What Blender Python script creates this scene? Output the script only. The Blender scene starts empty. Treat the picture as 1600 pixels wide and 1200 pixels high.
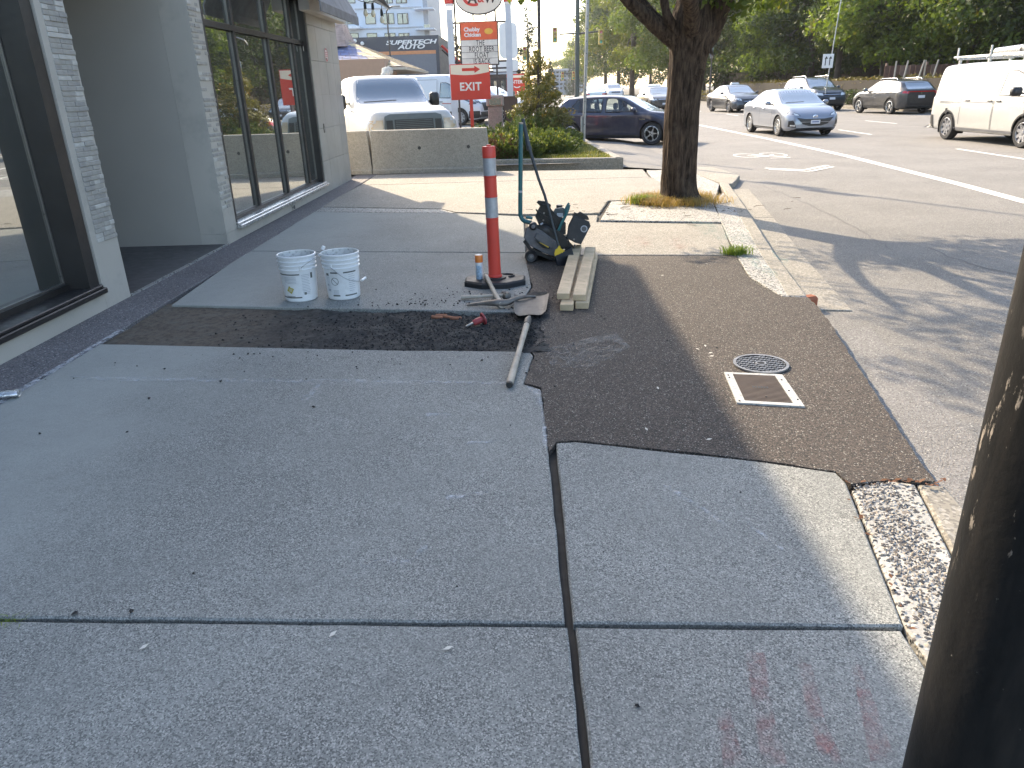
import bpy, bmesh, math, random
import numpy as np
from mathutils import Vector, Matrix, Quaternion
from mathutils.bvhtree import BVHTree
random.seed(7); rng = np.random.default_rng(7)
scene = bpy.context.scene
col = scene.collection
R = math.radians

# ------------------------------------------------------------------ camera
F, CX, CY, H = 1140., 800., 600., 1.56            # photograph is 1600x1200
ROLL, HY, VPX = R(-1.8), 141., 815.
_d1 = Vector((0, HY - CY, F)); _d2 = Vector((1, math.tan(ROLL), 0))
_up = _d1.cross(_d2).normalized()
if _up.y > 0: _up = -_up
_fy = Vector((VPX - CX, HY + math.tan(ROLL) * (VPX - 800) - CY, F)).normalized()
_fx = _fy.cross(_up)
if _fx.x < 0: _fx = -_fx
cam_d = bpy.data.cameras.new('camera'); cam = bpy.data.objects.new('camera', cam_d); col.objects.link(cam)
cam_d.sensor_width = 36; cam_d.lens = 36 * F / 1600; cam_d.clip_start = .05; cam_d.clip_end = 2000
_c = [Vector((_fx[i], _fy[i], _up[i])) for i in range(3)]
m = Matrix.Identity(4)
for i in range(3):
    m[i][0] = _c[0][i]; m[i][1] = -_c[1][i]; m[i][2] = -_c[2][i]
m[0][3] = 0; m[1][3] = 0; m[2][3] = H
cam.matrix_world = m
scene.camera = cam

# ------------------------------------------------------------------ sky, sun, exposure
SUN_EL, SUN_AZ = 35.0, -27.4       # azimuth from +Y, negative to the left
w = bpy.data.worlds.new('World'); scene.world = w; w.use_nodes = True
nt = w.node_tree; bg = nt.nodes['Background']
sky = nt.nodes.new('ShaderNodeTexSky'); sky.sky_type = 'NISHITA'; sky.sun_disc = False
sky.sun_elevation = R(SUN_EL); sky.sun_rotation = R(SUN_AZ)
sky.air_density = 1.0; sky.dust_density = 2.0; sky.ozone_density = 0.0
nt.links.new(sky.outputs[0], bg.inputs[0]); bg.inputs[1].default_value = 0.15
sd = bpy.data.lights.new('sun', 'SUN'); sd.energy = 2.8; sd.angle = R(.53); sd.color = (1, .83, .60)
sun = bpy.data.objects.new('sun', sd); col.objects.link(sun)
_sv = Vector((math.sin(R(SUN_AZ)) * math.cos(R(SUN_EL)), math.cos(R(SUN_AZ)) * math.cos(R(SUN_EL)), math.sin(R(SUN_EL))))
sun.rotation_mode = 'QUATERNION'; sun.rotation_quaternion = _sv.to_track_quat('Z', 'Y'); sun.location = _sv * 60
scene.view_settings.view_transform = 'Standard'; scene.view_settings.look = 'None'
scene.view_settings.gamma = 1; scene.view_settings.use_curve_mapping = False
scene.view_settings.exposure = 1.84
scene.render.engine = 'CYCLES'
scene.cycles.max_bounces = 6; scene.cycles.transparent_max_bounces = 12
scene.cycles.use_denoising = True

# ------------------------------------------------------------------ where things stand
def ray(px, py):
    d = Vector((px - CX, py - CY, F))
    return Vector((d.dot(_fx), d.dot(_fy), d.dot(_up)))
def G(px, py, z=0.):
    r = ray(px, py); t = (z - H) / r.z
    return Vector((0, 0, H)) + r * t
def at(px, py, Y):
    r = ray(px, py); return Vector((0, 0, H)) + r * (Y / r.y)
def atX(px, py, X):
    r = ray(px, py); return Vector((0, 0, H)) + r * (X / r.x)
WX = -3.42                                             # plane of the shop front
ROAD = -.12

# ------------------------------------------------------------------ object helpers
def tag(o, label=None, cat=None, group=None, kind=None):
    if label: o['label'] = label
    if cat: o['category'] = cat
    if group: o['group'] = group
    if kind: o['kind'] = kind
    return o
def empty(name, loc=(0, 0, 0), rz=0, parent=None):
    o = bpy.data.objects.new(name, None); col.objects.link(o)
    o.location = loc; o.rotation_euler = (0, 0, rz)
    if parent: o.parent = parent
    return o
def thing(name, label, cat, loc=(0, 0, 0), rz=0, group=None):
    return tag(empty(name, loc, rz), label, cat, group)
def struct(name, loc=(0, 0, 0)):
    return tag(empty(name, loc), kind='structure')
def copy_tree(o, parent=None):
    c = o.copy(); col.objects.link(c)
    if parent: c.parent = parent
    for ch in list(o.children): copy_tree(ch, c)
    return c

def catmull(pts, n):
    out = []; P = [Vector(p) for p in pts]
    for i in range(len(P) - 1):
        p0 = P[max(i - 1, 0)]; p1 = P[i]; p2 = P[i + 1]; p3 = P[min(i + 2, len(P) - 1)]
        for k in range(n):
            t = k / n
            out.append(.5 * ((2 * p1) + (p2 - p0) * t + (2 * p0 - 5 * p1 + 4 * p2 - p3) * t * t + (3 * p1 - p0 - 3 * p2 + p3) * t ** 3))
    out.append(P[-1]); return out

class MB:
    def __init__(s): s.v = []; s.f = []
    def add(s, vs, fs):
        b = len(s.v); s.v += [tuple(v) for v in vs]; s.f += [tuple(i + b for i in f) for f in fs]; return s
    def box(s, c, size, rot=None, taper=1., bev=0.):
        hx, hy, hz = size[0] / 2, size[1] / 2, size[2] / 2
        if bev > 0:
            b = min(bev, hx * .9, hy * .9, hz * .9); vs = []
            for sx in (-1, 1):
                for sy in (-1, 1):
                    for sz in (-1, 1):
                        k = taper if sz > 0 else 1
                        vs += [Vector((sx * (hx - b) * k, sy * (hy - b) * k, sz * hz)), Vector((sx * (hx - b) * k, sy * hy * k, sz * (hz - b))), Vector((sx * hx * k, sy * (hy - b) * k, sz * (hz - b)))]
            bm = bmesh.new()
            for v in vs: bm.verts.new(v)
            bmesh.ops.convex_hull(bm, input=bm.verts); bm.verts.index_update()
            vs = [v.co.copy() for v in bm.verts]; fs = [[v.index for v in f.verts] for f in bm.faces]; bm.free()
        else:
            vs = [Vector((sx * hx * (taper if sz > 0 else 1), sy * hy * (taper if sz > 0 else 1), sz * hz)) for sx in (-1, 1) for sy in (-1, 1) for sz in (-1, 1)]
            fs = [(0, 1, 3, 2), (4, 6, 7, 5), (0, 4, 5, 1), (2, 3, 7, 6), (0, 2, 6, 4), (1, 5, 7, 3)]
        if rot is not None: vs = [rot @ v for v in vs]
        return s.add([v + Vector(c) for v in vs], fs)
    def box2(s, a, b, bev=0.):
        a = Vector(a); b = Vector(b)
        return s.box((a + b) / 2, [abs(x) for x in (b - a)], bev=bev)
    def tube(s, pts, rad, n=10, cap=True, flat=1.):
        P = [Vector(p) for p in pts]
        if not hasattr(rad, '__len__'): rad = [rad] * len(P)
        vs = []; ref = None
        for i, p in enumerate(P):
            t = (P[min(i + 1, len(P) - 1)] - P[max(i - 1, 0)])
            t = t.normalized() if t.length > 1e-9 else Vector((0, 0, 1))
            if ref is None:
                ref = t.orthogonal().normalized() if abs(t.z) < .98 else Vector((1, 0, 0))
            ref = (ref - t * ref.dot(t)).normalized(); b = t.cross(ref)
            for k in range(n):
                a = 2 * math.pi * k / n
                vs.append(p + (ref * math.cos(a) + b * math.sin(a) * flat) * rad[i])
        fs = [(i * n + k, i * n + (k + 1) % n, (i + 1) * n + (k + 1) % n, (i + 1) * n + k) for i in range(len(P) - 1) for k in range(n)]
        if cap: fs += [tuple(range(n))[::-1], tuple((len(P) - 1) * n + k for k in range(n))]
        return s.add(vs, fs)
    def lathe(s, prof, o=(0, 0, 0), axis='Z', n=32, a0=0, a1=2 * math.pi, close=False, mat=None):
        vs = []; full = abs(a1 - a0 - 2 * math.pi) < 1e-6; m_ = n if full else n + 1
        for r, z in prof:
            for k in range(m_):
                a = a0 + (a1 - a0) * k / n
                x, y = r * math.cos(a), r * math.sin(a)
                v = {'Z': (x, y, z), 'Y': (x, z, y), 'X': (z, x, y)}[axis]
                v = Vector(v)
                if mat is not None: v = mat @ v
                vs.append(v + Vector(o))
        L = len(prof); fs = []
        for i in range(L if close else L - 1):
            j = (i + 1) % L
            for k in range(n):
                k2 = (k + 1) % m_
                fs.append((i * m_ + k, i * m_ + k2, j * m_ + k2, j * m_ + k))
        return s.add(vs, fs)
    def prism(s, poly, z0, z1, cham=0., top=None):
        P = [Vector((p[0], p[1])) for p in poly]; n = len(P)
        area = sum(P[i].x * P[(i + 1) % n].y - P[(i + 1) % n].x * P[i].y for i in range(n))
        if area < 0: P.reverse()
        zt = top if top else (lambda x, y: z1)
        if cham > 0:
            I = []
            for i in range(n):
                d0 = (P[i] - P[i - 1]).normalized(); d1 = (P[(i + 1) % n] - P[i]).normalized()
                n0 = Vector((-d0.y, d0.x)); n1 = Vector((-d1.y, d1.x)); nn = (n0 + n1)
                nn = nn.normalized() if nn.length > 1e-6 else n0
                I.append(P[i] + nn * cham / max(.5, nn.dot(n0)))
            vs = [(p.x, p.y, z0) for p in P] + [(p.x, p.y, zt(p.x, p.y) - cham * .8) for p in P] + [(p.x, p.y, zt(p.x, p.y)) for p in I]
            fs = [(i, (i + 1) % n, n + (i + 1) % n, n + i) for i in range(n)] + [(n + i, n + (i + 1) % n, 2 * n + (i + 1) % n, 2 * n + i) for i in range(n)] + [tuple(2 * n + i for i in range(n)), tuple(range(n))[::-1]]
        else:
            vs = [(p.x, p.y, z0) for p in P] + [(p.x, p.y, zt(p.x, p.y)) for p in P]
            fs = [(i, (i + 1) % n, n + (i + 1) % n, n + i) for i in range(n)] + [tuple(n + i for i in range(n)), tuple(range(n))[::-1]]
        return s.add(vs, fs)
    def sheet(s, poly):
        return s.add(poly, [tuple(range(len(poly)))])
    def extrude(s, poly2, M, d):
        """poly2 in local xy, thickness d along local z, placed by matrix M"""
        n = len(poly2)
        vs = [M @ Vector((p[0], p[1], 0)) for p in poly2] + [M @ Vector((p[0], p[1], d)) for p in poly2]
        fs = [(i, (i + 1) % n, n + (i + 1) % n, n + i) for i in range(n)] + [tuple(n + i for i in range(n)), tuple(range(n))[::-1]]
        return s.add(vs, fs)
    def xform(s, M):
        s.v = [tuple(M @ Vector(v)) for v in s.v]; return s
    def build(s, name, mat, parent=None, smooth=None, local=False):
        me = bpy.data.meshes.new(name); me.from_pydata(s.v, [], s.f); me.update()
        bm = bmesh.new(); bm.from_mesh(me); bmesh.ops.recalc_face_normals(bm, faces=bm.faces); bm.to_mesh(me); bm.free()
        if mat: me.materials.append(mat)
        o = bpy.data.objects.new(name, me); col.objects.link(o)
        if parent is not None: o.parent = parent
        if smooth is not None:
            me.polygons.foreach_set('use_smooth', [True] * len(me.polygons))
            if smooth < 180:
                try: me.set_sharp_from_angle(angle=R(smooth))
                except Exception: pass
        return o

def raw_mesh(name, verts, faces_n, mat, parent=None, attr=None):
    """fast mesh of separate quads/tris: verts (N,k,3)"""
    N, k, _ = verts.shape
    me = bpy.data.meshes.new(name)
    me.vertices.add(N * k); me.vertices.foreach_set('co', verts.reshape(-1).astype(np.float32))
    me.loops.add(N * k); me.loops.foreach_set('vertex_index', np.arange(N * k, dtype=np.int32))
    me.polygons.add(N); me.polygons.foreach_set('loop_start', np.arange(0, N * k, k, dtype=np.int32))
    me.polygons.foreach_set('loop_total', np.full(N, k, dtype=np.int32))
    if attr is not None:
        a = me.attributes.new('tint', 'FLOAT', 'FACE'); a.data.foreach_set('value', attr.astype(np.float32))
    me.update(calc_edges=True); me.validate()
    if mat: me.materials.append(mat)
    o = bpy.data.objects.new(name, me); col.objects.link(o)
    if parent is not None: o.parent = parent
    return o

# ------------------------------------------------------------------ materials
def newmat(name):
    m = bpy.data.materials.new(name); m.use_nodes = True
    return m, m.node_tree, m.node_tree.nodes['Principled BSDF']
def N(nt, typ, **kw):
    n = nt.nodes.new(typ)
    for k, v in kw.items():
        if k in n.inputs: n.inputs[k].default_value = v
        else: setattr(n, k, v)
    return n
def rgb(c): return (c[0], c[1], c[2], 1)
def mixc(nt, fac, a, b, blend='MIX'):
    n = nt.nodes.new('ShaderNodeMix'); n.data_type = 'RGBA'; n.blend_type = blend
    for sock, v in ((n.inputs[0], fac), (n.inputs[6], a), (n.inputs[7], b)):
        if isinstance(v, bpy.types.NodeSocket): nt.links.new(v, sock)
        elif isinstance(v, (int, float)): sock.default_value = v
        else: sock.default_value = rgb(v)
    return n.outputs[2]
def ramp(nt, src, a, b, lo=0., hi=1.):
    n = nt.nodes.new('ShaderNodeMapRange'); n.inputs[1].default_value = a; n.inputs[2].default_value = b
    n.inputs[3].default_value = lo; n.inputs[4].default_value = hi; n.clamp = True
    nt.links.new(src, n.inputs[0]); return n.outputs[0]
def math_(nt, op, a, b=0.):
    n = nt.nodes.new('ShaderNodeMath'); n.operation = op
    for i, v in enumerate((a, b)):
        if isinstance(v, bpy.types.NodeSocket): nt.links.new(v, n.inputs[i])
        else: n.inputs[i].default_value = v
    return n.outputs[0]
def pos(nt, scale=None):
    g = nt.nodes.new('ShaderNodeNewGeometry')
    if scale is None: return g.outputs['Position']
    v = nt.nodes.new('ShaderNodeVectorMath'); v.operation = 'MULTIPLY'; v.inputs[1].default_value = scale
    nt.links.new(g.outputs['Position'], v.inputs[0]); return v.outputs[0]
def objc(nt, scale=None):
    g = nt.nodes.new('ShaderNodeTexCoord')
    if scale is None: return g.outputs['Object']
    v = nt.nodes.new('ShaderNodeVectorMath'); v.operation = 'MULTIPLY'; v.inputs[1].default_value = scale
    nt.links.new(g.outputs['Object'], v.inputs[0]); return v.outputs[0]
def noise(nt, vec, scale, detail=4, rough=.55):
    n = N(nt, 'ShaderNodeTexNoise'); n.inputs['Scale'].default_value = scale; n.inputs['Detail'].default_value = detail
    n.inputs['Roughness'].default_value = rough
    nt.links.new(vec, n.inputs['Vector']); return n.outputs['Fac']
def voro(nt, vec, scale, feat='F1', out='Distance'):
    n = N(nt, 'ShaderNodeTexVoronoi'); n.feature = feat; n.inputs['Scale'].default_value = scale
    nt.links.new(vec, n.inputs['Vector']); return n.outputs[out]
def bump(nt, bs, h, strength=.4, dist=.01):
    b = nt.nodes.new('ShaderNodeBump'); b.inputs['Strength'].default_value = strength; b.inputs['Distance'].default_value = dist
    nt.links.new(h, b.inputs['Height']); nt.links.new(b.outputs[0], bs.inputs['Normal']); return b

_plain = {}
def M(name, c=(.5, .5, .5), rough=.5, metal=0., var=.12, scale=6., coat=0., spec=.5, dirt=None, bmp=0., bscale=60., local=True):
    """surface with uneven tone, grain and wear"""
    if name in _plain: return _plain[name]
    m, nt, bs = newmat(name)
    p = objc(nt) if local else pos(nt)
    n1 = noise(nt, p, scale, 5)
    a = tuple(x * (1 - var) for x in c); b = tuple(min(1, x * (1 + var)) for x in c)
    cc = mixc(nt, ramp(nt, n1, .3, .7), a, b)
    if dirt:
        n2 = noise(nt, p, scale * 2.3, 7, .7)
        cc = mixc(nt, ramp(nt, n2, .52, .72, 0, dirt[1]), cc, dirt[0])
    nt.links.new(cc, bs.inputs['Base Color'])
    bs.inputs['Roughness'].default_value = rough; bs.inputs['Metallic'].default_value = metal
    nt.links.new(ramp(nt, noise(nt, p, scale * 4, 4), .3, .7, max(0, rough - .08), min(1, rough + .08)), bs.inputs['Roughness'])
    bs.inputs['Coat Weight'].default_value = coat; bs.inputs['Coat Roughness'].default_value = .04
    bs.inputs['Specular IOR Level'].default_value = spec
    if bmp > 0: bump(nt, bs, noise(nt, p, bscale, 6, .65), bmp, .004)
    _plain[name] = m; return m

def concrete(name, c, speck=.5, grain=190., stain=(.12, .11, .10), smooth_left=False, tone=.12, agg=0.):
    m, nt, bs = newmat(name); p = pos(nt)
    big = noise(nt, p, 1.3, 6, .6); mid = noise(nt, p, 11, 6, .65); fine = noise(nt, p, grain, 3, .7)
    cc = mixc(nt, ramp(nt, big, .3, .7), tuple(x * (1 - tone) for x in c), tuple(x * (1 + tone) for x in c))
    cc = mixc(nt, ramp(nt, mid, .45, .75, 0, .22), cc, stain)
    v = voro(nt, p, grain * .55); vc = voro(nt, p, grain * .55, out='Color')
    sep = nt.nodes.new('ShaderNodeSeparateColor'); nt.links.new(vc, sep.inputs[0])
    rough_mask = None
    dk = ramp(nt, sep.outputs[0], .62, .66, 0, speck)
    lt = ramp(nt, sep.outputs[1], .78, .82, 0, speck * .55)
    pit = ramp(nt, fine, .34, .46, speck * .75, 0)
    if smooth_left:
        sx = nt.nodes.new('ShaderNodeSeparateXYZ'); nt.links.new(p, sx.inputs[0])
        edge = math_(nt, 'ADD', sx.outputs[0], math_(nt, 'MULTIPLY', noise(nt, p, 1.7, 7, .62), 1.5))
        rm = ramp(nt, edge, -1.62, -.75, .22, 1.0)
        rm2 = math_(nt, 'MULTIPLY', rm, ramp(nt, noise(nt, p, 2.6, 5), .3, .62, .55, 1))
        dk = math_(nt, 'MULTIPLY', dk, rm2); pit = math_(nt, 'MULTIPLY', pit, rm2); lt = math_(nt, 'MULTIPLY', lt, rm2)
        cc = mixc(nt, ramp(nt, rm, .2, 1, .24, 0), cc, tuple(min(1, x * 1.5) for x in c))
        cc = mixc(nt, math_(nt, 'MULTIPLY', rm2, ramp(nt, noise(nt, p, .9, 6, .6), .36, .58, 0, .5)), cc, tuple(x * .52 for x in c))
    cc = mixc(nt, dk, cc, (.075, .075, .074)); cc = mixc(nt, pit, cc, tuple(x * .45 for x in c)); cc = mixc(nt, lt, cc, (.62, .60, .55))
    nt.links.new(cc, bs.inputs['Base Color']); bs.inputs['Roughness'].default_value = .85; bs.inputs['Specular IOR Level'].default_value = .3
    h = math_(nt, 'ADD', math_(nt, 'MULTIPLY', fine, .7), math_(nt, 'MULTIPLY', v, .8))
    bump(nt, bs, h, .16, .002)
    return m

def asphalt(name, c, grain=210., light=(.20, .17, .15), amt=.5, warm=0.):
    m, nt, bs = newmat(name); p = pos(nt)
    vc = voro(nt, p, grain, out='Color'); v = voro(nt, p, grain)
    sep = nt.nodes.new('ShaderNodeSeparateColor'); nt.links.new(vc, sep.inputs[0])
    big = noise(nt, p, .8, 6, .6)
    cc = mixc(nt, ramp(nt, big, .3, .7), tuple(x * .82 for x in c), tuple(x * 1.2 for x in c))
    cc = mixc(nt, ramp(nt, sep.outputs[0], .3, .95, 0, amt), cc, light)
    cc = mixc(nt, ramp(nt, sep.outputs[1], .955, .97, 0, .6), cc, (.5, .48, .42))
    cc = mixc(nt, ramp(nt, sep.outputs[2], .15, .0, 0, .6), cc, (.012, .012, .012))
    cc = mixc(nt, ramp(nt, noise(nt, p, 6, 6, .7), .5, .8, 0, .25), cc, tuple(x * .6 for x in c))
    nt.links.new(cc, bs.inputs['Base Color']); bs.inputs['Roughness'].default_value = .82; bs.inputs['Specular IOR Level'].default_value = .35
    bump(nt, bs, math_(nt, 'ADD', v, math_(nt, 'MULTIPLY', noise(nt, p, grain * .5, 3), .6)), .8, .005)
    return m

def aggregate(name, cement, scale, cols, bumpd=.006):
    m, nt, bs = newmat(name); p = pos(nt)
    wv = nt.nodes.new('ShaderNodeVectorMath'); wv.operation = 'ADD'
    nz = N(nt, 'ShaderNodeTexNoise'); nz.inputs['Scale'].default_value = scale * .7; nt.links.new(p, nz.inputs['Vector'])
    sc = nt.nodes.new('ShaderNodeVectorMath'); sc.operation = 'SCALE'; sc.inputs['Scale'].default_value = .6 / scale
    nt.links.new(nz.outputs['Color'], sc.inputs[0]); nt.links.new(p, wv.inputs[0]); nt.links.new(sc.outputs[0], wv.inputs[1])
    pv = wv.outputs[0]
    v = voro(nt, pv, scale); vc = voro(nt, pv, scale, out='Color')
    sep = nt.nodes.new('ShaderNodeSeparateColor'); nt.links.new(vc, sep.inputs[0])
    cr = nt.nodes.new('ShaderNodeValToRGB'); cr.color_ramp.interpolation = 'CONSTANT'
    while len(cr.color_ramp.elements) < len(cols): cr.color_ramp.elements.new(.5)
    for i, c_ in enumerate(cols):
        cr.color_ramp.elements[i].position = i / len(cols); cr.color_ramp.elements[i].color = rgb(c_)
    nt.links.new(sep.outputs[0], cr.inputs[0])
    size = ramp(nt, sep.outputs[1], 0, 1, .28, .6)
    st = math_(nt, 'LESS_THAN', v, size)
    big = noise(nt, p, 2.2, 6)
    cem = mixc(nt, ramp(nt, big, .3, .7), tuple(x * .8 for x in cement), tuple(x * 1.15 for x in cement))
    cem = mixc(nt, ramp(nt, noise(nt, p, scale * 2.5, 3), .4, .6, 0, .35), cem, tuple(x * .55 for x in cement))
    cc = mixc(nt, st, cem, cr.outputs[0])
    nt.links.new(cc, bs.inputs['Base Color']); bs.inputs['Roughness'].default_value = .75; bs.inputs['Specular IOR Level'].default_value = .35
    bump(nt, bs, ramp(nt, v, 0, .6, 1, 0), .8, bumpd)
    return m

def leafmat(name, c1, c2, c3=None, trans=.35):
    m, nt, bs = newmat(name)
    a = nt.nodes.new('ShaderNodeAttribute'); a.attribute_name = 'tint'
    cc = mixc(nt, a.outputs['Fac'], c1, c2)
    if c3: cc = mixc(nt, ramp(nt, a.outputs['Fac'], .86, .96), cc, c3)
    bs.inputs['Roughness'].default_value = .55; bs.inputs['Specular IOR Level'].default_value = .3
    nt.links.new(cc, bs.inputs['Base Color'])
    tr = nt.nodes.new('ShaderNodeBsdfTranslucent')
    tc = mixc(nt, 1., cc, (1.5, 1.45, .55), 'MULTIPLY'); nt.links.new(tc, tr.inputs[0])
    ms = nt.nodes.new('ShaderNodeMixShader'); ms.inputs[0].default_value = trans
    nt.links.new(bs.outputs[0], ms.inputs[1]); nt.links.new(tr.outputs[0], ms.inputs[2])
    nt.links.new(ms.outputs[0], nt.nodes['Material Output'].inputs[0])
    return m

def paintmark(name, c, lo=.45, hi=.6, scale=30., alpha=.9, stretch=(1, 1, 1)):
    """worn paint: procedural holes through which the surface below shows"""
    m, nt, bs = newmat(name); p = pos(nt, stretch)
    bs.inputs['Base Color'].default_value = rgb(c); bs.inputs['Roughness'].default_value = .8
    n = noise(nt, p, scale, 8, .75)
    nt.links.new(ramp(nt, n, lo, hi, 0, alpha), bs.inputs['Alpha'])
    return m

def glassmat(name, tint=(.02, .025, .025), refl=.5, rough=.015):
    m, nt, bs = newmat(name)
    bs.inputs['Base Color'].default_value = rgb(tint); bs.inputs['Roughness'].default_value = .25
    gl = nt.nodes.new('ShaderNodeBsdfGlossy'); gl.inputs['Roughness'].default_value = rough; gl.inputs['Color'].default_value = (.92, .96, .95, 1)
    lw = nt.nodes.new('ShaderNodeLayerWeight'); lw.inputs[0].default_value = .5
    f = ramp(nt, lw.outputs['Facing'], 0, 1, refl * .5, min(1, refl * 1.5))
    ms = nt.nodes.new('ShaderNodeMixShader'); nt.links.new(f, ms.inputs[0])
    nt.links.new(bs.outputs[0], ms.inputs[1]); nt.links.new(gl.outputs[0], ms.inputs[2])
    nt.links.new(ms.outputs[0], nt.nodes['Material Output'].inputs[0])
    wv = noise(nt, pos(nt), 1.1, 2)
    b = nt.nodes.new('ShaderNodeBump'); b.inputs['Strength'].default_value = .04; b.inputs['Distance'].default_value = .02
    nt.links.new(wv, b.inputs['Height']); nt.links.new(b.outputs[0], gl.inputs['Normal'])
    return m
def clearglass(name):
    m, nt, bs = newmat(name)
    t = nt.nodes.new('ShaderNodeBsdfTransparent'); t.inputs[0].default_value = (.78, .84, .82, 1)
    gl = nt.nodes.new('ShaderNodeBsdfGlossy'); gl.inputs['Roughness'].default_value = .02
    ms = nt.nodes.new('ShaderNodeMixShader'); lw = nt.nodes.new('ShaderNodeLayerWeight'); lw.inputs[0].default_value = .35
    nt.links.new(ramp(nt, lw.outputs['Fresnel'], 0, 1, .05, .9), ms.inputs[0])
    nt.links.new(t.outputs[0], ms.inputs[1]); nt.links.new(gl.outputs[0], ms.inputs[2])
    nt.links.new(ms.outputs[0], nt.nodes['Material Output'].inputs[0])
    return m

def text(name, body, size, mat, M4, parent=None, ext=.004, shear=0., offset=0., align='CENTER', sx=1., space=1.):
    cu = bpy.data.curves.new(name, 'FONT'); cu.body = body; cu.size = size; cu.extrude = ext; cu.shear = shear
    cu.offset = offset; cu.align_x = align; cu.align_y = 'CENTER'; cu.space_character = space; cu.resolution_u = 3
    cu.materials.append(mat)
    tmp = bpy.data.objects.new(name + '_c', cu); col.objects.link(tmp)
    bpy.context.view_layer.update()
    me = bpy.data.meshes.new_from_object(tmp.evaluated_get(bpy.context.evaluated_depsgraph_get()))
    me.name = name
    bpy.data.objects.remove(tmp)
    o = bpy.data.objects.new(name, me); col.objects.link(o)
    me.transform(M4 @ Matrix.Diagonal((sx, 1, 1, 1)))
    if parent is not None: o.parent = parent
    return o
def frame(o, right, up):
    """matrix: local x->right, y->up, z->normal"""
    r = Vector(right).normalized(); u = Vector(up).normalized(); n = r.cross(u)
    m = Matrix.Identity(4)
    for i in range(3): m[i][0] = r[i]; m[i][1] = u[i]; m[i][2] = n[i]; m[i][3] = o[i]
    return m
def jag(poly, step=.12, amp=.005, seed=0):
    rd = random.Random(seed); out = []
    P = [Vector((p[0], p[1])) for p in poly]
    for i in range(len(P)):
        a, b = P[i], P[(i + 1) % len(P)]; L = (b - a).length; k = max(1, int(L / step))
        d = (b - a) / max(L, 1e-6); nn = Vector((-d.y, d.x))
        for j in range(k):
            q = a + (b - a) * j / k
            if j > 0: q = q + nn * rd.uniform(-amp, amp)
            out.append((q.x, q.y))
    return out
def GP(*pp, z=0.): return [tuple(G(px, py, z)[:2]) for px, py in pp]
# ================================================================== SETTING
m_conc = concrete('pavement concrete', (.274, .279, .258), .78, 430., smooth_left=True)
m_conc2 = concrete('old pavement concrete', (.285, .262, .222), .6, 200.)
m_conc3 = concrete('kerb concrete', (.285, .262, .22), .45, 150.)
m_wallc = concrete('barrier concrete', (.33, .31, .27), .25, 120.)
m_joint = M('joint dirt', (.035, .032, .028), .95, var=.3, scale=20, local=False)
m_asph = asphalt('patch asphalt', (.034, .030, .028), 200., (.21, .165, .13), .62)
m_road = asphalt('road asphalt', (.165, .156, .143), 150., (.31, .295, .27), .6)
m_drive = asphalt('lot asphalt', (.155, .148, .138), 130., (.28, .27, .25), .5)
m_aggr = aggregate('exposed aggregate', (.40, .39, .36), 62., [(.03, .03, .035), (.10, .09, .085), (.05, .06, .07), (.32, .28, .22), (.07, .07, .07), (.45, .42, .38)])
m_strip = aggregate('dark wash strip', (.14, .135, .14), 88., [(.05, .05, .055), (.09, .085, .085), (.30, .29, .29), (.06, .06, .07), (.20, .17, .16), (.12, .12, .13)], .004)
m_soil = M('trench soil', (.040, .031, .024), .95, var=.35, scale=9, bmp=.8, bscale=90, local=False)
m_rub = M('loose dark asphalt', (.030, .028, .027), .9, var=.5, scale=40, local=False)
m_white = paintmark('road marking paint', (.78, .77, .72), .34, .5, 26., .93)
m_black = M('black rubber', (.018, .018, .019), .6, var=.3)
m_steel = M('worn steel', (.30, .29, .28), .42, .8, var=.3, dirt=((.10, .06, .04), .7))
m_wood = M('bare timber', (.50, .385, .245), .7, var=.2, scale=9, dirt=((.22, .17, .10), .5))

terrain = tag(MB().sheet([(-400, -60, -.30), (400, -60, -.30), (400, 900, -.30), (-400, 900, -.30)]).build('ground', M('bare ground', (.10, .095, .085), .95, local=False)), kind='structure')
road = struct('road')
MB().sheet([(1.0, -30, ROAD), (23.2, -30, ROAD), (23.2, 420, ROAD), (3.6, 420, ROAD), (3.6, 15.6, ROAD), (3.0, 13.5, ROAD), (1.4, 4.5, ROAD)]).build('carriageway', m_road, road)
# parking lot with its ramp to the road
lot = struct('parking_lot')
LOT = .10
MB().add([(3.62, 15.3, ROAD + .006), (3.9, 420, ROAD + .006), (1.2, 420, LOT), (1.2, 25, 0.06), (2.02, 16.1, -.01), (3.0, 15.4, -.03)], [(0, 1, 2, 3, 4, 5)]).build('driveway_ramp', m_drive, lot)
MB().add([(1.2, 16.0, LOT), (1.2, 420, LOT), (-60, 420, LOT), (-60, 16.0, LOT)], [(0, 1, 2, 3)]).build('lot_surface', m_drive, lot)

# ---- pavement: every slab is a piece of its own
walk = struct('sidewalk')
def slab(poly, mat=m_conc, z=0., seed=0, name='slab', ch=.007, depth=.14, tilt=None):
    f = (lambda x, y: z + tilt[0] * (x - poly[0][0]) + tilt[1] * (y - poly[0][1])) if tilt else (lambda x, y: z)
    return MB().prism(jag(poly, .10, .0022, seed), z - depth, z, ch, f).build(name, mat, walk)
SX = -2.985                                           # edge of the wash strip
YN = lambda x: 1.845 - .037 * (x - .1)                # the cross joint near the camera
e_main = GP((828, 549), (833, 556), (818, 600), (845, 608), (851, 650), (857, 708))
slab([(SX, 4.80)] + GP((600, 547)) + e_main + [(.098, YN(.1) + .008), (SX, YN(SX) + .008)], seed=1)
slab(GP((869, 692), (900, 690), (1000, 701), (1180, 720), (1306, 738), (1322, 754)) + [(1.135, YN(1.14) + .01), (.125, YN(.12) + .008)], seed=2)
slab([(SX, YN(SX) - .010), (.105, YN(.1) - .010), (.135, -.9), (SX, -.9)], seed=3)
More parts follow.
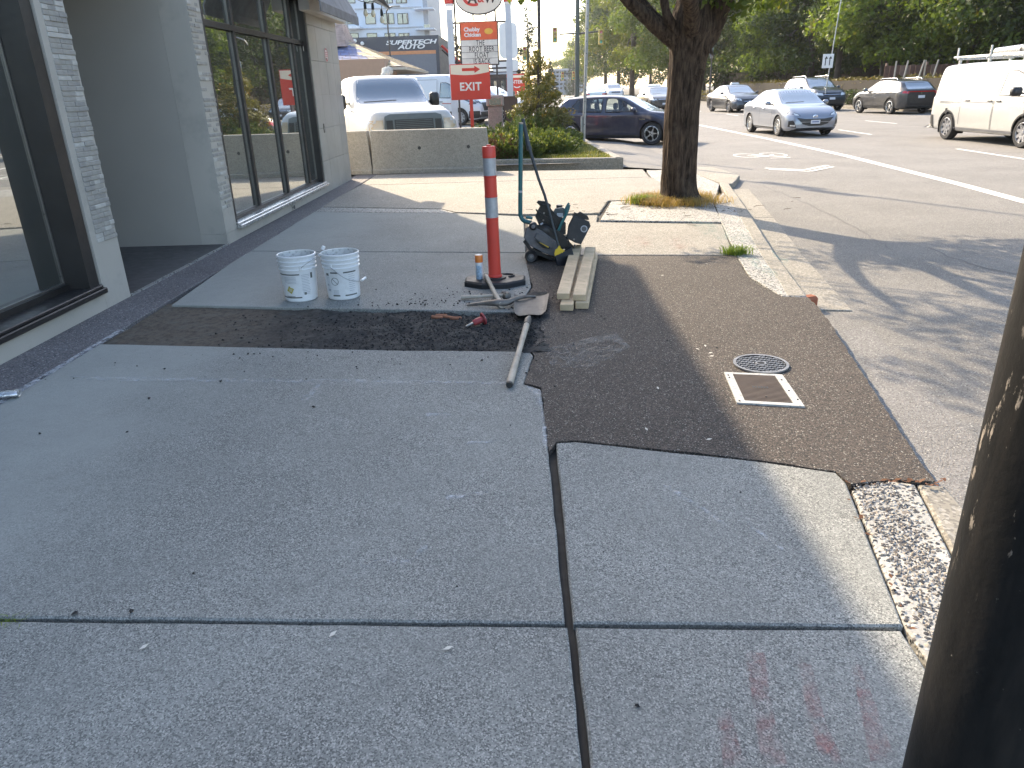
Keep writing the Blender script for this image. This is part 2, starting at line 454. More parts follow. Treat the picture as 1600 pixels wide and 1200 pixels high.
slab([(.130, YN(.13) - .010), (1.118, YN(1.12) - .010), (1.02, -.9), (.158, -.9)], seed=4)
# verge of exposed aggregate beside the near slabs and the old kerb beyond it
slab(GP((1332, 764), (1345, 758), (1396, 750), (1430, 755)) + [(1.37, 1.75), (1.27, .4), (1.20, -.9), (1.04, -.9), (1.14, YN(1.14))], m_aggr, -.004, 5, 'verge_slab')
kerb = struct('kerb')
MB().prism(jag(GP((1434, 753), (1478, 757), (1503, 786)) + [(1.60, 1.75), (1.50, .4), (1.44, -.9), (1.215, -.9), (1.285, .4), (1.385, 1.75)], .1, .003, 9), -.2, -.006, .012).build('kerb_stone', m_conc3, kerb)
# beyond the trench
slab(GP((268, 476), (500, 481), (806, 487), (830, 447), (822, 395.2), (386, 392.6)), seed=6)
YB = 10.95
XR = lambda y: 1.98 + .055 * (y - 6.3)
yj = 7.95
slab([*GP((388, 391.6), (821, 394.2), (818, 338), (712, 333), (489, 331))], seed=7)
slab(GP((501, 322.8), (690, 326), (713, 331.2), (815, 334.5), (936, 333), (950, 313.5), (1030, 311), (1097, 312)) + [(2.32, 13.96), (SX - .07, 13.96)], m_conc2, seed=9)
slab([(SX - .07, 13.985), (2.32, 13.985), (2.42, 15.35), (-.6, 15.82), (SX - .1, 15.82)], m_conc2, seed=10)
MB().prism(GP((490, 330.2), (712, 332.2), (690, 326.6), (500, 323.4)), -.14, -.004, .004).build('aggregate_band', m_aggr, walk)
slab(GP((825, 338), (934, 336), (932, 347), (1128, 350), (1147, 398), (826, 398)), m_conc2, seed=12)
slab(GP((938, 343), (955, 314), (1030, 312), (1113, 314), (1128, 346)), m_aggr, -.006, 13, 'tree_pit_slab')
slab([(2.345, 11.7), (2.36, 13.9), (2.47, 15.2), (3.25, 15.05), (3.3, 12.72)] + GP((1118, 310)), m_aggr, -.004, 14, 'verge_slab')
slab(GP((1116, 316), (1128, 348), (1151, 399), (1172, 432), (1222, 462), (1252, 463), (1215, 405), (1130, 300)), m_aggr, -.003, 15, 'verge_slab')
MB().prism([(SX - .2, -.9), (3.2, -.9), (3.2, 15.5), (-.6, 15.9), (SX - .2, 15.9)], -.30, -.055).build('joint_bed', m_joint, walk) if False else None
MB().sheet([(SX - .05, -.9, -.03), (1.10, -.9, -.03), (1.10, 2.72, -.03), (.2, 3.1, -.03), (.0, 4.3, -.03), (SX - .05, 4.7, -.03)]).build('joint_bed', m_joint, walk)
MB().sheet([(SX - .05, 5.9, -.03), (-.1, 5.55, -.03), (0, 7.2, -.03), (1.85, 7.2, -.03), (2.3, 11, -.03), (3.1, 14.9, -.03), (-.6, 15.75, -.03), (SX - .1, 15.75, -.03)]).build('joint_bed', m_joint, walk)
# exposed aggregate wash strip along the shop front
strip = MB().prism(jag([(WX - .02, -1), (SX - .015, -1), (SX - .015, 5), (SX - .03, 8), (SX - .09, 12), (SX - .10, 15.85), (WX - .1, 15.85)], .2, .004, 21), -.14, .004, .006).build('wash_strip', m_strip, walk)

# kerb along the road: stones and gutter pan
ck = [G(px, py) for px, py in ((1138, 285), (1168, 327), (1207, 389), (1262, 463))]
inn = []
for i in range(4):
    d = (ck[min(i + 1, 3)] - ck[max(i - 1, 0)]).normalized(); inn.append(ck[i] + Vector((d.y, -d.x, 0)) * (.15) * (1 if d.y < 0 else -1))
off = [c + (c - n_) for c, n_ in zip(ck, inn)]
if (inn[0].x > ck[0].x): inn, off = off, inn
for i in range(3):
    a, b, ia, ib = ck[i], ck[i + 1], inn[i], inn[i + 1]; g = (b - a).normalized() * .006
    MB().prism(jag([(a + g)[:2], (b - g)[:2], (ib - g)[:2], (ia + g)[:2]], .15, .004, 30 + i), -.25, .0, .014).build('kerb_stone', m_conc3, kerb)
    oa = a + (a - ia) * 2.1 + Vector((.03, 0, 0)); ob = b + (b - ib) * 2.1 + Vector((.03, 0, 0)); e = Vector((.025, 0, 0))
    MB().prism(jag([(a + g + e)[:2], (b - g + e)[:2], (ob - g)[:2], (oa + g)[:2]], .2, .005, 40 + i), -.3, ROAD + .012, .006).build('gutter_stone', m_conc3, kerb)
MB().prism(jag([(3.26, 15.9), (3.9, 15.6), (4.0, 14.0), (3.56, 12.85), (3.40, 12.8), (3.28, 15.0)], .2, .006, 50), -.25, -.02, .01).build('kerb_stone', m_conc3, kerb)
MB().box(G(1268, 470, -.06) + Vector((-.05, -.03, 0)), (.16, .10, .10), Matrix.Rotation(.3, 3, 'Z'), bev=.02).build('broken_kerb_end', M('rust red stone', (.30, .10, .05), .9), kerb)
# gutter of old concrete beside the asphalt patch
MB().prism(jag([G(1290, 497)[:2], G(1300, 510)[:2], G(1370, 622)[:2], G(1462, 754)[:2], (1.62, 1.8), (1.5, -.9), (1.9, -.9), (2.12, 2.5), (2.36, 4.2), (2.50, 5.15)], .15, .012, 51), -.3, ROAD + .006, .004).build('gutter_pan', asphalt('gutter old', (.17, .16, .15), 140., (.33, .32, .3), .6), kerb)

# ---- asphalt patch, bulging a little, with ragged edges
ap = GP((820, 401), (925, 400), (1133, 400), (1150, 401), (1168, 432), (1192, 450), (1222, 464), (1262, 466), (1278, 480), (1300, 510), (1335, 565), (1372, 622), (1420, 695), (1461, 753), (1432, 752), (1396, 749), (1330, 757), (1306, 737), (1180, 719), (1000, 700), (900, 689), (869, 691), (858, 706), (851, 650), (846, 606), (820, 599), (835, 556), (829, 549), (846, 520), (846, 497), (815, 489), (832, 447))
bm = bmesh.new()
vs = [bm.verts.new((x, y, 0)) for x, y in jag(ap, .05, .006, 60)]
f = bm.faces.new(vs)
bmesh.ops.triangulate(bm, faces=[f])
bmesh.ops.subdivide_edges(bm, edges=[e for e in bm.edges if e.calc_length() > .35], cuts=3, use_grid_fill=True)
bmesh.ops.triangulate(bm, faces=[f_ for f_ in bm.faces if len(f_.verts) > 4])
from mathutils import noise as mnoise
bnd = [v for v in bm.verts if any(e.is_boundary for e in v.link_edges)]
for v in bm.verts: v.co.z = .004 + .006 * mnoise.noise(v.co * 1.1)
ret = bmesh.ops.extrude_edge_only(bm, edges=[e for e in bm.edges if e.is_boundary])
for g_ in ret['geom']:
    if isinstance(g_, bmesh.types.BMVert): g_.co.z = -.2; g_.co.x *= 1.0
bmesh.ops.recalc_face_normals(bm, faces=bm.faces)
me = bpy.data.meshes.new('asphalt_patch'); bm.to_mesh(me); bm.free(); me.materials.append(m_asph)
if sum(p_.normal.z * p_.area for p_ in me.polygons) < 0: me.flip_normals()
patch = bpy.data.objects.new('asphalt_patch', me); col.objects.link(patch); patch.parent = walk

# ---- trench where the pavement was cut out
def tz(x, y):
    k = min(1, max(0, (x + 2.1) / .5)); v = Vector((x, y, 0))
    rough = mnoise.fractal(v * 5.5, .9, 2.1, 5) * .016 + mnoise.noise(v * 34) * .007 + mnoise.noise(v * 75) * .004
    edge = max(0, x + .35) * .07
    return -.022 + .007 * mnoise.noise(v * 2) + rough * (.25 + .75 * k) + .02 * k * mnoise.noise(v * 3.1) + min(.020, edge)
nx, ny = 260, 90; tv = []; tf = []
for i in range(nx + 1):
    for j in range(ny + 1):
        x = -3.03 + i / nx * 3.2; y = 4.40 + j / ny * 1.5
        tv.append((x, y, tz(x, y)))
for i in range(nx):
    for j in range(ny): tf.append((i * (ny + 1) + j, (i + 1) * (ny + 1) + j, (i + 1) * (ny + 1) + j + 1, i * (ny + 1) + j + 1))
mt, nt_, bs_ = newmat('dug trench floor'); p_ = pos(nt_)
sx_ = nt_.nodes.new('ShaderNodeSeparateXYZ'); nt_.links.new(p_, sx_.inputs[0])
kk = ramp(nt_, math_(nt_, 'ADD', sx_.outputs[0], math_(nt_, 'MULTIPLY', noise(nt_, p_, 2.4, 5), .9)), -1.75, -.9)
c_ = mixc(nt_, kk, (.115, .092, .070), (.034, .033, .032))
c_ = mixc(nt_, ramp(nt_, noise(nt_, p_, 26, 7, .7), .45, .7, 0, .8), c_, (.012, .011, .010))
c_ = mixc(nt_, ramp(nt_, noise(nt_, p_, 7, 6, .7), .50, .70, 0, .6), c_, (.12, .115, .10))
nt_.links.new(c_, bs_.inputs['Base Color']); bs_.inputs['Roughness'].default_value = .95
bump(nt_, bs_, noise(nt_, p_, 120, 6, .7), .9, .008)
tr = MB(); tr.v = tv; tr.f = tf
tr.build('trench_floor', mt, walk, smooth=180)
def rocks(name, pts, sizes, mat, parent=None, seed=1, flat=.7):
    """loose crumbs, each an uneven eight-faced stone"""
    r = np.random.default_rng(seed); n = len(pts)
    base = np.array([(1, 0, 0), (-1, 0, 0), (0, 1, 0), (0, -1, 0), (0, 0, 1), (0, 0, -1)], float)
    tri = np.array([(0, 2, 4), (2, 1, 4), (1, 3, 4), (3, 0, 4), (2, 0, 5), (1, 2, 5), (3, 1, 5), (0, 3, 5)])
    V = base[None] * r.uniform(.55, 1.25, (n, 6, 1)) + r.normal(0, .18, (n, 6, 3))
    a = r.uniform(0, 6.28, n); ca, sa = np.cos(a), np.sin(a)
    X = V[..., 0] * ca[:, None] - V[..., 1] * sa[:, None]; Y = V[..., 0] * sa[:, None] + V[..., 1] * ca[:, None]
    V = np.stack([X, Y, V[..., 2] * flat], -1) * np.asarray(sizes)[:, None, None] + np.asarray(pts)[:, None, :]
    o = raw_mesh(name, V[:, tri].reshape(-1, 3, 3), 3, mat, parent)
    return tag(o, kind='stuff')
pp = []; ss = []
while len(pp) < 7500:
    x = rng.uniform(-2.3, .12); y = rng.uniform(4.5, 5.5)
    if rng.random() > .06 + .94 * min(1, max(0, (x + 1.9) / 1.2)) ** 1.5: continue
    s_ = .002 + .010 * rng.random() ** 4
    pp.append((x, y, tz(x, y) + s_ * .3)); ss.append(s_)
tag(rocks('trench_rubble', pp, ss, m_rub, seed=3), 'loose black asphalt rubble lying in the dug trench', 'rubble')
pp = []; ss = []
for cx_, cy_, sx2, sy2, n_ in ((-.75, 5.75, .30, .16, 120), (-.2, 5.8, .4, .3, 70), (-1.5, 4.62, .5, .10, 150), (-1.3, 4.45, .8, .25, 120), (-.9, 5.62, .5, .05, 130), (.1, 5.0, .18, .25, 140), (.3, 4.7, .3, .3, 60), (-2.2, 4.5, .4, .3, 30), (-.8, 3.5, 1.2, 1.2, 60), (.5, 2.0, .5, .6, 12), (1.3, 3.8, .3, .4, 25), (-2, 6.3, .6, .5, 20), (.2, 5.9, .1, .2, 20)):
    for _ in range(n_):
        x = rng.normal(cx_, sx2); y = rng.normal(cy_, sy2)
        if 4.52 < y < 5.45 and x < 0: continue
        s_ = .002 + .010 * rng.random() ** 3.2; pp.append((x, y, s_ * .4 + .002)); ss.append(s_)
tag(rocks('asphalt_crumbs', pp, ss, m_rub, seed=4), 'black asphalt crumbs scattered over the concrete beside the trench', 'crumbs')
# pebbles standing proud of the near verge
pp = []; ss = []
while len(pp) < 2600:
    y = rng.uniform(.9, 2.75); x0 = 1.165 + (y - 1.8) * .165 + .03; x1 = 1.375 + (y - 1.75) * .165 - .02
    x = rng.uniform(x0, x1); s_ = rng.uniform(.004, .0095); pp.append((x, y, -.003)); ss.append(s_)
for c_i, c_c in enumerate(((.085, .085, .09), (.20, .17, .14), (.36, .34, .31))):
    sel = [i for i in range(len(pp)) if i % 3 == c_i]
    tag(rocks('verge_pebbles', [pp[i] for i in sel], [ss[i] for i in sel], M('pebble %d' % c_i, c_c, .6, var=.4, scale=60, local=False), seed=10 + c_i, flat=.6), ['dark', 'brown', 'pale'][c_i] + ' pebbles showing in the exposed aggregate verge by the black post', 'pebbles')

# worn paint and chalk on the ground
def mark(name, poly, mat, z=.0025, parent=walk):
    return MB().sheet([(p[0], p[1], z) for p in poly]).build(name, mat, parent)
m_pink = paintmark('faded red spray', (.42, .17, .16), .42, .75, 14., .55)
m_teal = paintmark('teal spray', (.06, .30, .27), .50, .78, 12., .75)
m_chalk = paintmark('white scuffs', (.62, .64, .66), .47, .72, 20., .75)
m_chalk2 = paintmark('white scuffs thin', (.62, .64, .66), .5, .75, 60., .6, (1, 1, 1))
for q in (((1165, 1022), (1195, 1020), (1206, 1110), (1230, 1195), (1190, 1195), (1176, 1100)), ((1245, 1035), (1268, 1040), (1290, 1130), (1320, 1195), (1285, 1195), (1262, 1120)), ((1120, 1120), (1140, 1110), (1165, 1198), (1130, 1198)), ((1330, 1040), (1345, 1040), (1400, 1190), (1360, 1190))):
    mark('faded_paint_mark', GP(*q), m_pink)
for q in (((1076, 345), (1128, 352), (1142, 372), (1128, 376), (1098, 366)), ((1160, 400), (1178, 402), (1218, 430), (1206, 434), (1180, 420)), ((1135, 372), (1160, 362), (1182, 376), (1160, 380)), ((1205, 392), (1230, 405), (1236, 420), (1212, 408))):
    mark('teal_paint_mark', GP(*q), m_teal, .006)
for q in (((110, 588), (230, 590), (420, 592), (640, 594), (800, 597), (800, 601), (640, 599), (420, 598), (230, 596), (110, 594)), ((695, 775), (762, 768), (764, 772), (698, 782)), ((560, 880), (640, 868), (668, 850), (668, 858), (640, 880), (566, 888)), ((665, 646), (705, 645), (705, 650), (665, 651)), ((730, 690), (780, 688), (780, 692), (730, 695)), ((1040, 755), (1110, 800), (1134, 818), (1130, 822), (1100, 800), (1036, 760)), ((1170, 815), (1225, 858), (1222, 862), (1166, 820)), ((820, 600), (850, 612), (858, 700), (848, 700), (846, 640)), ((470, 625), (500, 595), (508, 596), (480, 628))):
    mark('chalk_scuff', GP(*q), m_chalk)
mark('dust_patch', GP((850, 548), (960, 520), (985, 545), (930, 575), (862, 580)), paintmark('concrete dust', (.30, .29, .27), .42, .72, 9., .55), .012)
mark('dust_edge', [(SX - .03, 3.6), (SX + .02, 3.6), (SX + .02, 5.1), (SX - .03, 5.1)], paintmark('mortar dust', (.55, .56, .58), .38, .6, 18., .7), .006)
for q in (((975, 372), (1010, 370), (1020, 385), (985, 390)), ((1040, 372), (1075, 372), (1090, 388), (1050, 390))):
    mark('faded_paint_mark', GP(*q), paintmark('faded red spray two', (.45, .16, .12), .5, .75, 9., .5))

# ---- road markings
zm = ROAD + .004
def strip_line(pts, w_, name='lane_line', mat=None, z=zm):
    P = [Vector((p[0], p[1], z)) for p in pts]; L = []; Rr = []
    for i, p in enumerate(P):
        d = (P[min(i + 1, len(P) - 1)] - P[max(i - 1, 0)]).normalized(); n_ = Vector((-d.y, d.x, 0)) * w_ / 2
        L.append(p + n_); Rr.append(p - n_)
    mb = MB(); k = len(P)
    mb.add(L + Rr, [(i, i + 1, k + i + 1, k + i) for i in range(k - 1)])
    return mb.build(name, mat or m_white, road)
sl = [G(px, py, ROAD)[:2] for px, py in ((1093, 195.5), (1145, 206), (1200, 217), (1260, 230), (1320, 243), (1400, 263), (1500, 288), (1600, 315))]
sl += [(6.9, 8.0), (6.7, 4), (6.6, -20)]
strip_line(sl, .20, 'bike_lane_line')
strip_line([(7.85, 60), (7.85, 90), (7.7, 140)], .14)
for y0 in range(-12, 130, 9): 
    x_ = 10.55 if y0 < 17 else 11.2 if y0 < 22 else 11.9
    x_ = 10.45 + max(0, min(1, (y0 - 12) / 20)) * 1.5
    strip_line([(x_, y0 + 1.2), (x_ + .14, y0 + 4.2)], .11)
for y0 in range(-10, 130, 9): strip_line([(14.9, y0 + 5), (14.95, y0 + 8)], .11)
mb = MB()
bc = G(1187, 243, ROAD)
def loop(cx_, cy_, rx, ry, w_, n_=28):
    o_ = [(cx_ + rx * math.cos(2 * math.pi * k / n_), cy_ + ry * math.sin(2 * math.pi * k / n_), zm) for k in range(n_)]
    i_ = [(cx_ + (rx - w_) * math.cos(2 * math.pi * k / n_), cy_ + (ry - w_ * 1.6) * math.sin(2 * math.pi * k / n_), zm) for k in range(n_)]
    mb.add(o_ + i_, [(k, (k + 1) % n_, n_ + (k + 1) % n_, n_ + k) for k in range(n_)])
loop(bc.x - .30, bc.y + .05, .31, .56, .045); loop(bc.x + .36, bc.y + .1, .31, .56, .045)
def seg(a, b, w_=.05, z=zm + .003):
    a = Vector((a[0], a[1], z)); b = Vector((b[0], b[1], z)); d = (b - a).normalized(); n_ = Vector((-d.y, d.x, 0)) * w_ / 2
    mb.add([a + n_, b + n_, b - n_, a - n_], [(0, 1, 2, 3)])
x0, y0 = bc.x, bc.y
seg((x0 - .30, y0), (x0 + .0, y0 - .45), .06); seg((x0, y0 - .45), (x0 + .36, y0 + .1), .06, zm + .005); seg((x0 - .12, y0 + .2), (x0 + .05, y0 - .5), .05, zm + .007); seg((x0 + .0, y0 - .85), (x0 + .5, y0 - .75), .05); seg((x0 + .22, y0 - .1), (x0 + .44, y0 - .9), .05, zm + .007)
mb.build('bicycle_marking', m_white, road)
mb = MB()
c0, c1, c2 = G(1195, 263, ROAD), G(1258, 266, ROAD), G(1293, 259, ROAD)
for q in ((0, 0), (0, -.28)):
    o_ = Vector((q[0] + .0, q[1], .0)); seg((c0 + o_)[:2], (c1 + o_)[:2], .10); seg((c1 + o_)[:2], (c2 + o_)[:2], .10, zm + .006)
mb.build('chevron_marking', m_white, road)
# tar crack lines
m_tar = M('tar crack', (.075, .07, .066), .6, local=False)
def crack(pts, w_=.012, z=ROAD + .003, par=road):
    P = [Vector((p[0], p[1], 0)) for p in pts]; out = []
    for i in range(len(P) - 1):
        for k in range(12):
            q = P[i].lerp(P[i + 1], k / 12); q += Vector((mnoise.noise(q * 4), mnoise.noise(q * 4 + Vector((9, 9, 9))), 0)) * .06; out.append(q[:2])
    strip_line(out, w_, 'crack', m_tar, z)
crack([G(px, py, ROAD) for px, py in ((1450, 386), (1490, 404), (1540, 420), (1600, 432))], .02)
crack([G(px, py, ROAD) for px, py in ((1175, 284), (1260, 318), (1330, 352), (1400, 395))], .01)
crack([G(px, py, ROAD) for px, py in ((1085, 205), (1200, 208), (1340, 203), (1460, 200))], .03)
crack([G(px, py, ROAD) for px, py in ((1180, 250), (1300, 246), (1400, 245))], .02)

# ---- far side: pavement, hedge bank
far = struct('far_pavement')
MB().prism([(20.6, 40), (60, 20), (60, 420), (18.2, 420), (18.6, 110), (20.6, 62)], -.3, .02).build('verge', M('verge soil', (.10, .085, .06), .95, local=False), far)
MB().prism([(23.2, -40), (60, -40), (60, 39.9), (23.2, 39.9)], -.3, .02).build('verge', M('verge soil', (.10, .085, .06), .95, local=False), far)
for a, b in (((20.6, 40), (20.6, 62)), ((20.6, 62), (18.6, 110)), ((23.2, -40), (23.2, 39.5))):
    d = (Vector(b) - Vector(a)).normalized(); n_ = Vector((-d.y, d.x)) * .16
    MB().prism([Vector(a) + n_, Vector(b) + n_, Vector(b), Vector(a)], -.3, .035, .02).build('kerb_stone', m_conc3, far)
# ---- planting bed with its concrete edge
bed = struct('planting_bed')
bp = [(-.58, 16.42), (2.02, 16.06), (1.72, 23.3), (-3.2, 24.4), (-3.2, 16.5)]
MB().prism([(x * .985, y + .0) for x, y in bp], -.2, .13).build('bed_soil', M('bed soil', (.12, .095, .065), .95, var=.35, scale=4, local=False, bmp=.6), bed)
for a, b in ((bp[0], bp[1]), (bp[1], bp[2]), (bp[2], bp[3])):
    a = Vector(a); b = Vector(b); d = (b - a).normalized(); n_ = Vector((d.y, -d.x)) * .08
    MB().prism(jag([a - d * .07 + n_, b + d * .07 + n_, b + d * .07 - n_, a - d * .07 - n_], .2, .005, 70), -.2, .185, .018).build('bed_edging', m_conc3, bed)
# ================================================================== SHOP BUILDING ON THE LEFT
m_render = M('grey render', (.45, .42, .37), .8, var=.08, scale=1.1, dirt=((.24, .23, .21), .45), bmp=.15, bscale=120, local=False)
m_tile = M('wall tile', (.36, .345, .31), .42, var=.12, scale=1.3, local=False, dirt=((.22, .2, .17), .25))
m_bronze = M('dark bronze frame', (.034, .031, .030), .42, .35, var=.15, local=False)
m_frame2 = M('frame bead', (.16, .15, .14), .35, .5, local=False)
m_recess = M('alcove paint', (.40, .375, .335), .55, var=.05, scale=1.5, local=False)
m_floor = M('alcove floor', (.085, .08, .08), .5, var=.15, scale=3, local=False)
m_glass = glassmat('shop window glass', (.035, .04, .038), .55)
m_alum = M('aluminium sill', (.50, .50, .49), .3, .7, var=.12, scale=5, local=False)
BH, BY0, BY1 = 6.5, -8.0, 14.95
bld = thing('shop_building', 'grey rendered corner shop with tall dark framed windows and a recessed entrance beside the pavement', 'building', (WX, 6, 0))
def bb(a, b, mb): return mb.box2((a[0] - WX, a[1] - 6, a[2]), (b[0] - WX, b[1] - 6, b[2]))
def bpart(name, mat, boxes, parent=bld, bev=0.):
    mb = MB()
    for a, b in boxes:
        a = Vector(a) - Vector((WX, 6, 0)); b = Vector(b) - Vector((WX, 6, 0)); mb.box2(a, b, bev=bev)
    return mb.build(name, mat, parent)
D = WX - .30
# wall panels round the openings
bpart('wall', m_render, [((D - 6, BY0, 3.5), (WX, 12.95, BH)), ((D, BY0, 0), (WX, -2.02, 3.497)), ((D, -2.0, 0), (WX, 5.72, .13)), ((D, 8.36, 0), (WX, 13.0, .125)), ((D, 6.10, 2.95), (WX, 8.36, 3.497)), ((D - 6, BY1 - .25, 0), (D - .002, BY1 - .002, BH)), ((D - 6.2, BY0, .0), (D - 6, BY1, BH)), ((D - 6, BY0, 0), (D, BY0 + .2, 3.497)), ((D, -2.0, 2.9), (WX, 5.72, 3.497)), ((D, 8.70, 3.05), (WX, 12.95, 3.497))])
p1_ = bpart('pillar', m_render, [((D, 5.722, 0), (WX, 6.098, 3.497))])
p2_ = bpart('pillar', m_render, [((D, 8.362, .127), (WX, 8.698, 3.497))])
# split stone cladding on both pillars, stone by stone
stones = [M('cladding stone', (.34, .325, .295), .8, var=.10, scale=14, bmp=.4), M('pale cladding stone', (.47, .455, .42), .75, var=.10, scale=14, bmp=.4), M('grey cladding stone', (.30, .29, .27), .8, var=.1, scale=14, bmp=.4)]
rs = random.Random(3)
sm = {}
for i, mt_ in enumerate(stones):
    for j in range(4):
        o = MB().box((0, 0, 0), (.022, (.07, .10, .135, .17)[j], .034), bev=.004).build('stone_tile', mt_); sm[i, j] = o.data; bpy.data.objects.remove(o)
cnt = 0
for pil, ya, yb, z0, z1 in ((p1_, 5.80, 6.097, .52, 2.42), (p2_, 8.365, 8.695, .40, 2.60)):
    z = z0
    while z < z1 and cnt < 298:
        y = ya
        while y < yb - .03:
            j = rs.choice((0, 1, 1, 2, 2, 3)); wd = (.07, .10, .135, .17)[j]
            if y + wd > yb: j = max((k for k in range(4) if y + (.07, .10, .135, .17)[k] <= yb + .02), default=0); wd = (.07, .10, .135, .17)[j]
            if (pil is p2_ and rs.random() < .25): y += wd + .004; continue
            i = rs.choices((0, 1, 2), (6, 2, 3))[0]
            o = bpy.data.objects.new('stone_tile', sm[i, j]); col.objects.link(o); o.parent = pil
            o.location = (rs.uniform(-.008, .000), min(y + wd / 2, yb - wd / 2) - 6, z + .017); y += wd + .003; cnt += 1
            if cnt >= 298: break
        z += .0365 if pil is p1_ else .052
# large wall tiles at the far end
k = 0
ys = [12.955, 13.42, 13.95, 14.48, BY1]; zs = [0.0, .52, 1.05, 1.58, 2.11, 2.64, 3.17, 3.7, 4.4, 5.2, 6.0, BH]
bpart('wall_core', m_render, [((D, 12.96, 0), (WX - .026, BY1 - .006, BH))])
for a, b in zip(ys, ys[1:]):
    for c, d_ in zip(zs, zs[1:]):
        bpart('wall_tile', m_tile, [((WX - .024, a + .0025, c + .0025), (WX + rs.uniform(-.001, .001), b - .0025, d_ - .0025))], bev=.002)
for a, b in ((-6.2 + D, -3.2 + D), (D - 3.2, D - .002)):
    pass
def window(y0, y1, z0, z1, fr, mulls, trans, inset, sill_d, sill_m, pane_z=None, name='window'):
    """frame, panes, mullions and sill of one shop window"""
    g = WX - inset
    wn = bpart(name, m_bronze, [((g - .05, y0, z0), (WX - .01, y0 + fr, z1)), ((g - .05, y1 - fr, z0), (WX - .01, y1, z1)), ((g - .05, y0 + fr, z1 - fr), (WX - .01, y1 - fr, z1)), ((g - .05, y0 + fr, z0), (g + .05, y1 - fr, z0 + .07))])
    ed = [y0 + fr] + list(mulls) + [y1 - fr]
    for ym in mulls:
        bpart('mullion', m_bronze, [((g - .04, ym - .035, z0 + .07), (g + .05, ym + .035, z1 - fr))], wn)
    rows = [z0 + .07] + ([trans] if trans else []) + [z1 - fr]
    if trans: bpart('transom', m_bronze, [((g - .03, y0 + fr, trans - .03), (g + .052, y1 - fr, trans + .03))], wn)
    for i in range(len(ed) - 1):
        a = ed[i] + (.035 if i else 0); b = ed[i + 1] - (.035 if i < len(ed) - 2 else 0)
        for r0, r1 in zip(rows, rows[1:]):
            lo = r0 + (.03 if r0 == trans else 0); hi = r1 - (.03 if r1 == trans else 0)
            bpart('pane', m_glass, [((g - .006, a + .012, lo + .012), (g + .006, b - .012, hi - .012))], wn)
            bpart('bead', m_frame2, [((g + .007, a, lo), (g + .02, a + .012, hi)), ((g + .007, b - .012, lo), (g + .02, b, hi)), ((g + .007, a + .012, lo), (g + .02, b - .012, lo + .012))], wn)
    bpart('sill', sill_m, [((g, y0 - .0, z0 - .045), (WX + sill_d, y1 + .03, z0 - .001)), ((g, y0, z0 - .001), (WX + sill_d * .45, y1 + .015, z0 + .025))], wn, bev=.006)
window(-1.98, 5.70, .18, 2.9, .13, (1.75,), None, .22, .035, m_bronze)
window(8.71, 12.94, .17, 3.05, .07, (9.85, 11.15, 12.35), 2.36, .13, .06, m_alum)
# recessed entrance
bpart('alcove', m_recess, [((D - 1.05, 8.362, .004), (D - .002, 8.42, 2.95)), ((D - 1.05, 6.04, .004), (D - .002, 6.098, 2.95)), ((D - 1.05, 6.1, 2.9), (D - .002, 8.36, 2.95))])
bpart('alcove_floor', m_floor, [((D - 1.1, 6.1, -.1), (WX + .0, 8.36, .012))])
bpart('threshold_strip', m_alum, [((WX - .012, 6.1, .0), (WX + .012, 8.36, .02))])
dr = bpart('door', M('dark door', (.030, .030, .033), .3, local=False, var=.1), [((D - 1.10, 6.12, .02), (D - 1.052, 8.34, 2.9))])
for z in (.32, 2.35): bpart('hinge', m_alum, [((D - 1.05, 6.6, z), (D - 1.03, 6.64, z + .12))], dr)
MB().tube([(D - 1.0 - WX, 8.2 - 6, .9), (D - 1.0 - WX, 8.2 - 6, 1.4)], .015).build('handle', m_alum, dr)
# stickers, plates and the outlet near the sill
m_redp = M('red print', (.45, .05, .05), .5); m_whitep = M('white print', (.75, .74, .72), .5); m_blackp = M('black print', (.03, .03, .03), .5)
st = MB().lathe([(0, .004), (.115, .004), (.115, 0)], (.003, 13.99 - 6, 2.23), 'X', 28).build('round_sticker', m_whitep, bld)
MB().lathe([(.085, .006), (.108, .006)], (.003, 13.99 - 6, 2.23), 'X', 28).build('red_ring', m_redp, st)
for dz, wd in ((.04, .10), (.01, .13), (-.02, .11)):
    MB().box((.010, 13.99 - 6, 2.23 + dz), (.002, wd, .013)).build('print_line', m_redp, st)
MB().box((.010, 13.97 - 6, 2.23 - .062), (.002, .05, .03)).build('print_patch', m_blackp, st)
MB().lathe([(0, .004), (.05, .004), (.05, 0)], (-.075, 12.9 - 6, 2.28), 'X', 20).build('small_sticker', m_whitep, bld)
pl = MB().box((.006, 13.27 - 6, 1.05), (.014, .07, .15), bev=.004).build('wall_plate', m_frame2, bld)
MB().box((.014, 13.27 - 6, 1.05), (.006, .035, .06)).build('key_switch', m_alum, pl)
ob = MB().box((.012, 10.93 - 6, .065), (.03, .09, .09), bev=.006).build('outlet_box', m_alum, bld)
MB().box((.029, 10.93 - 6, .055), (.006, .04, .05)).build('outlet_lid', m_blackp, ob)
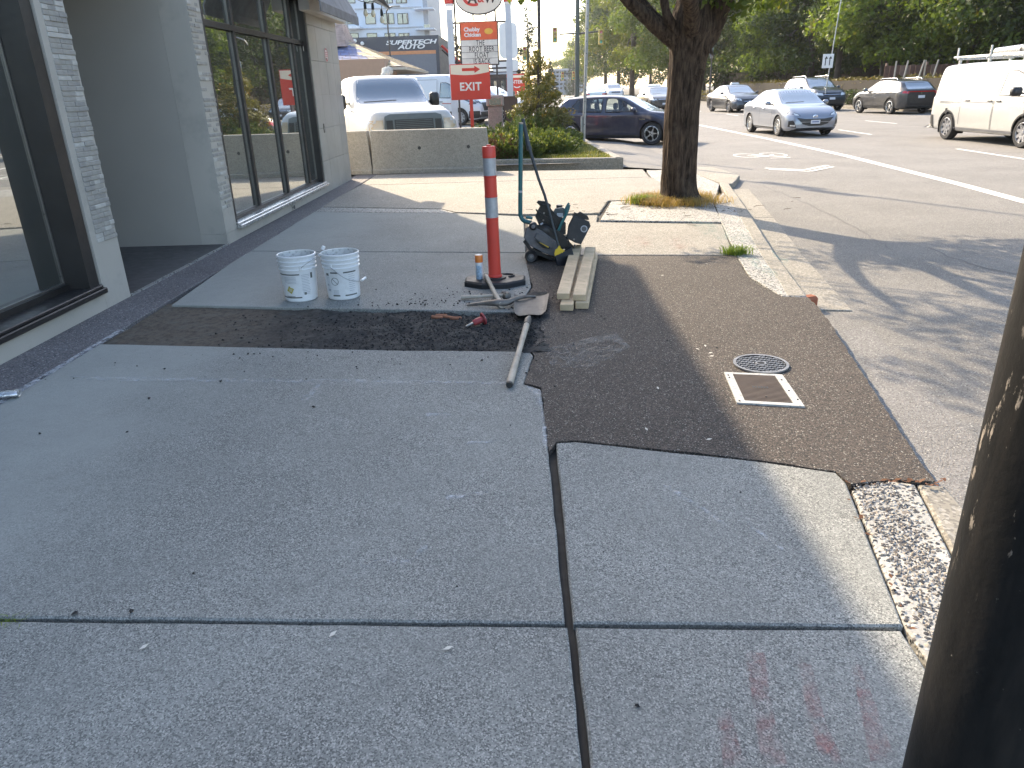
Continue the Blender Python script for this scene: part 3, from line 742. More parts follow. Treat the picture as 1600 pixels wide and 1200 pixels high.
# ledge and sloping awnings
bpart('ledge', m_render, [((WX + .001, 12.6, 2.80), (WX + .17, 15.12, 3.0)), ((WX + .001, 12.6, 3.002), (WX + .22, 15.18, 3.06))], bev=.01)
bpart('coping', m_render, [((D - 6.3, BY0, BH), (WX + .10, BY1 + .12, BH + .12))])
bpart('shadow_bump_box', m_alum, [((WX - .4, BY1, 6.0), (WX + .08, BY1 + .35, 6.35))])  # unseen box, added to put the bump in the building corner's shadow
m_canvas = M('weathered canvas', (.20, .20, .21), .85, var=.25, scale=5, dirt=((.08, .08, .085), .5), local=False)
def awning(y0, y1, za, zb, xo, mat):
    a = [(WX + .225, za), (WX + xo, zb), (WX + xo, zb - .12), (WX + xo - .02, zb - .12), (WX + xo - .02, zb - .015), (WX + .225, za - .02)]
    mb = MB(); n_ = len(a)
    vs_ = [(x - WX, y0 - 6, z) for x, z in a] + [(x - WX, y1 - 6, z) for x, z in a]
    mb.add(vs_, [(i, (i + 1) % n_, n_ + (i + 1) % n_, n_ + i) for i in range(n_)] + [tuple(range(n_)), tuple(range(n_, 2 * n_))])
    return mb.build('awning', mat, bld)
_t = at(561, 40, 13.7)
awning(11.2, 13.7, 3.62, _t.z + .12, _t.x - WX, m_canvas)
# string lights hung from a white canopy pole at the corner
sl_ = thing('string_lights', 'string of clear light bulbs in black sockets hanging from the shop awning', 'string lights', (-2.7, 14.2, 3.0))
m_cord = M('black cord', (.015, .015, .016), .5)
cp = [at(530, -70, 12.0), at(553, -8, 12.1), at(570, 3, 12.2), at(582, 2, 12.2), at(596, 6, 12.3), at(606, -14, 12.3), at(612, -60, 12.4)]
MB().tube(catmull([p - sl_.location for p in cp], 6), .006, 6).build('cord', m_cord, sl_)
for px, py, Y in ((570, 6, 12.2), (582, 7, 12.2), (596, 17, 12.3)):
    p = at(px, py, Y) - sl_.location; p0 = at(px, 3, Y) - sl_.location
    sk = MB().tube([p0, p + Vector((0, 0, -.01))], .005, 6).lathe([(.0, .02), (.016, .02), (.022, -.02), (.022, -.07), (0, -.07)], p, 'Z', 12).build('socket', m_cord, sl_, smooth=40)
    MB().lathe([(.015, -.07), (.022, -.085), (.034, -.115), (.034, -.14), (.024, -.165), (0, -.172)], p, 'Z', 14).build('bulb', M('clear warm bulb', (.75, .68, .50), .08, coat=1.), sk, smooth=180)
cn = MB().box2((0, 0, 0), (.05, 2.0, .03)); 
can = thing('canopy_frame', 'white sloping canopy edge above the string lights at the shop corner', 'canopy', (0, 0, 0))
a_, b_ = at(566, -16, 11.7), at(610, 15, 11.8)
MB().tube([a_, a_.lerp(b_, .5), b_], [.035, .035, .01], 8).build('canopy_edge', M('white metal', (.7, .7, .69), .4), can)
MB().add([a_, b_, b_ + Vector((-.1, -1.0, .3)), a_ + Vector((-.1, -1.0, .3)), a_ + Vector((0, 0, .03)), b_ + Vector((0, 0, .03)), b_ + Vector((-.1, -1.0, .33)), a_ + Vector((-.1, -1.0, .33))], [(0, 1, 2, 3), (4, 5, 6, 7), (0, 1, 5, 4), (1, 2, 6, 5), (2, 3, 7, 6), (3, 0, 4, 7)]).build('canopy_sheet', m_canvas, can)

# ================================================================== THINGS ON THE PAVEMENT
# concrete road barriers
def barrier(label, xa, xb, ya, yb, holes):
    """block with a battered face, ends cut upright, lifting holes recessed"""
    L = math.hypot(xb - xa, yb - ya); rz = math.atan2(yb - ya, xb - xa)
    t = thing('concrete_barrier', label, 'barrier', (xa, ya, 0), rz, 'concrete barriers along the parking lot edge')
    pr = [(0, 0), (0, .075), (.05, .10), (.11, .845), (.125, .86), (.325, .86), (.34, .845), (.40, .10), (.45, .075), (.45, 0)]
    vs_ = []; n_ = len(pr); xs = [.0, .012, L - .012 - .0, L]
    for i, x in enumerate(xs):
        for y, z in pr:
            k_ = .985 if i in (0, 3) else 1.
            xx = x + (L - .5 * L) * 0
            if i >= 2: xx -= .075 * z                     # the free end leans in
            vs_.append((xx, .225 + (y - .225) * k_, z * (1 if i in (1, 2) else .992)))
    mb = MB(); fs_ = [(i * n_ + k, i * n_ + (k + 1) % n_, (i + 1) * n_ + (k + 1) % n_, (i + 1) * n_ + k) for i in range(3) for k in range(n_)]
    fs_ += [tuple(range(n_)), tuple(3 * n_ + k for k in range(n_))]
    mb.add(vs_, fs_).build('block', m_wallc, t)
    for hx, hz in holes:
        y_ = .05 + .06 * (hz - .1) / .745
        MB().lathe([(.052, -.004), (.036, -.006), (.034, .02)], (hx, y_, hz), 'Y', 16).build('hole_rim', m_wallc, t)
        MB().lathe([(0, -.003), (.034, -.003)], (hx, y_, hz), 'Y', 16).build('lifting_hole', m_blackp, t)
    return t
barrier('long concrete barrier with two dark lifting holes in front of the white pickup', -3.185, -.70, 15.93, 15.80, ((1.02, .50), (2.05, .50)))
barrier('short stub of concrete barrier butted against the shop corner', -4.6, -3.20, 16.0, 15.94, ())

# plastic pails
m_pail = M('white plastic pail', (.74, .75, .76), .35, var=.04, scale=4, dirt=((.45, .44, .42), .35))
m_paili = M('pail inside crust', (.60, .60, .58), .7, var=.15, scale=14, dirt=((.16, .16, .15), .9))
m_bandp = M('grey label bar', (.10, .11, .10), .5); m_linep = M('pale label print', (.42, .44, .47), .5); m_olive = M('olive label print', (.45, .40, .08), .5)
m_wire = M('bail wire', (.35, .35, .35), .4, .8)
def pail(label, p, rz, variant):
    t = thing('plastic_pail', label, 'pail', p, rz, 'white plastic pails by the trench')
    Ht, rb, rt = .375, .131, .150
    rr = lambda z: rb + (rt - rb) * z / Ht
    out = [(0, .0), (rb - .008, 0), (rb, .008), (rr(.26), .255)]
    for z in (.262, .295, .327): out += [(rr(z) + .001, z - .002), (rr(z) + .008, z), (rr(z) + .008, z + .006), (rr(z) + .001, z + .009)]
    out += [(rt, .358), (rt + .006, .362), (rt + .006, .375), (rt, .378), (rt - .005, .375)]
    MB().lathe(out, n=48).build('body', m_pail, t, smooth=35)
    MB().lathe([(rt - .005, .375), (rr(.2) - .005, .2), (rb - .005, .02), (0, .018)], n=48).build('inside', m_paili, t, smooth=35)
    def patch(z0, z1, a0, a1, mat, name, d=.0015):
        n_ = max(2, int(abs(a1 - a0) / 5)); A = [R(a0 + (a1 - a0) * k / n_) for k in range(n_ + 1)]
        vs_ = [((rr(z) + d) * math.cos(a), (rr(z) + d) * math.sin(a), z) for z in (z0, z1) for a in A]
        MB().add(vs_, [(k, k + 1, n_ + 2 + k, n_ + 1 + k) for k in range(n_)]).build(name, mat, t)
    rq = random.Random(variant)
    if variant == 0:
        for z in (.035, .226): patch(z, z + .010, -165, -75, m_bandp, 'label_bar')
        for i in range(5): patch(.205 - i * .012, .209 - i * .012, -130 + (10 if i == 4 else 0), -88, m_linep, 'label_line')
        for i in range(4): patch(.19 - i * .03, .193 - i * .03, -164, -148, m_linep, 'label_line')
        for i in range(13): patch(.222 - i * .013, .226 - i * .013, -70, -70 + rq.uniform(22, 30), m_linep, 'label_line')
        patch(.19, .235, -38, -30, m_bandp, 'label_block'); patch(.06, .08, -66, -58, m_bandp, 'label_block')
        c_, s_ = R(-113), .034; z_ = .105
        vs_ = []
        for dx, dz in ((0, s_), (s_, 0), (0, -s_), (-s_, 0)):
            q = Vector((dx, dz)); q.rotate(Matrix.Rotation(.25, 2)); a = c_ + q.x / rr(z_); vs_.append(((rr(z_) + .002) * math.cos(a), (rr(z_) + .002) * math.sin(a), z_ + q.y))
        MB().add(vs_, [(0, 1, 2, 3)]).build('label_emblem', m_olive, t)
        vs2 = [Vector(v) * 1.0 for v in vs_]; cc_ = sum(vs2, Vector()) / 4
        MB().add([cc_ + (v - cc_) * .62 + Vector((math.cos(c_), math.sin(c_), 0)) * .001 + Vector((.004, 0, .004)) for v in vs2], [(0, 1, 2, 3)]).build('label_emblem_inner', m_linep, t)
        for i in range(3): patch(.112 - i * .009, .1155 - i * .009, -118, -104 - i, m_whitep, 'emblem_print', .004)
        patch(.048, .052, -132, -98, m_bandp, 'label_line')
    else:
        for z in (.035, .226):
            patch(z, z + .011, -118, -92, m_bandp, 'label_bar'); patch(z, z + .011, -74, -28, m_bandp, 'label_bar')
        for i in range(9): patch(.21 - i * .017, .214 - i * .017, -58, -58 + rq.uniform(18, 26), m_linep, 'label_line')
        for i in range(5): patch(.085 - i * .009, .088 - i * .009, -115, -94, m_linep, 'label_line')
        patch(.205, .225, -138, -126, m_bandp, 'label_block'); patch(.12, .135, -140, -130, m_linep, 'label_block'); patch(.075, .095, -138, -126, m_linep, 'label_block')
        for i in range(10): patch(.19 - i * .011, .1925 - i * .011, -140, -123, m_linep, 'label_line')
        # ring-and-bar warning sign
        for r0, r1 in ((.028, .032),):
            vs_ = []
            for rad in (r0, r1):
                for k in range(24):
                    a = 2 * math.pi * k / 24; aa = R(-105) + rad * math.cos(a) / rr(.16); vs_.append(((rr(.16) + .002) * math.cos(aa), (rr(.16) + .002) * math.sin(aa), .16 + rad * math.sin(a)))
            MB().add(vs_, [(k, (k + 1) % 24, 24 + (k + 1) % 24, 24 + k) for k in range(24)]).build('warning_ring', m_bandp, t)
        vs_ = []
        for u, v in ((-.021, .019), (-.018, .022), (.021, -.019), (.018, -.022)):
            aa = R(-105) + u / rr(.16); vs_.append(((rr(.16) + .0025) * math.cos(aa), (rr(.16) + .0025) * math.sin(aa), .16 + v))
        MB().add(vs_, [(0, 1, 2, 3)]).build('warning_bar', m_bandp, t)
    # ear and bail
    for a in ((-68 if variant == 0 else -112), (112 if variant == 0 else 68)):
        a = R(a); MB().box((math.cos(a) * (rr(.285) + .006), math.sin(a) * (rr(.285) + .006), .285), (.016, .028, .042), Matrix.Rotation(a, 3, 'Z'), bev=.004).build('bail_ear', m_pail, t)
    a0 = R(-68 if variant == 0 else -112); e1 = Vector((math.cos(a0), math.sin(a0), 0)) * (rr(.285) + .014) + Vector((0, 0, .285)); e2 = -Vector((e1.x, e1.y, 0)) + Vector((0, 0, .285))
    if variant == 0: mid = [Vector((.10, -.155, .315)), Vector((.195, -.06, .365)), Vector((.20, .05, .36)), Vector((.09, .15, .32))]
    else: mid = [Vector((.06, -.165, .19)), Vector((.165, -.085, .145)), Vector((.19, .03, .15)), Vector((.14, .13, .21))]
    MB().tube(catmull([e1] + mid + [e2], 6), .0023, 6).build('bail', m_wire, t, smooth=180)
    gi = mid[1].lerp(mid[2], .15); gj = mid[1].lerp(mid[2], .85)
    MB().tube([gi, gj], .011, 8).build('grip', m_pail, t, smooth=60)
    if variant: MB().box(Vector((-.142, .06, .40)), (.03, .02, .035), Matrix.Rotation(.5, 3, 'Y'), bev=.006).build('lid_tab', m_pail, t)
    return t
p_ = G(472, 466); pail('white plastic pail with a yellow diamond emblem on its label', (p_.x, p_.y, 0), R(4), 0)
p_ = G(538.5, 463); pail('white plastic pail crusted grey inside, with a round warning sign on its label', (p_.x, p_.y, 0), R(2), 1)

# delineator post
m_orange = M('faded orange red plastic', (.60, .055, .035), .42, var=.08, scale=4, dirt=((.40, .06, .04), .3))
m_refl = M('grey reflective band', (.40, .41, .43), .4, .3, var=.12, scale=18, dirt=((.22, .22, .23), .5))
p_ = G(774, 443)
t = thing('delineator_post', 'orange red delineator post with two grey reflective bands on a black rubber base', 'traffic post', (p_.x, p_.y, 0))
tilt = Matrix.Rotation(R(-.6), 4, 'Y')
prof = [(.062, .04), (.062, .075), (.054, .085), (.052, .36), (.052, .56), (.055, .563), (.055, .567), (.052, .57), (.052, .74), (.055, .743), (.055, .75), (.052, .753), (.052, .9), (.055, .903), (.055, .91), (.052, .912), (.052, 1.055), (.055, 1.057), (.055, 1.135), (.05, 1.143), (.02, 1.145), (.018, 1.155), (0, 1.157)]
MB().lathe(prof, n=28).xform(tilt).build('post', m_orange, t, smooth=35)
for z0, z1 in ((.572, .738), (.914, 1.052)):
    MB().lathe([(.0535, z0), (.0535, z1)], n=28).xform(tilt).build('reflective_band', m_refl, t, smooth=35)
oc = [(.285 * math.cos(R(22.5 + 45 * k)), .21 * math.sin(R(22.5 + 45 * k))) for k in range(8)]
MB().prism(oc, .0, .05, .016).build('rubber_base', m_black, t)
MB().lathe([(.095, .045), (.095, .062), (.065, .066), (.065, .045)], n=24).build('base_collar', m_black, t, smooth=35)
MB().tube([(.09 + .075 * math.cos(a), .06 + .06 * math.sin(a), .056) for a in [k * math.pi / 8 for k in range(-3, 13)]], .008, 6).build('carry_handle', m_black, t)

# spray can
p_ = G(750, 444); 
t = thing('spray_can', 'white spray paint can with an orange cap standing by the post base', 'spray can', (p_.x, p_.y, .03), R(10))
t.location.z = 0.0
MB().lathe([(0, 0), (.030, 0), (.0325, .004), (.0325, .19), (.028, .203), (0, .203)], n=24).build('can', M('can white', (.62, .63, .64), .35, dirt=((.3, .3, .3), .3)), t, smooth=40)
MB().lathe([(.0328, .03), (.0328, .17)], n=24, a0=R(-150), a1=R(-60)).build('label', M('can label', (.30, .40, .50), .4, var=.5, scale=60), t, smooth=40)
MB().lathe([(.0325, .195), (.034, .198), (.034, .255), (.0315, .258), (.0315, .256)], n=24).build('cap', M('orange cap', (.75, .22, .04), .4), t, smooth=40)
MB().lathe([(.0315, .257), (.012, .262), (0, .262)], n=24).build('cap_top', M('cap white', (.7, .68, .64), .5), t, smooth=40)

# pickaxe
m_handle = M('worn ash handle', (.40, .35, .28), .65, var=.2, scale=10, dirt=((.22, .19, .15), .6))
m_iron = M('dull iron', (.17, .155, .14), .5, .55, var=.35, scale=14, dirt=((.16, .10, .06), .5))
hd = G(782, 476, .03)
t = thing('pickaxe', 'pickaxe with a curved iron head and pale wooden handle leaning on the post base', 'pickaxe', hd)
ht = at(760, 432, 6.20) - hd
MB().tube([Vector((0.01, -.02, 0)), ht * .33, ht * .7, ht], [.023, .0185, .017, .019], 12, flat=1.25).build('handle', m_handle, t, smooth=60)
pl_, pr_ = G(729, 477, .012) - hd, G(836, 463, .03) - hd
hp = [pl_, pl_ * .55 + Vector((0, 0, .012)), Vector((-.06, .0, .015)), Vector((0, 0, .015)), Vector((.06, .01, .015)), pr_ * .55 + Vector((0, 0, .02)), pr_]
hp = catmull(hp, 5); rad = []
for i in range(len(hp)):
    u = abs(i / (len(hp) - 1) - .5) * 2; rad.append(.024 * (1 - u) ** 1.1 + .010 if u > .12 else .030)
rad[0] = .005; rad[-1] = .012
MB().tube(hp, rad, 10, flat=.75).build('head', m_iron, t, smooth=60)
# sledge hammer
h0, h1 = G(721, 465, .02), G(790, 461, .045)
t = thing('sledge_hammer', 'short sledge hammer with a wooden handle lying behind the pickaxe', 'hammer', (h0.x, h0.y, 0))
L_ = h1 - Vector((h0.x, h0.y, 0)); s0 = Vector((0, 0, .02))
MB().tube([s0, s0.lerp(L_, .5), L_], [.017, .0145, .013], 10).build('handle', m_handle, t, smooth=60)
dv = Vector((.35, -.94, .12)).normalized(); Q = Vector((0, 0, 1)).rotation_difference(dv).to_matrix()
MB().lathe([(0, -.062), (.024, -.062), (.031, -.05), (.031, -.026), (.024, -.018), (.024, .018), (.031, .026), (.031, .05), (.024, .062), (0, .062)], n=8, mat=Q, o=L_).build('head', m_iron, t, smooth=30)
# cold chisel with hand guard
c0, c1 = G(728, 510, -.01), G(757, 497, .03)
t = thing('cold_chisel', 'cold chisel with a red rubber hand guard lying in the trench', 'chisel', (c0.x, c0.y, 0))
m_redr = M('red rubber', (.36, .055, .06), .55, var=.15, dirt=((.15, .06, .055), .5))
a_ = Vector((0, 0, c0.z)); b_ = c1 - Vector((c0.x, c0.y, 0)); dd = (b_ - a_)
MB().tube([a_, a_ + dd * .3, a_ + dd * .45], [.006, .011, .011], 8, flat=1.3).build('blade', m_steel, t)
MB().tube([a_ + dd * .38, a_ + dd * .4, a_ + dd * .6, a_ + dd * .9], [.017, .021, .0245, .0225], 12).build('grip', m_redr, t, smooth=60)
MB().tube([a_ + dd * .9, a_ + dd * .96, a_ + dd * .99], [.045, .047, .040], 20).build('guard_disc', m_redr, t, smooth=50)
MB().tube([a_ + dd * .99, a_ + dd * 1.06], [.012, .012], 8).build('striking_end', m_steel, t)
# shovel
e0, e1 = G(796, 601, .018), G(825, 500, .075)
t = thing('shovel', 'square mouthed shovel with a long pale wooden handle lying across the trench', 'shovel', (e0.x, e0.y, 0))
a_ = Vector((0, 0, .02)); b_ = e1 - Vector((e0.x, e0.y, 0))
MB().tube([a_, a_.lerp(b_, .06), a_.lerp(b_, .5), a_.lerp(b_, .86), b_], [.021, .0215, .0175, .0205, .020], 14).build('shaft', m_handle, t, smooth=60)
MB().tube([a_.lerp(b_, -.012), a_.lerp(b_, .005)], [.018, .0215], 14).build('shaft_end', m_blackp, t)
cor = [G(803, 503), G(853, 501), G(858, 466), G(803, 467)]; cor = [c - Vector((e0.x, e0.y, 0)) for c in cor]
gv = []; nu, nv = 14, 12
for thick in (0, -.004):
    for i in range(nu + 1):
        for j in range(nv + 1):
            u, v = i / nu, j / nv
            p = cor[0].lerp(cor[1], u).lerp(cor[3].lerp(cor[2], u), v)
            rim = (abs(u - .5) * 2) ** 4 * .035 * (1 - .4 * v)
            zz = .022 + rim + .03 * (1 - v) ** 3 * (1 - (abs(u - .5) * 2) ** 2) + .012 * v * 0 + thick
            shrink = 1 - .16 * max(0, (.22 - v) / .22) ** 2
            p = Vector((cor[0].lerp(cor[3], v).lerp(cor[1].lerp(cor[2], v), .5 + (u - .5) * shrink))); p.z = zz
            gv.append(p)
K = (nu + 1) * (nv + 1); fs_ = []
for s_ in (0, K):
    fs_ += [(s_ + i * (nv + 1) + j, s_ + (i + 1) * (nv + 1) + j, s_ + (i + 1) * (nv + 1) + j + 1, s_ + i * (nv + 1) + j + 1) for i in range(nu) for j in range(nv)]
bl = MB().add(gv, fs_).build('blade', M('dusty shovel steel', (.105, .098, .09), .6, .4, var=.3, scale=9, dirt=((.05, .045, .042), .85)), t, smooth=60)
MB().tube([b_ - (b_ - a_).normalized() * .10, b_, b_ + (b_ - a_).normalized() * .10 + Vector((0, 0, -.012))], [.0245, .025, .012], 12).build('socket', M('dusty shovel steel', (0, 0, 0)), t, smooth=60)

# timber
def plank(label, pa, pb, wd, th, z, seed):
    a, b = Vector(pa), Vector(pb); d = (b - a); L = d.length; rz = math.atan2(d.y, d.x)
    o = MB().box((L / 2, 0, th / 2), (L, wd, th), bev=.004).build('timber', m_wood)
    o.location = (a.x, a.y, z); o.rotation_euler = (0, 0, rz)
    return tag(o, label, 'timber', 'short timbers stacked on the asphalt patch')
A = G(885, 487); B = G(908, 399); C_ = G(909, 484); D_ = G(924, 402)
plank('lower of the two left timbers, its pale sawn end sticking out below', (A.x, A.y), (B.x - .005, B.y - .3), .10, .05, .006, 1)
A2 = G(880, 468, .056)
plank('upper of the two left timbers lying on the asphalt beside the sweeper brush', (A2.x, A2.y), (B.x - .045, B.y + .02), .10, .048, .057, 2)
plank('lower of the two right timbers with the darker sawn end', (C_.x, C_.y), (D_.x, D_.y - .12), .10, .05, .006, 3)
plank('upper of the two right timbers, flush above the one beneath it', (C_.x - .016, C_.y + .05), (D_.x - .01, D_.y), .10, .048, .057, 4)

# access covers
m_cast = M('worn cast iron', (.27, .27, .28), .45, .6, var=.25, scale=20, dirt=((.06, .06, .06), .6), local=False)
mc = G(1188.5, 571)
t = thing('manhole_cover', 'round cast iron access cover with a criss-cross tread set in the asphalt', 'access cover', (mc.x, mc.y, .006))
r_ = .155
MB().lathe([(0, .0), (r_ - .012, .0), (r_ - .012, .008), (r_, .008), (r_ + .002, .0)], n=40).build('lid', M('iron dark', (.05, .05, .055), .5, .4, local=False), t)
mb = MB()
for s_ in (-1, 1):
    for k in range(-7, 8):
        off_ = k * .021
        L = math.sqrt(max(0, (r_ - .014) ** 2 - off_ ** 2)); 
        segs = 9
        for q in range(-segs, segs):
            u = (q + .5) * .021
            if abs(u) > L: continue
            if (q + k) % 2 == (0 if s_ > 0 else 1): continue
            if math.hypot(u, off_) < .035: continue
            a = R(45 * s_ + 12); x = u * math.cos(a) - off_ * math.sin(a); y = u * math.sin(a) + off_ * math.cos(a)
            mb.box((x, y, .005), (.019, .009, .007), Matrix.Rotation(a, 3, 'Z'))
mb.build('tread', m_cast, t)
MB().lathe([(r_ - .013, .009), (r_ - .013, .010), (r_ + .004, .010), (r_ + .004, 0)], n=40).build('rim', m_cast, t)
MB().lathe([(.022, .008), (.022, .011), (.032, .011), (.032, .008)], n=20).build('lift_ring', m_cast, t)
u0, u1, u2, u3 = G(1131, 584), G(1151, 632), G(1257, 638), G(1222, 588)
t = thing('utility_box_lid', 'rectangular ribbed brown utility lid with a worn white painted frame', 'utility cover', ((u0.x + u2.x) / 2, (u0.y + u2.y) / 2, .004))
c_ = t.location; P4 = [p - Vector((c_.x, c_.y, 0)) for p in (u0, u1, u2, u3)]
def q4(u, v, z=0): 
    p = P4[0].lerp(P4[3], u).lerp(P4[1].lerp(P4[2], u), v); return Vector((p.x, p.y, z))
m_lid = M('brown polymer lid', (.115, .085, .066), .7, var=.15, scale=12, local=False)
m_lidw = M('chipped white frame paint', (.44, .44, .42), .7, var=.12, scale=20, dirt=((.08, .08, .08), .85), local=False)
mb = MB(); U0, U1, V0, V1 = .135, .86, .055, .925
for a, b, c, d_ in ((0, U0, 0, 1), (U1, 1, 0, 1), (U0, U1, 0, V0), (U0, U1, V1, 1)):
    mb.add([q4(a, c, .008), q4(b, c, .008), q4(b, d_, .008), q4(a, d_, .008), q4(a, c, -.05), q4(b, c, -.05), q4(b, d_, -.05), q4(a, d_, -.05)], [(0, 1, 2, 3), (0, 1, 5, 4), (1, 2, 6, 5), (2, 3, 7, 6), (3, 0, 4, 7)])
mb.build('painted_frame', m_lidw, t)
mb = MB(); e = .008
mb.add([q4(U0 + e, V0 + e, .003), q4(U1 - e, V0 + e, .003), q4(U1 - e, V1 - e, .003), q4(U0 + e, V1 - e, .003)], [(0, 1, 2, 3)]).build('lid_base', m_lid, t)
mb = MB(); nr = 22
for i in range(nr):
    v0 = V0 + e + (V1 - V0 - 2 * e) * (i + .15) / nr; v1 = V0 + e + (V1 - V0 - 2 * e) * (i + .72) / nr
    mb.add([q4(U0 + .012, v0, .0035), q4(U1 - .012, v0, .0035), q4(U1 - .012, v1, .0035), q4(U0 + .012, v1, .0035), q4(U0 + .013, v0 + .003, .009), q4(U1 - .013, v0 + .003, .009), q4(U1 - .013, v1 - .003, .009), q4(U0 + .013, v1 - .003, .009)], [(4, 5, 6, 7), (0, 1, 5, 4), (2, 3, 7, 6), (1, 2, 6, 5), (3, 0, 4, 7)])
mb.build('tread_ribs', m_lid, t)
for u, v in ((.05, .12), (.05, .2), (.05, .95), (.92, .2), (.92, .55), (.96, .82), (.5, .78)):
    MB().lathe([(0, .012), (.005, .012), (.005, .0)], q4(u, v), n=10).build('bolt_hole', m_blackp, t)
rq = random.Random(5)
for i in range(8):                                     # raised letters too worn to read
    v = .30 + i * .055; MB().add([q4(.035 + rq.uniform(0, .01), v, .0095), q4(.10, v, .0095), q4(.10, v + .03, .0095), q4(.04, v + .03, .0095)], [(0, 1, 2, 3)]).build('worn_lettering', m_linep, t)
for i in range(6):
    u = .36 + i * .045; MB().add([q4(u, .46, .0105), q4(u + .028, .46, .0105), q4(u + .024, .52, .0105), q4(u + .004, .52, .0105)], [(0, 1, 2, 3)]).build('worn_lettering', m_blackp, t)

# flattened drinks can at the left edge
p_ = G(16, 622)
t = thing('crushed_can', 'crushed silver drinks can lying at the edge of the wash strip', 'can', (p_.x, p_.y, .025), R(14))
MB().lathe([(0, -.055), (.024, -.055), (.03, -.045), (.029, -.01), (.026, .01), (.030, .04), (.024, .05), (0, .05)], axis='X', n=20).xform(Matrix.Diagonal((1, 1.2, .72, 1))).build('shell', M('can silver', (.62, .62, .63), .28, .85, var=.1), t, smooth=50)
MB().lathe([(.020, .051), (.025, .053), (.026, .047)], axis='X', n=20).xform(Matrix.Diagonal((1, 1.2, .72, 1))).build('rim', M('can silver', (0, 0, 0)), t)

# black post close to the lens on the right
m, nt, bs = newmat('scratched black post paint'); p = pos(nt)
sx_ = nt.nodes.new('ShaderNodeSeparateXYZ'); nt.links.new(p, sx_.inputs[0])
n1 = noise(nt, pos(nt, (16, 16, 5.5)), 2.2, 9, .66); n2 = noise(nt, pos(nt, (30, 30, 5)), 2, 5)
zone = ramp(nt, sx_.outputs[2], .95, 1.10); zt = ramp(nt, sx_.outputs[2], 1.38, 1.2)
msk = math_(nt, 'MULTIPLY', math_(nt, 'MULTIPLY', ramp(nt, n1, .585, .62), zone), zt)
cc = mixc(nt, ramp(nt, n2, .3, .7), (.007, .007, .007), (.016, .015, .014))
cc = mixc(nt, math_(nt, 'MULTIPLY', ramp(nt, noise(nt, pos(nt, (12, 12, 2)), 3, 6), .5, .75), .6), cc, (.034, .029, .025))
cc = mixc(nt, msk, cc, (.34, .30, .26))
cc = mixc(nt, ramp(nt, noise(nt, pos(nt), 55, 4), .70, .76, 0, .6), cc, (.3, .28, .25))
nt.links.new(cc, bs.inputs['Base Color']); bs.inputs['Roughness'].default_value = .62; bs.inputs['Specular IOR Level'].default_value = .3
bump(nt, bs, math_(nt, 'ADD', msk, math_(nt, 'MULTIPLY', noise(nt, p, 90, 5), .5)), .5, .003)
az, dist, rad_ = R(34.15), .98, .105
aa = az + math.asin(rad_ / dist)
bx, by = dist * math.sin(aa), dist * math.cos(aa)
t = thing('street_post', 'thick black painted steel post with scraped patches at the right edge', 'post', (bx, by, -.01))
MB().lathe([(rad_, 0), (rad_, 3.2)], n=64).build('shaft', m, t, smooth=180)
MB().lathe([(rad_ + .07, 0), (rad_ + .07, .03), (rad_ + .02, .05), (rad_, .06)], n=48).build('base_flange', m, t, smooth=30)
# walk-behind sweeper / compactor tipped on its wheels
m_blk = M('machine black', (.014, .014, .015), .45, var=.3, dirt=((.08, .07, .06), .45), scale=16)
m_gry = M('machine dark grey plastic', (.11, .11, .115), .5, var=.15, dirt=((.22, .2, .18), .4), scale=14)
m_teal2 = M('machine teal paint', (.012, .115, .125), .35, coat=.4, dirt=((.10, .10, .09), .35), scale=14)
m_yel = M('yellow plastic', (.70, .48, .03), .4, dirt=((.3, .2, .03), .3))
mo = G(868, 405)
YM = mo.y
def mp(px, py, dy=0.): return at(px, py, YM + dy) - mo
mc_ = thing('paving_machine', 'black and teal walk-behind paving machine standing on the corner of the asphalt patch', 'machine', (mo.x, mo.y, .0))
# wheels
def mwheel(px, py, dy, r):
    c = mp(px, py, dy); w_ = MB().lathe([(r * .45, -.03), (r * .8, -.035), (r, -.02), (r, .02), (r * .8, .035), (r * .45, .03)], c, 'Y', 24).build('wheel', m_blk, mc_, smooth=40)
    MB().lathe([(0, -.036), (r * .2, -.036), (r * .22, -.028), (r * .5, -.028), (r * .52, .02)], c, 'Y', 20).build('hub', m_gry, w_, smooth=30)
    MB().lathe([(0, -.042), (.012, -.042), (.012, -.03)], c, 'Y', 10).build('axle_nut', m_steel, w_)
mwheel(830, 400, -.12, .062); mwheel(838, 394, .25, .062)
MB().tube([mp(830, 400, -.1), mp(838, 394, .25)], .012).build('axle', m_steel, mc_)
# grey chassis plate: slanting profile extruded backwards
def slabpoly(name, pix, dy0, dy1, mat, parent=mc_, cham=True):
    a = [mp(x, y, dy0) for x, y in pix]; b = [mp(x, y, dy1) for x, y in pix]; n_ = len(a)
    c = sum(a, Vector()) / n_
    a2 = [c + (q - c) * .95 for q in a]
    for i in range(n_): a2[i].y = a[i].y - .012
    return MB().add(a2 + a + b, [tuple(range(n_))] + [(i, (i + 1) % n_, n_ + (i + 1) % n_, n_ + i) for i in range(n_)] + [(n_ + i, n_ + (i + 1) % n_, 2 * n_ + (i + 1) % n_, 2 * n_ + i) for i in range(n_)] + [tuple(2 * n_ + i for i in range(n_))]).build(name, mat, parent)
ch = slabpoly('side_cover', [(822, 357), (829, 352), (846, 360), (869, 377), (874, 384), (869, 402), (851, 396), (828, 384), (818, 371)], -.14, -.10, m_gry)
slabpoly('cover_panel', [(835, 370), (839, 364), (850, 367), (864, 379), (862, 388), (852, 386)], -.158, -.15, m_gry, ch)
slabpoly('dark_slot', [(836, 374), (838, 375), (860, 386), (859, 389), (848, 387)], -.164, -.158, m_blk, ch)
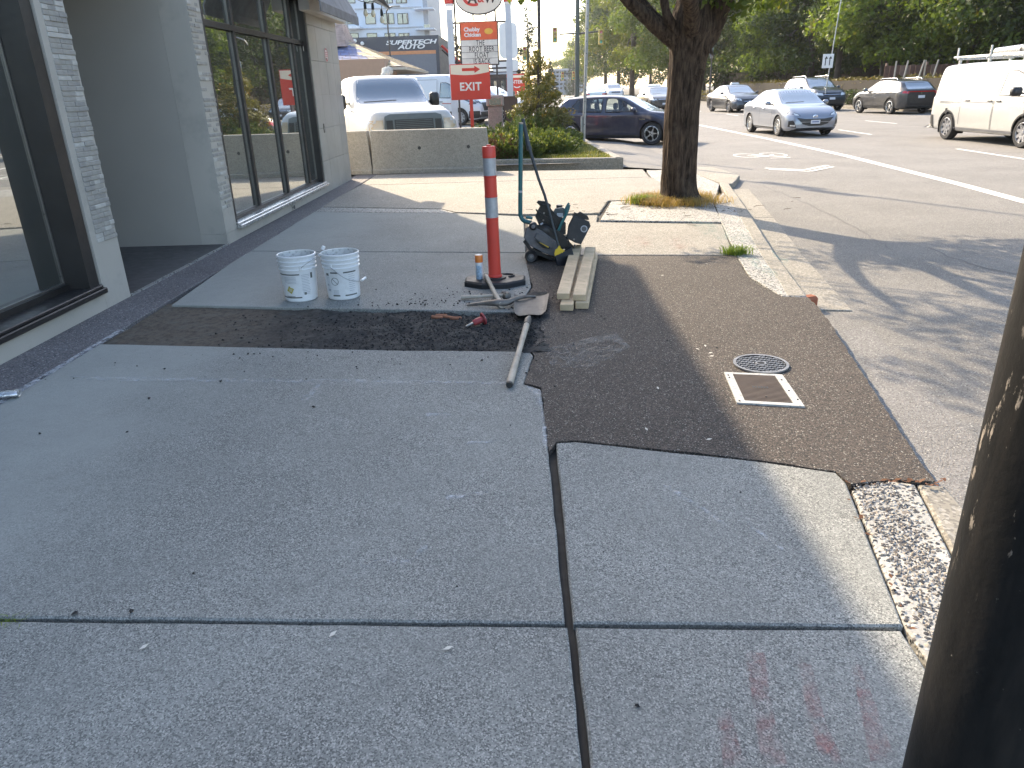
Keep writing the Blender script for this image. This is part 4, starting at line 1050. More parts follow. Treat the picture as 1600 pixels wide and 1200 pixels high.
slabpoly('yellow_stripe', [(842, 378), (844, 378.5), (858, 385.5), (857, 387)], -.167, -.163, m_yel, ch)
e_ = mp(852.5, 377.5, -.165); MB().lathe([(0, -.004), (.020, -.004), (.020, 0)], e_, 'Y', 16).xform(Matrix.Identity(4)).build('round_badge', m_linep, ch)
e_ = mp(846, 371.5, -.165); MB().lathe([(0, -.004), (.007, -.004), (.007, 0)], e_, 'Y', 10).build('bolt', m_blk, ch)
slabpoly('skid_frame', [(820, 374), (830, 387), (868, 404), (872, 402), (868, 408), (862, 407), (828, 393), (817, 378)], -.12, .28, m_blk)
slabpoly('main_body', [(821, 357), (832, 350), (848, 352), (878, 362), (886, 374), (888, 384), (876, 392), (850, 390), (826, 378)], -.10, .26, m_blk)
k_ = MB().lathe([(0, -.03), (.018, -.03), (.036, -.02), (.04, 0), (.04, .02)], mp(833, 353.5, -.14), 'Y', 24).build('pivot_knob', m_blk, mc_, smooth=30)
MB().lathe([(0, -.036), (.015, -.036), (.02, -.028)], mp(833, 353.5, -.14), 'Y', 16).build('pivot_cap', m_gry, k_)
# engine
slabpoly('engine_block', [(836, 338), (842, 325), (846, 318), (858, 319), (861, 326), (868, 334), (884, 348), (884, 366), (862, 372), (846, 360)], -.04, .22, m_blk)
slabpoly('air_filter', [(838, 316), (841, 313), (853, 314), (861, 320), (860, 327), (846, 324)], -.02, .14, m_blk)
rq = random.Random(8)
for i in range(9):                                      # cooling fins, bolts and levers
    c = mp(842 + i * 3.2, 334 + i * 2.2, -.05); MB().box(c, (.012, .03, .10 + .02 * rq.random()), Matrix.Rotation(-.55, 3, 'Y'), bev=.002).build('cooling_fin', m_blk, mc_)
for px, py in ((850, 333), (849, 344), (838, 352), (886, 375), (897, 374), (884, 368), (856, 352)):
    MB().lathe([(0, -.012), (.008, -.012), (.009, 0)], mp(px, py, -.06), 'Y', 8).build('bolt', m_steel, mc_)
MB().tube([mp(846, 357, -.07), mp(845, 350, -.08), mp(848, 349, -.07)], .009).build('pull_cord', m_linep, mc_)
MB().lathe([(0, -.05), (.03, -.05), (.06, -.035), (.075, 0), (.075, .03)], mp(852, 362, -.07), 'Y', 24).build('recoil_housing', m_blk, mc_, smooth=30)
MB().lathe([(0, -.03), (.04, -.03), (.055, -.01), (.06, .02)], mp(872, 347, -.02), 'Y', 20).build('muffler', m_blk, mc_, smooth=30)
en = slabpoly('fuel_tank', [(862, 334), (868, 325), (880, 324), (886, 330), (885, 339), (872, 338)], .0, .2, M('tank grey', (.07, .085, .09), .35))
slabpoly('tank_label', [(870, 333), (879.5, 333), (879.5, 339), (870, 339)], -.02, -.013, m_linep, en)
MB().lathe([(0, .03), (.03, .03), (.03, 0)], mp(874, 325, .1), 'Z', 14).build('fuel_cap', m_blk, en)
# black box on the right
bx_ = slabpoly('black_box', [(885, 372), (888, 352), (896, 336), (921, 346), (923, 353), (908, 382), (898, 379)], -.05, .18, M('box charcoal', (.026, .030, .036), .38, coat=.2, dirt=((.10, .10, .10), .25), scale=14))
slabpoly('box_lid', [(894, 338), (897, 331), (902, 333), (906, 330), (918, 337), (921, 343), (918, 344)], -.03, .14, m_blk, bx_)
e_ = mp(912.5, 357.5, -.066); MB().lathe([(0, -.004), (.033, -.004), (.033, .0)], e_, 'Y', 20).build('round_badge', m_linep, bx_)
MB().lathe([(0, -.006), (.024, -.006), (.024, -.003)], e_, 'Y', 20).build('badge_print', m_gry, bx_)
slabpoly('bracket', [(868, 372), (886, 366), (890, 378), (896, 384), (890, 390), (876, 388)], -.02, .12, m_blk)
# teal push bars
hd_ = catmull([mp(814, 192, .0), mp(813.5, 250, 0), mp(813, 325, 0), mp(814, 338, 0), mp(819, 345, -.02), mp(830, 348, -.04)], 5)
MB().tube(hd_, [.021] * (len(hd_) - 1) + [.025], 12).build('push_bar', m_teal2, mc_, smooth=60)
MB().tube([mp(814, 191.5), mp(814, 194)], .0225, 12).build('bar_plug', m_steel, mc_)
MB().tube([mp(813.3, 298, -.02), mp(813.3, 301, -.02)], .018, 8).build('bar_sticker', m_linep, mc_)
MB().tube([mp(822, 339, -.03), mp(832, 341, -.03)], .014, 8).build('locking_lever', m_teal2, mc_)
MB().tube(catmull([mp(868, 372, -.08), mp(876, 352, -.08), mp(884, 336, -.08), mp(890, 320, -.08)], 4), [.018] * 10 + [.017, .015, .013], 10, flat=.6).build('brace_bar', m_teal2, mc_, smooth=60)
MB().tube(catmull([mp(884, 332, -.07), mp(884, 326, -.06), mp(889, 317, -.05)], 4), .011, 8).build('brace_bar', m_teal2, mc_, smooth=60)
MB().tube(catmull([mp(898, 382, -.02), mp(897, 388, -.02), mp(901, 391, -.02), mp(903, 398, -.03), mp(897, 398, -.03)], 4), .007, 6).build('hose', m_steel, mc_)
# broom leaning against the machine
bo = G(884, 414)
t = thing('push_broom', 'broom with a yellow head and black bristles leaning on the paving machine', 'broom', (bo.x, bo.y, .0))
def bp_(px, py, dy=0.): return at(px, py, bo.y + dy) - bo
MB().tube([bp_(817, 186, .38), bp_(825, 225, .32), bp_(827.5, 234, .30)], [.016, .022, .026], 10).build('grip', M('broom grip', (.045, .05, .055), .5), t, smooth=60)
MB().tube([bp_(826, 228, .30), bp_(841, 278, .22), bp_(851, 305, .16), bp_(873, 386, -.02)], [.016, .0135, .013, .012], 10).build('handle', M('broom handle', (.035, .038, .037), .4), t, smooth=60)
a_ = [(866, 396), (868, 390), (871, 388), (872.5, 384), (875, 384), (876, 388), (880, 390), (884, 393), (878, 396), (867, 400)]
A_ = [bp_(x, y, -.03) for x, y in a_]; B_ = [bp_(x, y, .03) for x, y in a_]; n_ = len(a_)
MB().add(A_ + B_, [tuple(range(n_)), tuple(range(n_, 2 * n_))] + [(i, (i + 1) % n_, n_ + (i + 1) % n_, n_ + i) for i in range(n_)]).build('head', m_yel, t)
q0, q1, r0, r1 = bp_(867, 399), bp_(893, 386), bp_(872, 419), bp_(896, 405)
V = []; rb = np.random.default_rng(5)
for i in range(2600):
    u = rb.uniform(0, 1); d_ = rb.uniform(-.045, .045)
    p = q0.lerp(q1, u) + Vector((0, d_ * .7, 0)); e2 = r0.lerp(r1, min(1, max(0, u + rb.normal(0, .03)))) + Vector((rb.normal(0, .006), d_ * 1.3, rb.normal(0, .008)))
    if e2.z + bo.z < .004: e2.z = .004
    s_ = Vector((.0022, .0008, 0)); V.append([p - s_, p + s_, e2 + s_, e2 - s_])
raw_mesh('bristles', np.array([[list(a) for a in q] for q in V]), 4, M('black bristle', (.012, .012, .014), .5), t)
MB().add([q0 + Vector((.02, -.028, -.03)), q1 + Vector((-.01, -.028, -.03)), r1 + Vector((-.03, -.03, .03)), r0 + Vector((.03, -.03, .03)), q0 + Vector((.02, .028, -.03)), q1 + Vector((-.01, .028, -.03)), r1 + Vector((-.03, .03, .03)), r0 + Vector((.03, .03, .03))], [(0, 1, 2, 3), (4, 5, 6, 7), (0, 1, 5, 4), (1, 2, 6, 5), (2, 3, 7, 6), (3, 0, 4, 7)]).build('bristle_core', M('black bristle', (0, 0, 0)), t)
# brick chips in the trench
rq = random.Random(2)
for i, (px, py) in enumerate(((690, 497), (700, 498), (712, 499), (683, 499))):
    p_ = G(px, py, -.03); o = MB().box((0, 0, 0), (.09, .035, .02), bev=.006).build('brick_chip', M('brick chip', (.24, .10, .055), .9, var=.3, scale=20)); o.location = (p_.x, p_.y, tz(p_.x, p_.y) + .008); o.rotation_euler = (rq.uniform(-.2, .2), .1, rq.uniform(-.3, .3))
    tag(o, ('reddish brick chip second from the left in the trench', 'reddish brick chip second nearest the red chisel', 'reddish brick chip nearest the red chisel', 'leftmost reddish brick chip in the trench')[i], 'brick chip', 'reddish brick chips in the trench')
# ================================================================== VEHICLES
def interp(pts, x):
    if x <= pts[0][0]: return pts[0][1]
    for (a, b), (c, d) in zip(pts, pts[1:]):
        if x <= c: return b + (d - b) * (x - a) / max(1e-9, c - a)
    return pts[-1][1]
def smooth_prof(pts, n=10):
    c = catmull([(a, b, 0) for a, b in pts], n); out = []
    for p in c:
        if not out or p.x > out[-1][0] + 1e-4: out.append((p.x, p.y))
    return out
def paint(name, c, metal=.35):
    if name in _plain: return _plain[name]
    m, nt, bs = newmat(name); p = pos(nt)
    d = ramp(nt, noise(nt, p, 5, 6, .65), .35, .75, 0, .12)
    nt.links.new(mixc(nt, d, c, (.25, .23, .20)), bs.inputs['Base Color'])
    bs.inputs['Metallic'].default_value = metal; bs.inputs['Roughness'].default_value = .32
    bs.inputs['Coat Weight'].default_value = .8; bs.inputs['Coat Roughness'].default_value = .05
    _plain[name] = m; return m
m_tyre = M('tyre rubber', (.022, .022, .023), .85, var=.2)
m_rim = M('alloy rim', (.55, .55, .54), .3, .8, var=.08)
m_rimd = M('grey steel rim', (.28, .28, .29), .4, .7, var=.1)
m_cglass = glassmat('car glass', (.018, .022, .025), .33)
m_clear = clearglass('clear car glass')
m_trim = M('black car trim', (.016, .016, .017), .4, var=.15)
m_under = M('wheel arch black', (.008, .008, .008), .9)
m_lamp = M('headlight glass', (.62, .64, .64), .1, .2, var=.15, scale=20, coat=1.)
m_lampd = M('headlight dark', (.10, .11, .12), .12, coat=1.)
m_red = M('tail light red', (.45, .012, .012), .18, coat=1.)
m_plate = M('number plate', (.62, .63, .66), .4, var=.08, scale=30)
m_chrome = M('chrome', (.7, .7, .7), .15, 1.)
m_seat = M('seat cloth', (.03, .03, .032), .9)

def wheel(parent, c, r, wd, side, spokes, rim_m, style, name='wheel'):
    """tyre with a spoked rim; side = +1 for the left flank"""
    w_ = MB().lathe([(r * .66, -wd / 2 + .01), (r * .72, -wd / 2), (r * .93, -wd / 2 + .005), (r, -wd / 2 + .035), (r, wd / 2 - .035), (r * .93, wd / 2 - .005), (r * .72, wd / 2), (r * .66, wd / 2 - .01)], (0, 0, 0), 'Y', 36).build(name, m_tyre, parent, smooth=40)
    w_.location = c
    y = side * (wd / 2 - .012)
    s = side
    MB().lathe([(r * .66, y - s * .12), (r * .60, y - s * .02), (r * .645, y + s * .012), (r * .70, y + s * .006), (r * .705, y - s * .01)], (0, 0, 0), 'Y', 36).build('rim', rim_m, w_, smooth=40)
    MB().lathe([(0, y - s * .10), (r * .64, y - s * .10)], (0, 0, 0), 'Y', 24).build('brake_disc', m_under, w_)
    mb = MB()
    for k in range(spokes):
        a = 2 * math.pi * k / spokes + .3; Q = Matrix.Rotation(a, 4, 'Y')
        if style == 'fork':
            pts = [(-.07, .14), (-.02, .5), (-.16, .65), (-.05, .66), (.0, .56), (.05, .66), (.16, .65), (.02, .5), (.07, .14)]
        elif style == 'steel':
            pts = [(-.14, .16), (-.10, .64), (.10, .64), (.14, .16)]
        else:
            pts = [(-.055, .12), (-.045, .64), (.045, .64), (.055, .12)]
        P = [(u * r, v * r) for u, v in pts]
        vs_ = [Q @ Vector((u, y + s * (.002 if v > r * .4 else -.008), v)) for u, v in P] + [Q @ Vector((u * 1.1, y - s * .05, v)) for u, v in P]
        n_ = len(P); mb.add(vs_, [(i, (i + 1) % n_, n_ + (i + 1) % n_, n_ + i) for i in range(n_)] + [tuple(range(n_)), tuple(range(n_, 2 * n_))])
    mb.lathe([(0, y + s * .004), (r * .14, y + s * .002), (r * .2, y - s * .03)], (0, 0, 0), 'Y', 16)
    mb.build('spokes', rim_m, w_, smooth=30)
    return w_

def car(name, label, cat, loc, heading, sp, group=None, scale=1.):
    L, W, Hh = sp['L'], sp['W'], sp['H']; body_m = sp['paint']
    t = thing(name, label, cat, loc, math.atan2(heading[1], heading[0]), group)   # local +x = forward, +y = left
    t.scale = (scale,) * 3
    top = smooth_prof(sp['top'], 8); belt = sp['belt']; rr = sp.get('roofw', .78); zb0 = sp.get('zb', .19)
    fo, wb, wr = sp['fo'], sp['wb'], sp['wr']
    xf, xr = L - fo, L - fo - wb
    ra = wr + .055
    dn = sp.get('round', .55); pk = sp.get('taper', .26)
    def W2(s):
        k = 0
        if s < dn: k = ((dn - s) / dn) ** 2.6
        if s > L - dn: k = ((s - L + dn) / dn) ** 2.4
        return W / 2 * (1 - pk * k)
    def section(s):
        zt = interp(top, s); zb = zb0 + .10 * max(0, (s - L + .35) / .35) ** 2 + .12 * max(0, (.35 - s) / .35) ** 2
        zl = min(interp(belt, s), zt - .03); w2 = W2(s)
        g = min(1, max(0, (zt - zl - .03) / max(.05, Hh - interp(belt, s) - .03)))
        wr_ = w2 * (.90 * (1 - g) + rr * g)
        c = [(w2 * .90, zb), (w2 * .965, zb + .07), (w2, zb + .42 * (zl - zb)), (w2 * .995, zl - .10), (w2 * .955, zl), (w2 * .93 * (1 - g) + (wr_ + .02) * g, zl * .99 + (zt - zl) * (.0 + .72 * g) + .004), (wr_ * .90, zt - .035 * g - .004), (wr_ * .5, zt - .004), (0, zt)]
        return [(p.x, p.y) for p in catmull([(a, b, 0) for a, b in c], 4)]
    ns = int(L / .045); st = [0.0, .012, .03] + [.045 + (L - .09) * i / ns for i in range(ns + 1)] + [L - .03, L - .012, L]
    V = []; K = None
    for s in st:
        sec = section(s)
        if K is None: K = len(sec)
        V += [(s - L / 2, y, z) for y, z in sec] + [(s - L / 2, -y, z) for y, z in sec[-2::-1]]
    Q = 2 * K - 1; FF = []
    for i in range(len(st) - 1):
        for k in range(Q - 1): FF.append((i * Q + k, i * Q + k + 1, (i + 1) * Q + k + 1, (i + 1) * Q + k))
        FF.append((i * Q + Q - 1, i * Q, (i + 1) * Q, (i + 1) * Q + Q - 1))
    FF += [tuple(range(Q)), tuple((len(st) - 1) * Q + k for k in range(Q))]
    bvh = BVHTree.FromPolygons([Vector(v) for v in V], FF)
    # cut the wheel openings (and the windows of see-through cars)
    keep = []; cx = (xf - L / 2, xr - L / 2)
    wins = sp.get('windows', [])
    def inpoly(x, z, poly):
        c = False; n_ = len(poly)
        for i in range(n_):
            (x1, z1), (x2, z2) = poly[i], poly[i - 1]
            if (z1 > z) != (z2 > z) and x < (x2 - x1) * (z - z1) / (z2 - z1) + x1: c = not c
        return c
    for f_ in FF:
        c = sum((Vector(V[i]) for i in f_), Vector()) / len(f_)
        if len(f_) == 4 and abs(c.y) > W * .30 and any((c.x - x) ** 2 + (c.z - wr) ** 2 < ra * ra for x in cx): continue
        if sp.get('open') and len(f_) == 4 and abs(c.y) > W * .25 and any(inpoly(c.x + L / 2, c.z, pw) for pw in wins): continue
        keep.append(f_)
    VV = [Vector(v) for v in V]
    edge = {}
    for f_ in keep:
        for i in range(len(f_)):
            e = tuple(sorted((f_[i], f_[i - 1]))); edge[e] = edge.get(e, 0) + 1
    for e, n_ in edge.items():
        if n_ == 1:
            for i in e:
                v = VV[i]
                for x in cx:
                    d = math.hypot(v.x - x, v.z - wr)
                    if .6 * ra < d < 1.35 * ra and v.z > zb0 + .06 and abs(v.y) > W * .3:
                        v.x = x + (v.x - x) * ra / d; v.z = wr + (v.z - wr) * ra / d
    mb = MB(); mb.v = [tuple(v) for v in VV]; mb.f = keep
    body = mb.build('body', body_m, t, smooth=38)
    def hit(o, d):
        h = bvh.ray_cast(Vector(o), Vector(d)); return h[0], h[1]
    def patch(pname, poly, view, mat, off_=.006, parent=t, sub=3, back=None):
        """outline drawn on one side view, wrapped onto the body. view: L,R (s,z)  F,B (y,z)  T (s,y)"""
        bm = bmesh.new(); vs_ = []
        P = []
        n_ = len(poly)
        for i in range(n_):
            a, b = Vector(poly[i]), Vector(poly[(i + 1) % n_]); k = max(1, int((b - a).length / .09))
            for j in range(k): P.append(a.lerp(b, j / k))
        for p in P: vs_.append(bm.verts.new((p.x, p.y, 0)))
        f_ = bm.faces.new(vs_); bmesh.ops.triangulate(bm, faces=[f_])
        for _ in range(sub):
            lg = [e for e in bm.edges if e.calc_length() > .12]
            if not lg: break
            bmesh.ops.subdivide_edges(bm, edges=lg, cuts=1); bmesh.ops.triangulate(bm, faces=[q for q in bm.faces if len(q.verts) > 3])
        ok = 0; last = None
        for v in bm.verts:
            a, b = v.co.x, v.co.y
            if view in 'LR': s_ = 1 if view == 'L' else -1; o_, d_ = (a - L / 2, 3 * s_, b), (0, -s_, 0)
            elif view == 'F': o_, d_ = (L, a, b), (-1, 0, 0)
            elif view == 'B': o_, d_ = (-L, a, b), (1, 0, 0)
            else: o_, d_ = (a - L / 2, b, 4), (0, 0, -1)
            h, nr = hit(o_, d_)
            if h is None: h = last if last is not None else Vector(o_) + Vector(d_) * 2; nr = -Vector(d_)
            v.co = h - Vector(d_) * off_; last = h
        me = bpy.data.meshes.new(pname); bm.normal_update(); bm.to_mesh(me); bm.free(); me.materials.append(mat)
        me.polygons.foreach_set('use_smooth', [True] * len(me.polygons))
        o = bpy.data.objects.new(pname, me); col.objects.link(o); o.parent = parent; return o
    def ring(pname, poly, inset, view, mat, off_=.008, parent=t):
        """band of trim round an outline"""
        c = sum((Vector(p) for p in poly), Vector((0, 0))) / len(poly); A = []; B = []
        n_ = len(poly)
        for i in range(n_):
            a, b = Vector(poly[i]), Vector(poly[(i + 1) % n_]); k = max(1, int((b - a).length / .08))
            for j in range(k):
                p = a.lerp(b, j / k); A.append(p + (p - c).normalized() * .012); B.append(p - (p - c).normalized() * inset)
        mb_ = MB(); P = []
        for p in A + B:
            s_ = 1 if view == 'L' else -1
            h, _ = hit((p.x - L / 2, 3 * s_, p.y), (0, -s_, 0)); h = h or Vector((p.x - L / 2, W / 2 * s_, p.y)); P.append(h + Vector((0, s_ * off_, 0)))
        k = len(A); mb_.add(P, [(i, (i + 1) % k, k + (i + 1) % k, k + i) for i in range(k)])
        return mb_.build(pname, mat, parent)
    gm = m_clear if sp.get('open') else m_cglass
    for v_ in 'LR':
        for pw in wins:
            wn = patch('side_window', pw, v_, gm, .004 if sp.get('open') else .006)
            ring('window_trim', pw, .022, v_, m_trim, .009, wn)
        for a, b in sp.get('door_lines', []):
            d = (Vector(b) - Vector(a)).normalized() * .006; nn = Vector((-d.y, d.x))
            patch('door_seam', [Vector(a) + nn, Vector(b) + nn, Vector(b) - nn, Vector(a) - nn], v_, m_trim, .003)
        for s_, z_ in sp.get('handles', []):
            sg = 1 if v_ == 'L' else -1; h, _ = hit((s_ - L / 2, 3 * sg, z_), (0, -sg, 0))
            if h: MB().box(h + Vector((0, sg * .015, 0)), (.17, .035, .03), bev=.01).build('door_handle', sp.get('handle_m', body_m), t)
        # lip of each wheel opening and the dark liner behind it
        for x in cx:
            sg = 1 if v_ == 'L' else -1; A = []; n_ = 22
            for r_ in (ra - .012, ra + sp.get('lip', .03)):
                for k in range(n_ + 1):
                    a = R(-14 + 208 * k / n_); px_, pz_ = x + r_ * math.cos(a), wr + r_ * math.sin(a)
                    rx, rz = x + (ra + .05) * math.cos(a), max(zb0 + .02, wr + (ra + .05) * math.sin(a))
                    h, _ = hit((rx, 3 * sg, rz), (0, -sg, 0)); yy = h.y if h else W2(rx + L / 2) * sg
                    A.append((px_, yy + sg * .006, max(.13, pz_)))
            MB().add(A, [(k, k + 1, n_ + 2 + k, n_ + 1 + k) for k in range(n_)]).build('wheel_arch', sp.get('arch_m', body_m), t)
            mb_ = MB(); B = []
            for yy in (W / 2 * .985, W / 2 - .30):
                for k in range(n_ + 1):
                    a = R(-25 + 230 * k / n_); B.append((x + ra * math.cos(a), sg * yy, wr + ra * math.sin(a)))
            mb_.add(B + [(x, sg * (W / 2 - .30), wr)], [(k, k + 1, n_ + 2 + k, n_ + 1 + k) for k in range(n_)] + [(n_ + 1 + k, n_ + 2 + k, 2 * n_ + 2) for k in range(n_)])
            mb_.build('arch_liner', m_under, t)
            wheel(t, Vector((x, sg * (W / 2 - .115), wr)), wr, .215, sg, sp.get('spokes', 5), sp.get('rim_m', m_rim), sp.get('wstyle', 'plain'))
        # mirror
        mx, mz = sp['mirror']; sg = 1 if v_ == 'L' else -1; h, _ = hit((mx - L / 2, 3 * sg, mz), (0, -sg, 0))
        if h:
            ms_ = sp.get('mirror_s', (.12, .20, .13))
            mi = MB().box(h + Vector((0, sg * (.10 + ms_[1] * .4), .02)), ms_, bev=.045).build('door_mirror', sp.get('mirror_m', body_m), t, smooth=60)
            MB().box(h + Vector((0, sg * .06, -.02)), (.05, .14, .04), bev=.01).build('mirror_arm', m_trim, mi)
            MB().box(h + Vector((-ms_[0] / 2 - .004, sg * (.10 + ms_[1] * .4), .02)), (.004, ms_[1] * .8, ms_[2] * .75)).build('mirror_glass', m_cglass, mi)
    # windscreen and rear window
    def screen(pname, key, view):
        if key not in sp: return
        z0, z1, wlo, whi = sp[key]
        return patch(pname, [(-wlo, z0), (wlo, z0), (whi, z1), (whi * .5, z1 + .02), (-whi * .5, z1 + .02), (-whi, z1)], view, m_cglass if not sp.get('open') else m_cglass, .006)
    sc = screen('windscreen', 'ws', 'F'); screen('rear_window', 'rw', 'B')
    if sc:
        z0, z1, wlo, whi = sp['ws']
        patch('wiper', [(-wlo * .8, z0 + .02), (wlo * .1, z0 + .045), (wlo * .1, z0 + .06), (-wlo * .8, z0 + .04)], 'F', m_trim, .02, sc)
    for nm_, view, poly, mt_, of_ in sp.get('patches', []):
        if view == 'S':
            for v_ in 'LR': patch(nm_, poly, v_, mt_, of_)
        elif view in ('FF', 'BB'):                        # mirrored left and right
            for q in (1, -1): patch(nm_, [(a * q, b) for a, b in poly], view[0], mt_, of_)
        else: patch(nm_, poly, view, mt_, of_)
    # dark floor pan
    MB().box((0, 0, zb0 + .02), (L * .9, W * .78, .06)).build('floor_pan', m_under, t)
    t['_dims'] = (L, W, Hh)
    return t, hit
def place(pf, heading, sp, side=1, z=ROAD, scale=1.):
    """origin of a car whose front wheel on that side touches the ground at pixel pf"""
    g = G(pf[0], pf[1], z); h = Vector((heading[0], heading[1])).normalized(); left = Vector((-h.y, h.x))
    d = (sp['L'] / 2 - sp['fo']) * scale
    c = Vector((g.x, g.y)) - h * d - left * side * (sp['W'] / 2 - .02) * scale
    return (c.x, c.y, z), (h.x, h.y)

def sedan(paint_m, **k):
    d = dict(L=4.6, W=1.78, H=1.46, fo=.93, wb=2.66, wr=.325, paint=paint_m,
        top=[(0, .55), (.02, .88), (.07, 1.00), (.6, 1.075), (.75, 1.10), (1.45, 1.39), (1.95, 1.455), (2.35, 1.455), (2.72, 1.39), (3.48, 1.01), (4.05, .90), (4.38, .76), (4.54, .62), (4.6, .44)],
        belt=[(0, .93), (1, .97), (2.6, .93), (3.6, .90), (4.6, .60)], roofw=.76,
        windows=[[(1.12, 1.06), (1.98, 1.0), (1.98, 1.36), (1.62, 1.345)], [(2.04, 1.0), (3.1, .965), (2.98, 1.02), (2.62, 1.32), (2.42, 1.375), (2.04, 1.365)]],
        ws=(1.0, 1.40, .70, .56), rw=(1.10, 1.36, .62, .52), mirror=(3.0, 1.0), handles=[(1.45, .86), (2.35, .84)],
        door_lines=[((2.01, .3), (2.01, .98)), ((3.12, .35), (3.12, .92)), ((1.2, .6), (1.12, 1.02))],
        patches=[('headlight', 'FF', [(.50, .66), (.83, .74), (.80, .83), (.56, .74)], m_lamp, .01),
                 ('grille', 'F', [(-.42, .48), (.42, .48), (.50, .66), (-.50, .66)], m_trim, .008),
                 ('lower_grille', 'F', [(-.62, .27), (.62, .27), (.66, .40), (-.66, .40)], m_trim, .008),
                 ('number_plate', 'F', [(-.15, .44), (.15, .44), (.15, .55), (-.15, .55)], m_plate, .03),
                 ('tail_light', 'BB', [(.45, .78), (.80, .80), (.80, .92), (.48, .90)], m_red, .01),
                 ('sill_strip', 'S', [(1.3, .235), (3.3, .235), (3.3, .27), (1.3, .27)], m_trim, .004)])
    d.update(k); return d

# ---- navy hatchback leaving the lot
p_navy = paint('deep navy paint', (.008, .014, .040), .15)
sp_h = sedan(p_navy, L=4.27, W=1.80, H=1.45, fo=.86, wb=2.63, wr=.325, open=True,
    top=[(0, .55), (.02, .80), (.06, .98), (.16, 1.06), (.42, 1.28), (.58, 1.39), (.72, 1.41), (1.3, 1.445), (1.9, 1.45), (2.3, 1.42), (2.55, 1.34), (3.22, 1.0), (3.75, .92), (4.05, .80), (4.2, .66), (4.27, .46)],
    belt=[(0, .93), (1, .955), (2.6, .925), (3.4, .90), (4.27, .60)], roofw=.79,
    windows=[[(.72, 1.04), (1.06, .985), (1.06, 1.335), (.98, 1.33)], [(1.10, .985), (1.80, .965), (1.80, 1.355), (1.10, 1.34)], [(1.92, .965), (2.98, .955), (2.90, 1.0), (2.52, 1.24), (2.30, 1.335), (1.92, 1.355)]],
    ws=(1.0, 1.38, .72, .60), rw=(1.08, 1.36, .60, .53), mirror=(2.86, .99), handles=[(1.28, .86), (2.22, .84)], mirror_s=(.14, .20, .14),
    door_lines=[((1.86, .3), (1.86, .95)), ((2.98, .35), (3.02, .92)), ((.98, .62), (1.02, .95))], spokes=5, wstyle='fork', lip=.02,
    patches=[('headlight', 'FF', [(.46, .66), (.82, .70), (.80, .80), (.50, .74)], m_lamp, .01), ('grille', 'F', [(-.5, .62), (.5, .62), (.48, .70), (-.48, .70)], m_trim, .008), ('lower_grille', 'F', [(-.62, .28), (.62, .28), (.66, .46), (-.66, .46)], m_trim, .008),
             ('tail_light', 'BB', [(.52, .84), (.9, .84), (.9, .98), (.55, .98)], m_red, .012), ('side_tail_light', 'S', [(.05, .82), (.34, .84), (.27, .97), (.06, .97)], m_red, .012),
             ('rear_bumper_plate', 'B', [(-.26, .60), (.26, .60), (.26, .72), (-.26, .72)], m_plate, .02),
             ('sill_strip', 'S', [(1.0, .235), (3.0, .235), (3.0, .29), (1.0, .29)], m_trim, .004), ('fender_badge', 'S', [(3.02, .73), (3.2, .73), (3.2, .75), (3.02, .75)], m_chrome, .004),
             ('roof_spoiler', 'T', [(.52, -.55), (.52, .55), (.70, .58), (.70, -.58)], m_trim, .012), ('crease', 'S', [(.9, .80), (2.9, .775), (2.9, .787), (.9, .812)], m_trim, .002)])
loc, hd = place((1017, 227), (.90, -.43), sp_h, -1, -.115)
hatch, _ = car('hatchback_car', 'dark navy five door hatchback seen side on behind the bare sign pole', 'car', loc, hd, sp_h)
hatch.rotation_euler[0] = R(-.6)
for y in (.38, -.38):
    for s in (2.15, 1.25):
        MB().box((s - 2.135, y, .72), (.18, .48, .62), Matrix.Rotation(-.2, 3, 'Y'), bev=.06).box((s - 2.2, y, 1.12), (.10, .26, .19), bev=.04).build('seat', m_seat, hatch)
MB().box((.78, 0, .86), (.5, 1.45, .16), bev=.05).build('dashboard', m_seat, hatch)
MB().lathe([(.165, -.012), (.185, 0), (.165, .012), (.150, 0)], n=24, close=True, mat=Matrix.Rotation(-1.15, 3, 'Y'), o=(.50, .36, .92)).build('steering_wheel', m_seat, hatch)

